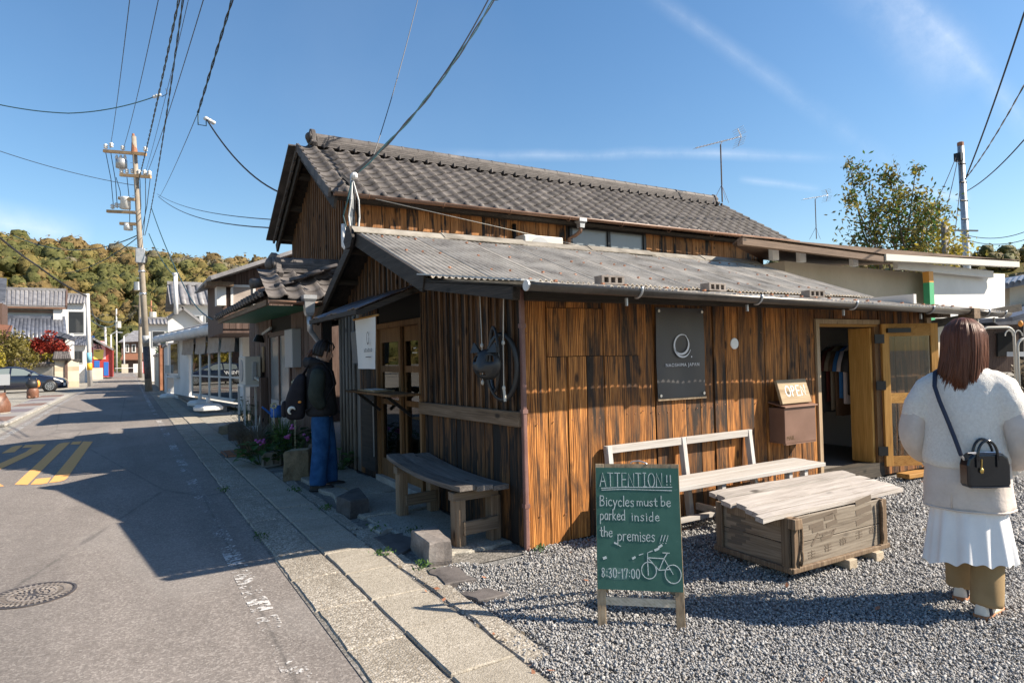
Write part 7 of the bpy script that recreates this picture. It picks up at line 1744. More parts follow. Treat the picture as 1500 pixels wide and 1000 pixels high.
# plank top
zt = hh+.107
T0, T1, T2, T3 = G(1122, 757, zt), G(1326, 712, zt), G(1230, 687, zt), G(1030, 719, zt)
tt_ = thing('table_top', (T0+T2)/2, 'weathered whitish plank top laid across the wooden crate', 'table top')
npk = 6; cuts = [0, .13, .34, .52, .70, .86, 1.0]
for i in range(npk):
    f0, f1 = cuts[i]+.010, cuts[i+1]-.010; e0, e1 = rng.uniform(-.025, .03), rng.uniform(-.02, .03)
    if i == 0: e0, e1 = -.01, -.02
    L0, R0, L1, R1 = T0+(T3-T0)*f0, T1+(T2-T1)*f0, T0+(T3-T0)*f1, T1+(T2-T1)*f1; dx = unit(R0-L0)
    n_ = 14; top, bot = [], []
    dz = rng.uniform(-.009, .005)
    rows = []
    for k in range(n_+1):
        f = k/n_; a = L0+(R0-L0)*f+dx*(e0*(1-f)*2 if f < .5 else e1*(f-.5)*2); b = L1+(R1-L1)*f+dx*(e0*(1-f)*2 if f < .5 else e1*(f-.5)*2)
        j = rng.uniform(-.004, .004); g = rng.uniform(-.004, .004); end = .008 if k in (0, n_) else 0
        z_ = np.array((0, 0, dz+rng.uniform(-.0015, .0015)-end*.6))
        w_ = (b-a); a = a+w_*(.02*j/.004*.3); rows.append([a+z_, a+w_*.5+z_+(0, 0, .002), b+z_, b+z_-(0, 0, .030), a+z_-(0, 0, .030)])
    MB().loft(rows).build('plank', 'table_plank', tt_)

# ================================================================ white bench against the wall
zb_ = .40
S0, S1, S2, S3 = PY(985, 718, YS-.50)*0+G(985, 719, zb_), G(1186, 690, zb_), G(1130, 681, zb_), G(938, 703, zb_)
wbn = thing('white_bench', (4.4, 3.85, 0), 'whitewashed wooden bench with open back against the shop wall', 'bench')
yb = YS-.10; yf = S0[1]
bx0, bx1 = PY(893, 652, yb)[0], PY(1104, 634, yb)[0]; ztp = .715
sx0, sx1 = bx0-.02, max(bx1+.42, 5.45)
for k, (y0_, y1_) in enumerate(((yf, yf+.20), (yf+.208, yb-.06))): MB().beam((sx0, (y0_+y1_)/2, zb_), (sx1+.02*k, (y0_+y1_)/2, zb_), y1_-y0_, .035).build('seat_plank', 'white_paint_wood', wbn, bevel=.004)
for xx in (bx0+.02, PY(1005, 640, yb)[0], bx1-.02):
    MB().beam((xx, yb-.03, 0), (xx, yb+.05, ztp), .055, .045, up=(1, 0, 0)).build('back_post', 'white_paint_wood_v', wbn, bevel=.003)
    MB().beam((xx+.02, yf+.05, 0), (xx+.02, yf+.05, zb_-.018), .05, .045, up=(1, 0, 0)).build('leg', 'white_paint_wood_v', wbn, bevel=.003)
    MB().beam((xx+.075, yf+.02, .13), (xx+.075, yb-.03, .13), .03, .055).build('stretcher', 'white_paint_wood', wbn)
MB().beam((sx1-.25, yf+.05, 0), (sx1-.25, yf+.05, zb_-.018), .05, .045, up=(1, 0, 0)).build('leg', 'white_paint_wood_v', wbn)
xm = PY(1005, 640, yb)[0]
for a, b in ((bx0-.01, xm-.03), (xm+.03, bx1+.012)): MB().beam((a, yb+.045, ztp-.03), (b, yb+.045, ztp-.03), .04, .06).build('back_rail', 'white_paint_wood', wbn, bevel=.003)
MB().beam((bx0, yf+.16, .11), (bx1, yf+.16, .11), .05, .03).build('long_stretcher', 'white_paint_wood', wbn)

# ================================================================ curved bench by the street wall
bn = thing('plank_bench', (2.25, 5.0, 0), 'weathered grey bench with sagging plank seat by the street wall', 'bench')
k0, k1 = G(672, 802), G(597, 755); zs_ = .475
xA, xB = k0[0]-.06, XS-.03
y_n, y_f = k0[1]-.16, k1[1]+.20
for i in range(3):
    f0, f1 = i/3+.008, (i+1)/3-.008; rows = []
    for k in range(13):
        f = k/12; yy = y_n+(y_f-y_n)*f+(rng.uniform(-.02, .02) if k in (0, 12) else 0); z = zs_+.14*(f-.35)**2-.012*i+.02*(f); xo = .03*math.sin(f*2.4)
        xa, xb = xA+(xB-xA)*f0-xo, xA+(xB-xA)*f1-xo*(i < 2); rows.append([(xa, yy, z), ((xa+xb)/2, yy, z+.003), (xb, yy, z), (xb, yy, z-.038), (xa, yy, z-.038)])
    MB().loft(rows).build('seat_plank', 'bench_wood', bn, bevel=.003)
for yy, zz in ((k0[1]+.0, zs_-.045), (k1[1]+.0, zs_-.01)):
    MB().beam((xA+.06, yy, 0), (xA+.06, yy, zz-.06), .085, .10, up=(0, 1, 0)).build('leg', 'bench_leg', bn, bevel=.004)
    MB().beam((xB-.06, yy, 0), (xB-.06, yy, zz-.06), .085, .10, up=(0, 1, 0)).build('leg', 'bench_leg', bn, bevel=.004)
    MB().beam((xA+.0, yy, zz-.035), (xB-.03, yy, zz-.035), .09, .065).build('cross_rail', 'bench_leg_x', bn, bevel=.004)
    MB().beam((xA+.075, yy-.055, .155), (xB-.05, yy-.055, .165), .035, .10).build('stretcher', 'bench_leg_x', bn, bevel=.004)

# ================================================================ things on the lit wall
# banner
bx_0, bx_1, bz0, bz1 = 3.870, 4.452, 1.052, 1.838
t = NT('banner_cloth'); v = t.coords((1, 1, 1), 0); n = t.noise(v, 5, 4); wv = t.noise(v, 300, 2); t.bump(t.math('ADD', t.math('MULTIPLY', n, .7), t.math('MULTIPLY', wv, .3)), .12, .01); t.done((.050, .047, .048), .48, 0, .45)
bn_ = thing('shop_banner', ((bx_0+bx_1)/2, YS-.03, bz0), 'dark hanging banner with white crescent ring logo and lettering on the wall', 'banner')
rows = []
for i in range(13):
    x = bx_0+(bx_1-bx_0)*i/12; row = []
    for j in range(15):
        z = bz0+(bz1-bz0)*j/14; row.append((x, YS-.022-.006*math.sin(i*.8)*math.sin(j*.35)-.004*math.cos(j*.5+i*.2), z+.004*math.sin(i*1.0)*(j == 0)))
    rows.append(row)
MB().grid(rows).build('cloth', 'banner_cloth', bn_, smooth=True)
MB().beam((bx_0, YS-.025, bz0-.004), (bx_1, YS-.025, bz0-.008), .012, .016).build('bottom_hem', 'frame_wood', bn_)
for x in (bx_0+.03, bx_1-.03):
    for z in (bz0+.03, bz1-.03): MB().lathe([(.013, 0), (.013, .004), (.006, .004)], (x, YS-.032, z), 12, (0, -1, 0)).build('eyelet', 'steel', bn_)
plain('banner_white', (.62, .63, .66), .6)
o_ = np.array((bx_0+.30, YS-.034, bz0+.455)); X_, Z_ = np.array((1.0, 0, 0)), np.array((0, 0, 1.0))
def crescent(cx, cz, rx, rz, a0, a1, w0, w1, tilt=0):
    m = MB(); n_ = 40; L = []
    for i in range(n_+1):
        f = i/n_; a = a0+(a1-a0)*f; w = w0+(w1-w0)*math.sin(math.pi*f); x, z = rx*math.cos(a), rz*math.sin(a); d = unit((rx*math.cos(a), rz*math.sin(a)))
        c_, s_ = math.cos(tilt), math.sin(tilt); P0 = ((x-d[0]*w/2), (z-d[1]*w/2)); P1_ = ((x+d[0]*w/2), (z+d[1]*w/2)); q = []
        for px, pz in (P0, P1_): q.append((cx+px*c_-pz*s_, cz+px*s_+pz*c_))
        L.append([o_+X_*q[0][0]+Z_*q[0][1], o_+X_*q[1][0]+Z_*q[1][1], o_+X_*q[1][0]+Z_*q[1][1]+(0, -.001, 0), o_+X_*q[0][0]+Z_*q[0][1]+(0, -.001, 0)])
    return m.loft(L)
lg = crescent(0, 0, .100, .098, R(70), R(360-10), .004, .018, R(-10)).build('logo', 'banner_white', bn_)
crescent(-.018, .016, .092, .088, R(-150), R(62), .003, .020, R(-6)).build('logo_stroke', 'banner_white', lg)
MB().lathe([(.007, 0), (.007, .001)], o_+(.105, 0, -.098), 10, (0, -1, 0)).build('mark_dot', 'banner_white', bn_)
font_mesh('lettering', 'NAOSHIMA JAPAN', .042, (bx_0+.295, YS-.034, bz0+.275), (1, 0, 0), (0, 0, 1), 'banner_white', bn_, spacing=1.22)
# white disc
dz_ = PY(1077, 503, YS-.02); MB().lathe([(.052, 0), (.052, .012), (.048, .014)], (dz_[0], YS-.002, dz_[2]), 28, (0, -1, 0)).build('wall_disc', 'white_card', label='small round white disc on the wall right of the banner', cat='disc')
# mailbox and OPEN board
ma, mb2 = PY(1149, 598, YS-.18), PY(1196, 644, YS-.18)
mx = thing('mailbox', (ma[0]+.2, YS-.1, mb2[2]), 'rusty brown metal mailbox marked MAIL on the wall', 'mailbox')
MB().span((ma[0], YS-.18, mb2[2]), (mb2[0], YS-.004, ma[2]+.0)).build('body', 'rust_box', mx, bevel=.004)
MB().prism([(ma[0]-.012, YS-.20, ma[2]+.002), (mb2[0]+.012, YS-.20, ma[2]+.002), (mb2[0]+.012, YS-.004, ma[2]+.045), (ma[0]-.012, YS-.004, ma[2]+.045)], (0, 0, .012)).build('lid', 'rust_box', mx, bevel=.003)
MB().span((ma[0]+.006, YS-.184, mb2[2]-.012), (mb2[0]-.006, YS-.15, mb2[2]-.001)).build('bottom_lip', 'rust_box', mx)
plain('mail_ink', (.10, .055, .02), .6); font_mesh('lettering', 'MAIL', .055, (ma[0]+.02, YS-.181, mb2[2]+.035), (1, 0, 0), (0, 0, 1), 'mail_ink', mx, align='LEFT')
oz = ma[2]+.040; ob1 = thing('open_board', (ma[0]+.2, YS-.12, oz), 'tilted wooden board reading OPEN on top of the mailbox', 'sign')
ol = R(16); oux = np.array((1.0, 0, 0)); ouy = np.array((0, math.sin(ol), math.cos(ol))); onn = np.cross(oux, ouy); ow = mb2[0]-ma[0]-.03; oo = np.array((ma[0]+.0, YS-.165, oz)); oh = .235
MB().prism([oo, oo+oux*ow, oo+oux*ow+ouy*oh, oo+ouy*oh], -onn*.03).build('board', 'open_board', ob1, bevel=.003)
op_ = MB(); L, xe = strokes_of('OPEN', 0, 0, 1, .22, .006)
for s_ in L: ribbon(op_, [(ow*.20+a/xe*ow*.72, oh*.30+b*oh*.42) for a, b in s_], .011, oo+onn*.0006, oux, ouy, onn, .001)
op_.build('lettering', 'white_card', ob1)
# car lettering (right side of the car, read left to right)
font_mesh('lettering', 'REVIEW', .34, (CX1-3.30, CY0-.03, .66), (1, 0, 0), (0, 0, 1), 'white_card', CAR, shear=.25, bold=.012, spacing=1.05)

# ================================================================ hanging black cat mask
hx, hy = 2.40, 4.33
mk = thing('hanging_mask', (hx, hy, 1.15), 'black cat shaped mask on rings hanging from ropes under the eave', 'mask')
ra, rb_ = PX(703, 436, hx), PX(738, 446, hx); r1, r2 = PX(706, 506, hx), PX(737, 502, hx); r3, r4 = PX(707, 560, hx), PX(738, 568, hx)
for a, b, c_ in ((ra+(0, 0, .05), r1, r3), (rb_+(0, 0, .05), r2, r4)): MB().tube([a, b, c_], .0038, 6).build('rope', 'cream_plastic', mk)
for p in (r1, r2, r4, r3): MB().ball(p, (.013, .016, .020), 8, 6).build('knot', 'cream_plastic', mk, smooth=True)
MB().tube([r4, r4+(0, -.01, -.05), r4+(0, -.015, -.10)], .010, 6).build('rope_end', 'cream_plastic', mk)
plain('mask_black', (.020, .021, .023), .45)
cen = PX(724, 532, hx)
def ringtube(c, rx, rz, tilt, n=30): return [np.array(c)+np.array((math.sin(tilt)*rx*math.cos(t), math.cos(tilt)*rx*math.cos(t), rz*math.sin(t))) for t in np.linspace(0, 2*math.pi, n)]
MB().tube(ringtube(cen+(0, .0, .03), .155, .24, .3), .020, 8, caps=False, flat=.6).build('ring', 'mask_black', mk, smooth=True)
MB().tube(ringtube(cen+(.03, -.06, -.03), .135, .25, -.5), .020, 8, caps=False, flat=.6).build('ring', 'mask_black', mk, smooth=True)
mc_ = PX(715, 535, hx-.10); mm = MB(); rows = []
f_ = unit(np.array((-.90, -.42, 0))); s1 = unit(np.cross((0, 0, 1), f_))
for i in range(13):
    ph = -1.35+2.7*i/12; row = []
    for j in range(17):
        th = -1.5+3.0*j/16; r = .125*(1-.10*max(0, -ph)); nose = .03*math.exp(-((th/.25)**2+((ph+.35)/.3)**2))
        row.append(mc_+s1*r*math.cos(ph)*math.sin(th)+f_*(r*.8*math.cos(ph)*math.cos(th)+nose)+np.array((0, 0, 1))*r*1.0*math.sin(ph))
    rows.append(row)
b_ = len(mm.v); nj = 17
for row in rows: mm.v += [tuple(p) for p in row]
for i in range(12):
    for j in range(16):
        if (i in (7, 8)) and (j in (3, 4, 5, 10, 11, 12)): continue      # eye holes
        if i in (3,) and j in (6, 7, 8, 9): continue                    # mouth slit
        mm.f.append((i*nj+j, (i+1)*nj+j, (i+1)*nj+j+1, i*nj+j+1))
fo = mm.build('mask_face', 'mask_black', mk, smooth=True); so = fo.modifiers.new('thick', 'SOLIDIFY'); so.thickness = .008
for sg in (-1, 1):
    e = mc_+s1*sg*.075+f_*.04+np.array((0, 0, .095)); MB().loft([[e+s1*a*.045+f_*b*.02 for a, b in ((-1, -1), (1, -1), (1, 1), (-1, 1))], [e+(0, 0, .075)+s1*sg*.02+s1*a*.004+f_*b*.003 for a, b in ((-1, -1), (1, -1), (1, 1), (-1, 1))]]).build('ear', 'mask_black', mk)

# ================================================================ noren cloth and serving things
na, nb = PX(520, 468, 2.0), PX(550, 462, 2.0); nz = PX(535, 540, 2.0)[2]
t = NT('noren_cloth'); v = t.coords((1, 1, 1), 0); t.bump(t.noise(v, 250, 2), .1, .002); t.done((.66, .64, .60), .9, 0, .2)
nr_ = thing('shop_curtain', ((na[0]+nb[0])/2, (na[1]+nb[1])/2, nz), 'off white cloth curtain with an outline logo hung under the awning', 'curtain')
rows = []
for i in range(15):
    f = i/14; a = na+(nb-na)*f; row = []
    for j in range(9):
        z = a[2]-.0+(nz-a[2])*j/8; row.append((a[0]+.012*math.sin(f*9+j*.3)*j/8, a[1]-(.05*(1-f))*(j/8), z))
    rows.append(row)
MB().grid(rows).build('cloth', 'noren_cloth', nr_, smooth=True); MB().tube([na+unit(na-nb)*.05, nb+unit(nb-na)*.08], .010, 8).build('rod', 'door_wood', nr_)
plain('noren_ink', (.05, .05, .052), .8); ik = MB(); od_ = np.array((na[0]-.016, nb[1]+.0, nz)); ux3 = np.array((0, -1.0, 0)); nx3 = np.array((-1.0, 0, 0)); wN = abs(na[1]-nb[1])
def nk(pts, w=.006): ribbon(ik, [(-wN*.30+a, b) for a, b in pts], w, od_, ux3, (0, 0, 1), nx3, .0008)
nk([(.035*math.cos(t), .30+.055*math.sin(t)) for t in np.linspace(.3, 2*math.pi+.1, 20)]); nk([(-.02, .255), (.0, .235), (.02, .25)], .010)
for k in range(6):
    x = -.11+.042*k
    for (a, b, c, d) in (((-.012, .19, .012, .19), (0, .20, -.004, .165), (-.01, .17, .014, .168)) if k % 2 else ((-.012, .192, .010, .182), (.010, .182, -.008, .166), (.0, .176, .012, .165))): nk([(x+a, b), (x+c, d)], .005)
for k in range(9): nk([(-.07+.018*k, .115), (-.061+.018*k, .115)], .008)
ik.build('lettering', 'noren_ink', nr_)
mn = thing('menu_tray', (XS-.2, 6.9, 1.10), 'small wooden menu tray lying on the serving shelf', 'tray'); MB().span((XS-.32, 6.55, 1.101), (XS-.10, 7.15, 1.118)).build('tray', 'open_board', mn, bevel=.004); MB().span((XS-.29, 6.7, 1.119), (XS-.14, 7.0, 1.122)).build('menu_sheet', 'white_card', mn)
dm = MB()
for k in range(4): ribbon(dm, [(-.03+.016*k, .0), (-.022+.016*k, .0)], .012, (XS+.066, DY0+.33, 1.56), (0, -1, 0), (0, 0, 1), (-1, 0, 0), .0006)
for k in range(8): ribbon(dm, [(-.07+.017*k, -.05), (-.061+.017*k, -.05)], .010, (XS+.066, DY0+.33, 1.56), (0, -1, 0), (0, 0, 1), (-1, 0, 0), .0006)
dm.build('door_lettering', 'white_card', shop)
# a few things inside the street room
for k, (yy, xx, w, mm, lab) in enumerate(((6.75, 3.4, .07, 'white_card', 'white post inside behind the street door'), (6.62, 3.5, .06, 'frosted', 'grey pipe inside behind the street door'), (6.50, 3.5, .08, 'door_wood', 'orange wooden post inside behind the street door'))): MB().beam((xx, yy, .15), (xx, yy, 2.0), w, w, up=(1, 0, 0)).build('inner_post', mm, label=lab, cat='post')
lj = np.array((3.1, 6.15, .95)); jar = thing('glass_jar', lj, 'white jar on the counter inside the street door', 'jar'); MB().lathe([(.05, 0), (.055, .02), (.055, .14), (.03, .17)], lj, 12).build('body', 'white_card', jar, smooth=True); MB().lathe([(.035, .17), (.035, .19)], lj, 12).build('lid', 'black_paint', jar)
MB().span((2.85, 5.8, .13), (3.4, 7.2, .945)).build('counter', 'old_door_wood', label='wooden counter inside the street door', cat='counter')
# ================================================================ people
stain('skin', (.42, .25, .175), (.52, .325, .235), 6, .55, .05, .001, 200, vary=0)
def fabric(name, c1, c2, sc=8, fine=350, bump=.4, bd=.003, rough=.95):
    return stain(name, c1, c2, sc, rough, bump, bd, fine, vary=0, spec=.15)
t = NT('sherpa'); v = t.coords((1, 1, 1), 0); d = t.voro(v, 260); n = t.noise(v, 70, 5, .75)
t.bump(t.math('ADD', t.math('MULTIPLY', n, .9), t.math('SUBTRACT', 1.0, d)), .6, .004); t.done(t.ramp(n, [(.3, (.64, .60, .55)), (.65, (.78, .75, .70))]), .97, 0, .1)
fabric('coat_nylon', (.54, .47, .42), (.62, .55, .50), 9, 60, .5, .008, .6)
fabric('skirt_white', (.72, .71, .70), (.80, .79, .785), 4, 300, .15, .002, .8)
fabric('trouser_tan', (.27, .185, .095), (.34, .24, .13), 6, 420, .4, .002)
fabric('jeans_blue', (.014, .055, .150), (.032, .105, .245), 12, 300, .8, .006)
fabric('jacket_black', (.014, .014, .016), (.030, .030, .032), 14, 200, .6, .006, .7)
fabric('sleeve_olive', (.022, .029, .024), (.040, .048, .040), 14, 200, .6, .006, .7)
fabric('backpack_black', (.016, .014, .017), (.030, .027, .031), 6, 300, .3, .003, .75)
plain('shoe_black', (.012, .012, .012), .6); plain('shoe_white', (.68, .64, .58), .6); plain('shoe_navy', (.02, .025, .05), .7); plain('gum_sole', (.36, .15, .06), .6)
t = NT('patent_black'); t.done((.008, .010, .014), .18, 0, .6); plain('brass', (.55, .38, .12), .3, .9)
def hairmat(name, c1, c2):
    t = NT(name); v = t.coords((60, 60, 4), 30); n = t.noise(v, 1.0, 4, .6); t.bump(n, .25, .002); t.done(t.ramp(n, [(.3, c1), (.7, c2)]), .45, 0, .35)
hairmat('hair_auburn', (.075, .024, .011), (.150, .050, .021)); hairmat('hair_black', (.008, .006, .005), (.024, .016, .012)); hairmat('hair_brown', (.05, .02, .01), (.11, .045, .02))
class Fig:
    def __init__(s, name, pos, face, label, k=1.0):
        s.k = k
        s.p = np.array((pos[0], pos[1], 0.0)); s.f = unit(np.array((face[0], face[1], 0))); s.r = np.array((s.f[1], -s.f[0], 0))
        s.o = thing(name, s.p, label, 'person')
    def w(s, q): return s.p+s.r*q[0]*s.k+s.f*q[1]*s.k+np.array((0, 0, q[2]))
    def part(s, m, name, mat, remesh=0, smooth_it=4, parent=None, sub=0):
        m.v = [tuple(s.w(q)) for q in m.v]; ob = m.build(name, mat, parent or s.o, smooth=True, sub=sub)
        if remesh:
            q = ob.modifiers.new('remesh', 'REMESH'); q.mode = 'VOXEL'; q.voxel_size = remesh; q.use_smooth_shade = True
            if smooth_it: k = ob.modifiers.new('smooth', 'SMOOTH'); k.iterations = smooth_it; k.factor = .5
        return ob
def ell(cx, cy, z, rx, ry, n=28, fold=0.0, nf=9, ph=0.0, tilt=0.0):
    return [(cx+rx*math.cos(a)*(1+fold*math.sin(nf*a+ph)), cy+ry*math.sin(a)*(1+fold*math.sin(nf*a+ph)), z+tilt*math.sin(a)) for a in np.linspace(0, 2*math.pi, n, endpoint=False)]
def hand(m, wrist, d, palm_n, side, curl=.5, s=1.0):
    """palm, four fingers of unequal length and a thumb leaving the side of the palm"""
    wrist = np.array(wrist, float); d = unit(d); nrm = unit(palm_n); a = unit(np.cross(d, nrm))*side
    m.loft([[wrist+d*f*s+a*w*math.cos(t)*s+nrm*h*math.sin(t)*s for t in np.linspace(0, 2*math.pi, 12, endpoint=False)] for f, w, h in ((-.02, .024, .018), (.01, .030, .017), (.05, .040, .016), (.085, .041, .013), (.095, .036, .010))])
    for k, (o, L) in enumerate(((.030, .068), (.011, .078), (-.009, .072), (-.028, .056))):
        b = wrist+d*.085*s+a*o*s; q1 = b+(d*math.cos(curl*.5)+nrm*math.sin(curl*.5))*L*.42*s; q2 = q1+(d*math.cos(curl*1.2)+nrm*math.sin(curl*1.2))*L*.34*s; q3 = q2+(d*math.cos(curl*1.8)+nrm*math.sin(curl*1.8))*L*.26*s
        m.tube([b-d*.02*s, b, q1, q2, q3], [.0095*s, .0095*s, .009*s, .0082*s, .0065*s], 8)
    b = wrist+d*.025*s+a*.030*s; q1 = b+unit(d*.6+a*.75+nrm*.25)*.035*s; q2 = q1+unit(d*.85+a*.35+nrm*.4)*.030*s; m.tube([b-a*.012, b, q1, q2], [.013*s, .012*s, .0105*s, .0075*s], 8)
def head(m, c, look=0.0, s=1.0):
    """skull, jaw, nose, lips, brow and ears; c = head centre, face along +y, look = nod"""
    R_ = Matrix.Rotation(look, 3, 'X'); h = MB()
    prof = [(-.118, .030, .030, .040), (-.105, .045, .048, .030), (-.085, .056, .064, .022), (-.055, .064, .078, .014), (-.02, .070, .088, .008), (.02, .073, .093, .002), (.055, .072, .092, -.004), (.085, .062, .080, -.008), (.105, .042, .056, -.010), (.118, .012, .018, -.010)]
    h.loft([ell(0, cy, z, rx, ry, 20) for z, rx, ry, cy in prof])
    h.tube([(0, .088, .018), (0, .103, -.012), (0, .116, -.030), (0, .100, -.040)], [.009, .011, .014, .010], 8)
    for sg in (-1, 1):
        h.ball((sg*.012, .102, -.036), (.009, .010, .008), 8, 6); h.ball((sg*.030, .082, .020), (.018, .012, .008), 8, 6)
        h.tube([(sg*.071, -.004, .022), (sg*.079, -.018, .018), (sg*.079, -.020, -.004), (sg*.073, -.008, -.026)], [.008, .011, .010, .007], 8)
    h.ball((0, .097, -.060), (.021, .009, .006), 10, 6); h.ball((0, .094, -.072), (.018, .009, .006), 10, 6); h.ball((0, .078, -.100), (.020, .016, .014), 10, 6)
    b = len(m.v); cc = Vector(c); m.v += [tuple(R_ @ Vector(p)*s+cc) for p in h.v]; m.f += [tuple(i+b for i in f) for f in h.f]
    return lambda q: np.array(R_ @ Vector(q)*s+cc)
def eyes(fig, at, parent):
    for sg in (-1, 1):
        fig.part(MB().ball(at((sg*.030, .079, .006)), (.011, .008, .006), 10, 6), 'eye', 'white_card', parent=parent); fig.part(MB().ball(at((sg*.030, .0865, .006)), (.0055, .003, .0055), 8, 5), 'iris', 'black_paint', parent=parent)
    for sg in (-1, 1): fig.part(MB().tube([at((sg*.014, .092, .026)), at((sg*.032, .090, .032)), at((sg*.050, .076, .026))], [.003, .004, .002], 6), 'eyebrow', 'hair_black', parent=parent)
def shoe(fig, x, y, ang, L, mats, lift=0.0, pitch=0.0, name='shoe', z0=0.0):
    """ang: toe direction from facing, clockwise"""
    def T(m):
        Rz = Matrix.Rotation(-ang, 3, 'Z') @ Matrix.Rotation(-pitch, 3, 'X'); m.v = [tuple(Rz @ Vector(p)+Vector((x, y, lift+z0))) for p in m.v]; return m
    up = [(-.5, .030, .075), (-.46, .036, .088), (-.30, .037, .092), (-.12, .037, .082), (.05, .041, .064), (.25, .046, .050), (.40, .040, .042), (.48, .024, .032)]
    rings = []
    for f, w, h in up: rings.append([(w*math.cos(a), f*L, .020+max(0, math.sin(a))*h+min(0, math.sin(a))*.006) for a in np.linspace(0, 2*math.pi, 16, endpoint=False)])
    o = fig.part(T(MB().loft(rings)), name, mats[0], sub=1)
    so = [[(w*1.10*math.cos(a), f*L*1.03, .013+.013*(1 if math.sin(a) > 0 else -1)+(.012 if f > .4 else 0)) for a in np.linspace(.2, 2*math.pi+.2, 14, endpoint=False)] for f, w, h in up]
    fig.part(T(MB().loft(so)), 'sole', mats[1], parent=o)
    if len(mats) > 2: fig.part(T(MB().loft([[(w*1.05*math.cos(a), f*L, .022+max(0, math.sin(a))*h*1.04) for a in np.linspace(0, 2*math.pi, 14, endpoint=False)] for f, w, h in ((-.36, .037, .088), (-.22, .038, .090))])), 'heel_patch', mats[2], parent=o)
    return o

# ---------------------------------------------------------------- walking woman seen from behind
wp = G(1424, 897)
W = Fig('person', wp, FW*.76+RT*.65, 'person with auburn hair in white fleece coat walking away across the gravel', .91)
bd = MB()
bd.loft([ell(0, 0, z, rx, ry) for z, rx, ry in ((.78, .150, .100), (.88, .145, .100), (1.0, .118, .085), (1.14, .128, .088), (1.24, .140, .082), (1.30, .110, .070), (1.34, .050, .050), (1.42, .045, .048))])
wat = head(bd, (.01, .015, 1.475), R(-6))
for sg, (kx, ky, kz), (fx, fy, fz) in ((1, (.08, .03, .46), (.075, -.02, .08)), (-1, (-.07, .16, .47), (-.065, .26, .08))): bd.tube([(sg*.085, 0, .84), (kx, ky, kz), (fx, fy, fz)], [.085, .058, .038], 12); bd.tube([(fx, fy-.02, fz), (fx, fy+.12, .035)], [.035, .028], 8)
LW_, RW_ = (-.19, .14, .80), (.20, .10, .80)
for sg, el, wr_ in ((-1, (-.235, -.03, .98), LW_), (1, (.24, -.04, .97), RW_)):
    bd.tube([(sg*.135, 0, 1.25), (sg*.165, -.01, 1.22), el, wr_], [.042, .046, .036, .026], 10); dd = unit(np.array(wr_)-np.array(el)); hand(bd, np.array(wr_)+dd*.02, dd+np.array((0, 0, -.2)), (-sg, 0, 0), sg, .7)
body = W.part(bd, 'body', 'skin', remesh=.0065, smooth_it=3)
eyes(W, wat, body)
# coat: fleece yoke over a nylon lower part, loose sleeves
lo = MB(); lo.loft([ell(0, -.01, z, rx, ry, 40, fd_, 7, ph) for z, rx, ry, fd_, ph in ((.575, .222, .182, .022, .3), (.60, .228, .188, .022, .3), (.72, .222, .182, .018, .5), (.86, .212, .172, .012, .8), (.96, .20, .165, .0, 0))])
lo.wob(.012, 8, 2.0); W.part(lo, 'coat_skirt', 'coat_nylon', remesh=.010, smooth_it=1)
hm = MB().tube([W_ for W_ in [(p[0]*1.005, p[1]*1.005, p[2]) for p in ell(0, -.01, .582, .226, .186, 40, .022, 7, .3)]]+[ell(0, -.01, .582, .227, .187, 40, .022, 7, .3)[0]], .006, 6); W.part(hm, 'hem', 'coat_nylon')
W.part(MB().tube([(-.06, -.192, .59), (-.058, -.188, .72), (-.055, -.178, .84)], .004, 5), 'seam', 'coat_nylon')
fz_ = MB(); fz_.loft([ell(0, -.012, z, rx, ry, 40, .012, 5, z*9) for z, rx, ry in ((.80, .212, .182), (.84, .224, .192), (.98, .216, .182), (1.10, .212, .170), (1.19, .208, .155), (1.255, .190, .135), (1.30, .148, .110), (1.335, .100, .090), (1.365, .075, .078))])
for sg in (-1, 1): fz_.tube([(sg*.11, -.01, 1.245), (sg*.175, -.015, 1.205), (sg*.225, -.025, 1.12), (sg*.240, -.03, 1.05)], [.080, .090, .090, .084], 14)
fz_.wob(.018, 5.5, 4.0); q = W.part(fz_, 'fleece_yoke', 'sherpa', remesh=.011, smooth_it=3)
tx = bpy.data.textures.new('fleece_lumps', 'CLOUDS'); tx.noise_scale = .012; tx.noise_depth = 2
dm_ = q.modifiers.new('lumps', 'DISPLACE'); dm_.texture = tx; dm_.strength = .0035; dm_.mid_level = .5; dm_.texture_coords = 'LOCAL'
for sg, el, wr_ in ((-1, (-.270, -.045, .95), (-.200, .13, .80)), (1, (.275, -.05, .94), (.21, .09, .80))):
    sl = MB().tube([(sg*.218, -.02, 1.13), (sg*.250, -.04, 1.05), el, ((el[0]+wr_[0])/2+sg*.01, (el[1]+wr_[1])/2, (el[2]+wr_[2])/2-.005), wr_], [.074, .084, .084, .072, .052], 16).wob(.020, 12, 3*sg); W.part(sl, 'sleeve', 'coat_nylon', sub=2)
    W.part(MB().tube([np.array(wr_)-(0, .01, 0), np.array(wr_)+(np.array(wr_)-np.array(el))*.08], [.052, .048], 14), 'cuff', 'sherpa')
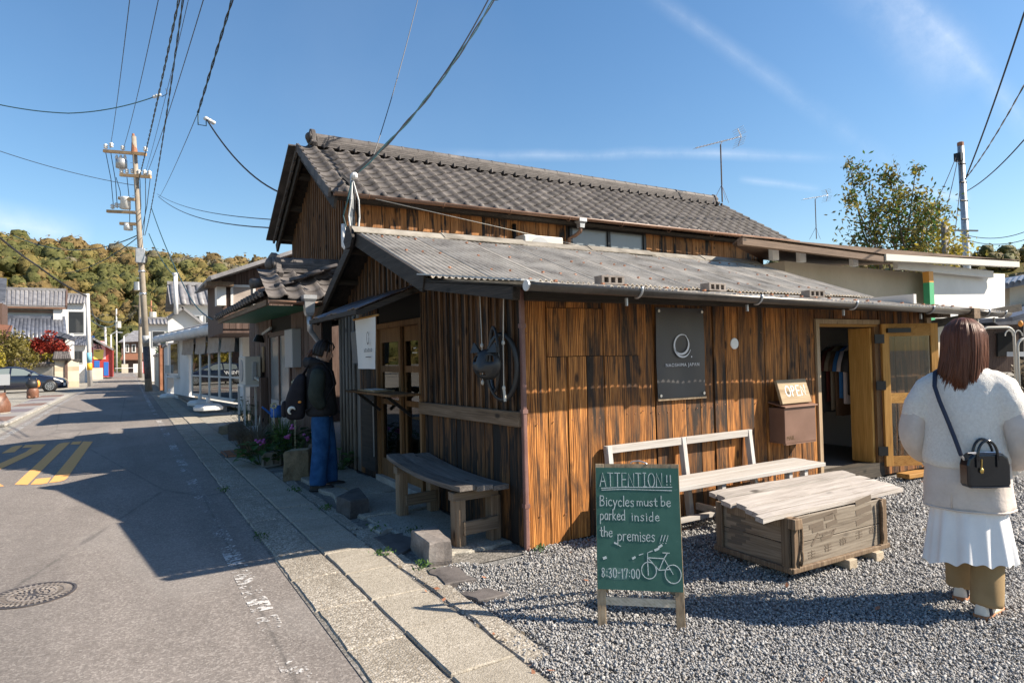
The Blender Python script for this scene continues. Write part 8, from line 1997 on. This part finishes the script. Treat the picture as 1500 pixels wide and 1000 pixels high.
# white skirt with falling folds
rows = []
for k in range(10):
    f = k/9; z = .64-.365*f; r0 = .172+.044*f; row = []
    for j in range(72):
        a = 2*math.pi*j/72; fo = .070*f**.6*math.sin(8*a+1.1*math.sin(3*a))+.050*f**.6*math.sin(15*a+2*math.sin(2*a))+.02*f*math.sin(29*a); lift = .045*f*math.sin(a*1.0+2.6)+.010*f*math.sin(8*a+1.1*math.sin(3*a))+.01*f*math.sin(15*a)
        row.append((r0*(1+fo)*math.cos(a)*1.02, r0*(1+fo)*math.sin(a)*.92-.01-.03*f, z+lift))
    rows.append(row+[row[0]])
W.part(MB().grid(rows), 'skirt', 'skirt_white', sub=1)
for (hx_, kx, ky, fx, fy, fzz) in ((.08, .085, .02, .075, -.035, .055), (-.08, -.075, .14, -.065, .25, .06)):
    tr2 = MB(); P = [(hx_, 0, .70), (kx, ky, .45), ((kx+fx)/2, (ky+fy)/2, .25), (fx, fy, fzz+.02), (fx, fy-.005, fzz)]; tr2.tube(P, [.092, .084, .080, .090, .088], 20).wob(.022, 11, fx*40); W.part(tr2, 'trouser_leg', 'trouser_tan', sub=2)
shoe(W, .080, .03, R(14), .27, ('shoe_white', 'gum_sole', 'shoe_navy')); shoe(W, -.065, .29, R(6), .26, ('shoe_white', 'gum_sole', 'shoe_navy'), .0)
# hair
def hair_fig(fig, at, mat, length, n, parent, a0=-2.45, a1=2.45, flare=.02, rad=.006, name='hair', fringe=False, z_in=-.02, k=1.0):
    cap = MB(); rings = []
    for i in range(9):
        ph = math.pi*.5*i/8; z = .125*math.cos(ph)+.0; r = math.sin(ph); rings.append([at((.086*k*r*math.cos(a), .104*(k*.4+.6)*r*math.sin(a)-.012, z+.004)) for a in np.linspace(0, 2*math.pi, 24, endpoint=False)])
    cap.loft(rings); h = fig.part(cap, name, mat, parent=parent)
    st = MB(); locks = [(rng.random(), rng.uniform(.93, 1.06), rng.uniform(.78, 1.04), rng.uniform(-.10, .10)) for _ in range(64)]
    for i in range(n):
        lk = locks[i % 64]; tip = rng.random(); f = min(1, max(0, lk[0]+rng.gauss(0, .020))); a = -math.pi/2+a0+(a1-a0)*f; r = lk[1]+rng.uniform(-.035, .03); L = length*lk[2]*rng.uniform(.80, 1.03)*(1 if abs(a+math.pi/2) < 1.9 else .9); at_ = -math.pi/2+a0+(a1-a0)*lk[0]+lk[3]; pts = []
        for kk in range(9):
            u = kk/8
            if u < .45: ph = math.pi*.52*u/.45; z = .130*math.cos(ph); rr = math.sin(ph)*r; p = (.089*k*rr*math.cos(a), .108*(k*.4+.6)*rr*math.sin(a)-.012, z)
            else:
                v_ = (u-.45)/.55; a = a+(at_-a)*v_*.22; rr = r*(1+flare*math.sin(v_*2.6)*3-.10*v_*v_); p = (.089*k*rr*math.cos(a)+.018*v_*math.sin(i)-.03*(k-1)*4*v_*v_, .108*(k*.4+.6)*rr*math.sin(a)-.012+z_in*v_, -.008-L*v_)
            pts.append(at(p))
        st.tube(pts, [rad*.6, rad, rad, rad*1.1, rad*1.1, rad, rad*.9, rad*.7, rad*.25], 5, flat=.7)
    fig.part(st, 'strands', mat, parent=h); return h
hw = hair_fig(W, wat, 'hair_auburn', .310, 2400, body, flare=-.006, rad=.0030, k=1.27)
inner = MB().loft([[wat((rx*math.cos(a), ry*math.sin(a)-.02, z)) for a in np.linspace(0, 2*math.pi, 18, endpoint=False)] for z, rx, ry in ((.06, .105, .100), (-.02, .115, .098), (-.10, .115, .085), (-.17, .110, .075), (-.225, .095, .055))]); W.part(inner, 'inner_hair', 'hair_auburn', parent=hw)
# handbag on a long strap
hbw = W.w((.105, -.215, .815)); bag = thing('handbag', hbw+np.array((0, 0, -.1)), 'glossy black handbag with round handles hanging behind the walking person', 'handbag')
bf = unit(np.array((FW[0], FW[1], 0))); br = np.array((bf[1], -bf[0], 0)); hb = np.zeros(3)
def bw_(q): return hbw+(br*q[0]+bf*q[1]+np.array((0, 0, q[2])))*.84
def bpart(m, name, mat, par=bag, **k): m.v = [tuple(bw_(q)) for q in m.v]; return m.build(name, mat, par, **k)
bpart(MB().loft([[(x*sx, y, z*sz) for x, z in ((-.118, -.105), (.118, -.105), (.130, -.085), (.130, .03), (.118, .075), (.090, .098), (-.090, .098), (-.118, .075), (-.130, .03), (-.130, -.085))] for y, sx, sz in ((-.042, .94, .94), (-.034, 1, 1), (.034, 1, 1), (.042, .94, .94))]), 'bag_body', 'patent_black', bevel=.006)
for y in (-.046, .03): bpart(MB().tube([(.062*math.cos(t)+(.012 if y > 0 else -.012), y, .06+.12*max(0, math.sin(t))**.8) for t in np.linspace(0, math.pi, 17)], .008, 8), 'bag_handle', 'patent_black', smooth=True)
for sg in (-1, 1): bpart(MB().span((sg*.062-.022, -.052, .02), (sg*.062-.002, -.043, .085)), 'handle_tab', 'patent_black')
bpart(MB().tube([(-.118, -.043, -.10), (0, -.046, -.103), (.118, -.043, -.10)], .004, 6), 'piping', 'patent_black'); bpart(MB().tube([(-.10, -.0, .10), (0, -.0, .102), (.10, -.0, .10)], .005, 6), 'zip', 'steel')
bpart(MB().ball((-.055, -.052, .0), (.013, .006, .017), 8, 6), 'charm', 'brass', smooth=True); bpart(MB().tube([(-.055, -.050, .015), (-.052, -.050, .07)], .004, 5), 'charm_loop', 'brass')
bpart(MB().tube([(-.122, 0, .06), (-.140, .0, .085)], .007, 6), 'ring', 'steel')
s0 = bw_((-.14, 0, .085))
sp2 = [s0]+[W.w(q) for q in ((-.030, -.224, .97), (-.065, -.215, 1.07), (-.100, -.195, 1.16), (-.125, -.165, 1.235), (-.130, -.09, 1.31), (-.11, .01, 1.33), (-.085, .10, 1.27))]
MB().tube(sp2, .011, 6, flat=.45).build('strap', 'shoe_navy', bag, smooth=True)

# ---------------------------------------------------------------- person waiting at the serving shelf
cpn = G(473, 716)
Cc = Fig('person', cpn, RT*.97+FW*.22, 'person in black jacket and blue jeans with backpack waiting at the serving shelf', .95)
bd = MB()
bd.loft([ell(0, cy, z, rx, ry) for z, rx, ry, cy in ((.84, .150, .105, 0), (.94, .145, .105, 0), (1.06, .125, .092, .0), (1.20, .140, .098, -.005), (1.32, .155, .092, -.01), (1.375, .110, .070, -.012), (1.41, .050, .052, -.005), (1.49, .046, .050, .012))])
cat_ = head(bd, (0, .035, 1.555), R(-17))
for sg, ky, yo in ((1, .03, 0), (-1, .09, .10)): bd.tube([(sg*.085, 0, .90), (sg*.095, ky, .48), (sg*.10, -.03+yo, .08)], [.086, .058, .038], 12); bd.tube([(sg*.10, -.04+yo, .07), (sg*.105, .10+yo, .035)], [.034, .028], 8)
for sg, el, wr_ in ((1, (.225, -.05, 1.08), (.205, .03, .93)), (-1, (-.225, -.05, 1.08), (-.205, .03, .93))):
    bd.tube([(sg*.15, -.01, 1.33), (sg*.185, -.015, 1.29), el, wr_], [.046, .047, .037, .026], 10); dd = unit(np.array((-sg*.45, .25, -.6))); hand(bd, np.array(wr_)+dd*.015, dd, (-sg, 0, 0), sg, .6)
body2 = Cc.part(bd, 'body', 'skin', remesh=.0065, smooth_it=3); eyes(Cc, cat_, body2)
jk = MB().loft([ell(0, cy, z, rx, ry, 36, .02, 6, z*7) for z, rx, ry, cy in ((.83, .205, .165, 0), (.86, .225, .180, 0), (.95, .225, .180, 0), (1.10, .220, .170, -.005), (1.24, .222, .165, -.01), (1.34, .205, .140, -.015), (1.40, .140, .105, -.012), (1.435, .085, .085, -.005))])
jk.tube([(-.09, -.02, 1.42), (-.10, -.09, 1.43), (0, -.15, 1.43), (.10, -.09, 1.43), (.09, -.02, 1.42), (.06, .05, 1.40), (0, .075, 1.37)], [.045, .06, .068, .06, .045, .035, .03], 12)
Cc.part(jk, 'jacket', 'jacket_black', remesh=.010, smooth_it=3)
for sg, el, wr_ in ((1, (.250, -.055, 1.07), (.215, .035, .925)), (-1, (-.250, -.055, 1.07), (-.215, .035, .925))):
    Cc.part(MB().tube([(sg*.16, -.015, 1.34), (sg*.215, -.02, 1.28), (sg*.25, -.035, 1.16), el, ((el[0]+wr_[0])/2, (el[1]+wr_[1])/2, (el[2]+wr_[2])/2-.01), wr_], [.080, .090, .092, .090, .080, .062], 16).wob(.010, 13, sg*5), 'sleeve', 'sleeve_olive', sub=2)
for sg, yo in ((1, -.03), (-1, .09)): Cc.part(MB().tube([(sg*.085, -.005, .90), (sg*.095, yo*.3, .70), (sg*.10, .01+yo*.6, .48), (sg*.10, -.01+yo*.85, .25), (sg*.10, -.02+yo, .085), (sg*.10, -.02+yo, .06)], [.115, .112, .096, .094, .102, .100], 20).wob(.016, 9, sg*3), 'jeans_leg', 'jeans_blue', sub=2)
shoe(Cc, .10, .0, R(6), .285, ('shoe_black', 'shoe_black')); shoe(Cc, -.10, .12, R(-8), .285, ('shoe_black', 'shoe_black'))
hc = hair_fig(Cc, cat_, 'hair_black', .070, 420, body2, a0=-1.72, a1=1.72, flare=.0, rad=.006, z_in=.0)
st = MB()
for i in range(46):
    x = rng.uniform(-.065, .065); st.tube([cat_((x*.3, .02, .132)), cat_((x*.7, .075, .112)), cat_((x, .098+rng.uniform(0, .008), .075)), cat_((x*1.05, .100, .040+rng.uniform(-.008, .012)))], [.004, .006, .006, .002], 5)
for sg in (-1, 1):
    for i in range(7): y_ = rng.uniform(.045, .06); st.tube([cat_((sg*.06, y_*.8, .10)), cat_((sg*.082, y_, .05)), cat_((sg*.083, y_, -.005)), cat_((sg*.080, y_+.004, -.05+rng.uniform(-.02, .02)))], [.004, .006, .005, .002], 5)
Cc.part(st, 'fringe', 'hair_black', parent=hc)
st = MB()
for i in range(40): o_ = nrg.normal(0, .010, 3); st.tube([cat_((0, -.105, -.02))+o_*.3, cat_((0, -.135, -.045))+o_, cat_((0, -.15, -.10))+o_*1.5, cat_((0, -.145, -.15))+o_*2], [.008, .009, .007, .002], 5)
Cc.part(st, 'ponytail', 'hair_brown', parent=hc)
bpk = np.array((.02, -.285, 1.04)); bk_ = thing('backpack', Cc.w(bpk+(0, 0, -.25)), 'black backpack with a white crescent charm worn by the waiting person', 'backpack')
def kp(m, name, mat, par=bk_, **k): m.v = [tuple(Cc.w(q)) for q in m.v]; return m.build(name, mat, par, **k)
kp(MB().loft([[(bpk[0]+rx*(abs(math.cos(a))**.6)*math.copysign(1, math.cos(a)), bpk[1]+cy+ry*(abs(math.sin(a))**.6)*math.copysign(1, math.sin(a)), z) for a in np.linspace(0, 2*math.pi, 28, endpoint=False)] for z, rx, ry, cy in ((.80, .12, .07, .0), (.815, .145, .10, -.01), (.90, .155, .125, -.015), (1.05, .155, .115, .0), (1.18, .145, .085, .03), (1.27, .12, .06, .055), (1.31, .07, .03, .075))]), 'bag_body', 'backpack_black', smooth=True, sub=1)
kp(MB().loft([[(bpk[0]+rx*math.cos(a), bpk[1]-.125+ry*math.sin(a), z) for a in np.linspace(0, 2*math.pi, 20, endpoint=False)] for z, rx, ry in ((.83, .10, .02), (.85, .12, .04), (.95, .12, .045), (1.0, .11, .03), (1.01, .09, .01))]), 'front_pocket', 'backpack_black', smooth=True)
for sg in (-1, 1): kp(MB().tube([(sg*.09, -.20, 1.30), (sg*.115, -.12, 1.42), (sg*.14, .03, 1.43), (sg*.15, .13, 1.32), (sg*.165, .16, 1.18), (sg*.20, .06, 1.0), (sg*.16, -.17, .90)], .022, 8, flat=.4), 'strap', 'backpack_black', smooth=True)
plain('charm_white', (.72, .70, .62), .7)
cm = []
for i in range(13):
    a = R(20)+R(230)*i/12; cm.append((bpk[0]+.165, bpk[1]-.03+.036*math.cos(a), .905+.036*math.sin(a)))
kp(MB().tube(cm, [.006+.013*math.sin(math.pi*i/12) for i in range(13)], 8), 'charm', 'charm_white', smooth=True); kp(MB().ball((bpk[0]+.165, bpk[1]+.055, 1.0), (.010, .020, .014), 8, 6), 'patch', 'mural_orange', smooth=True)
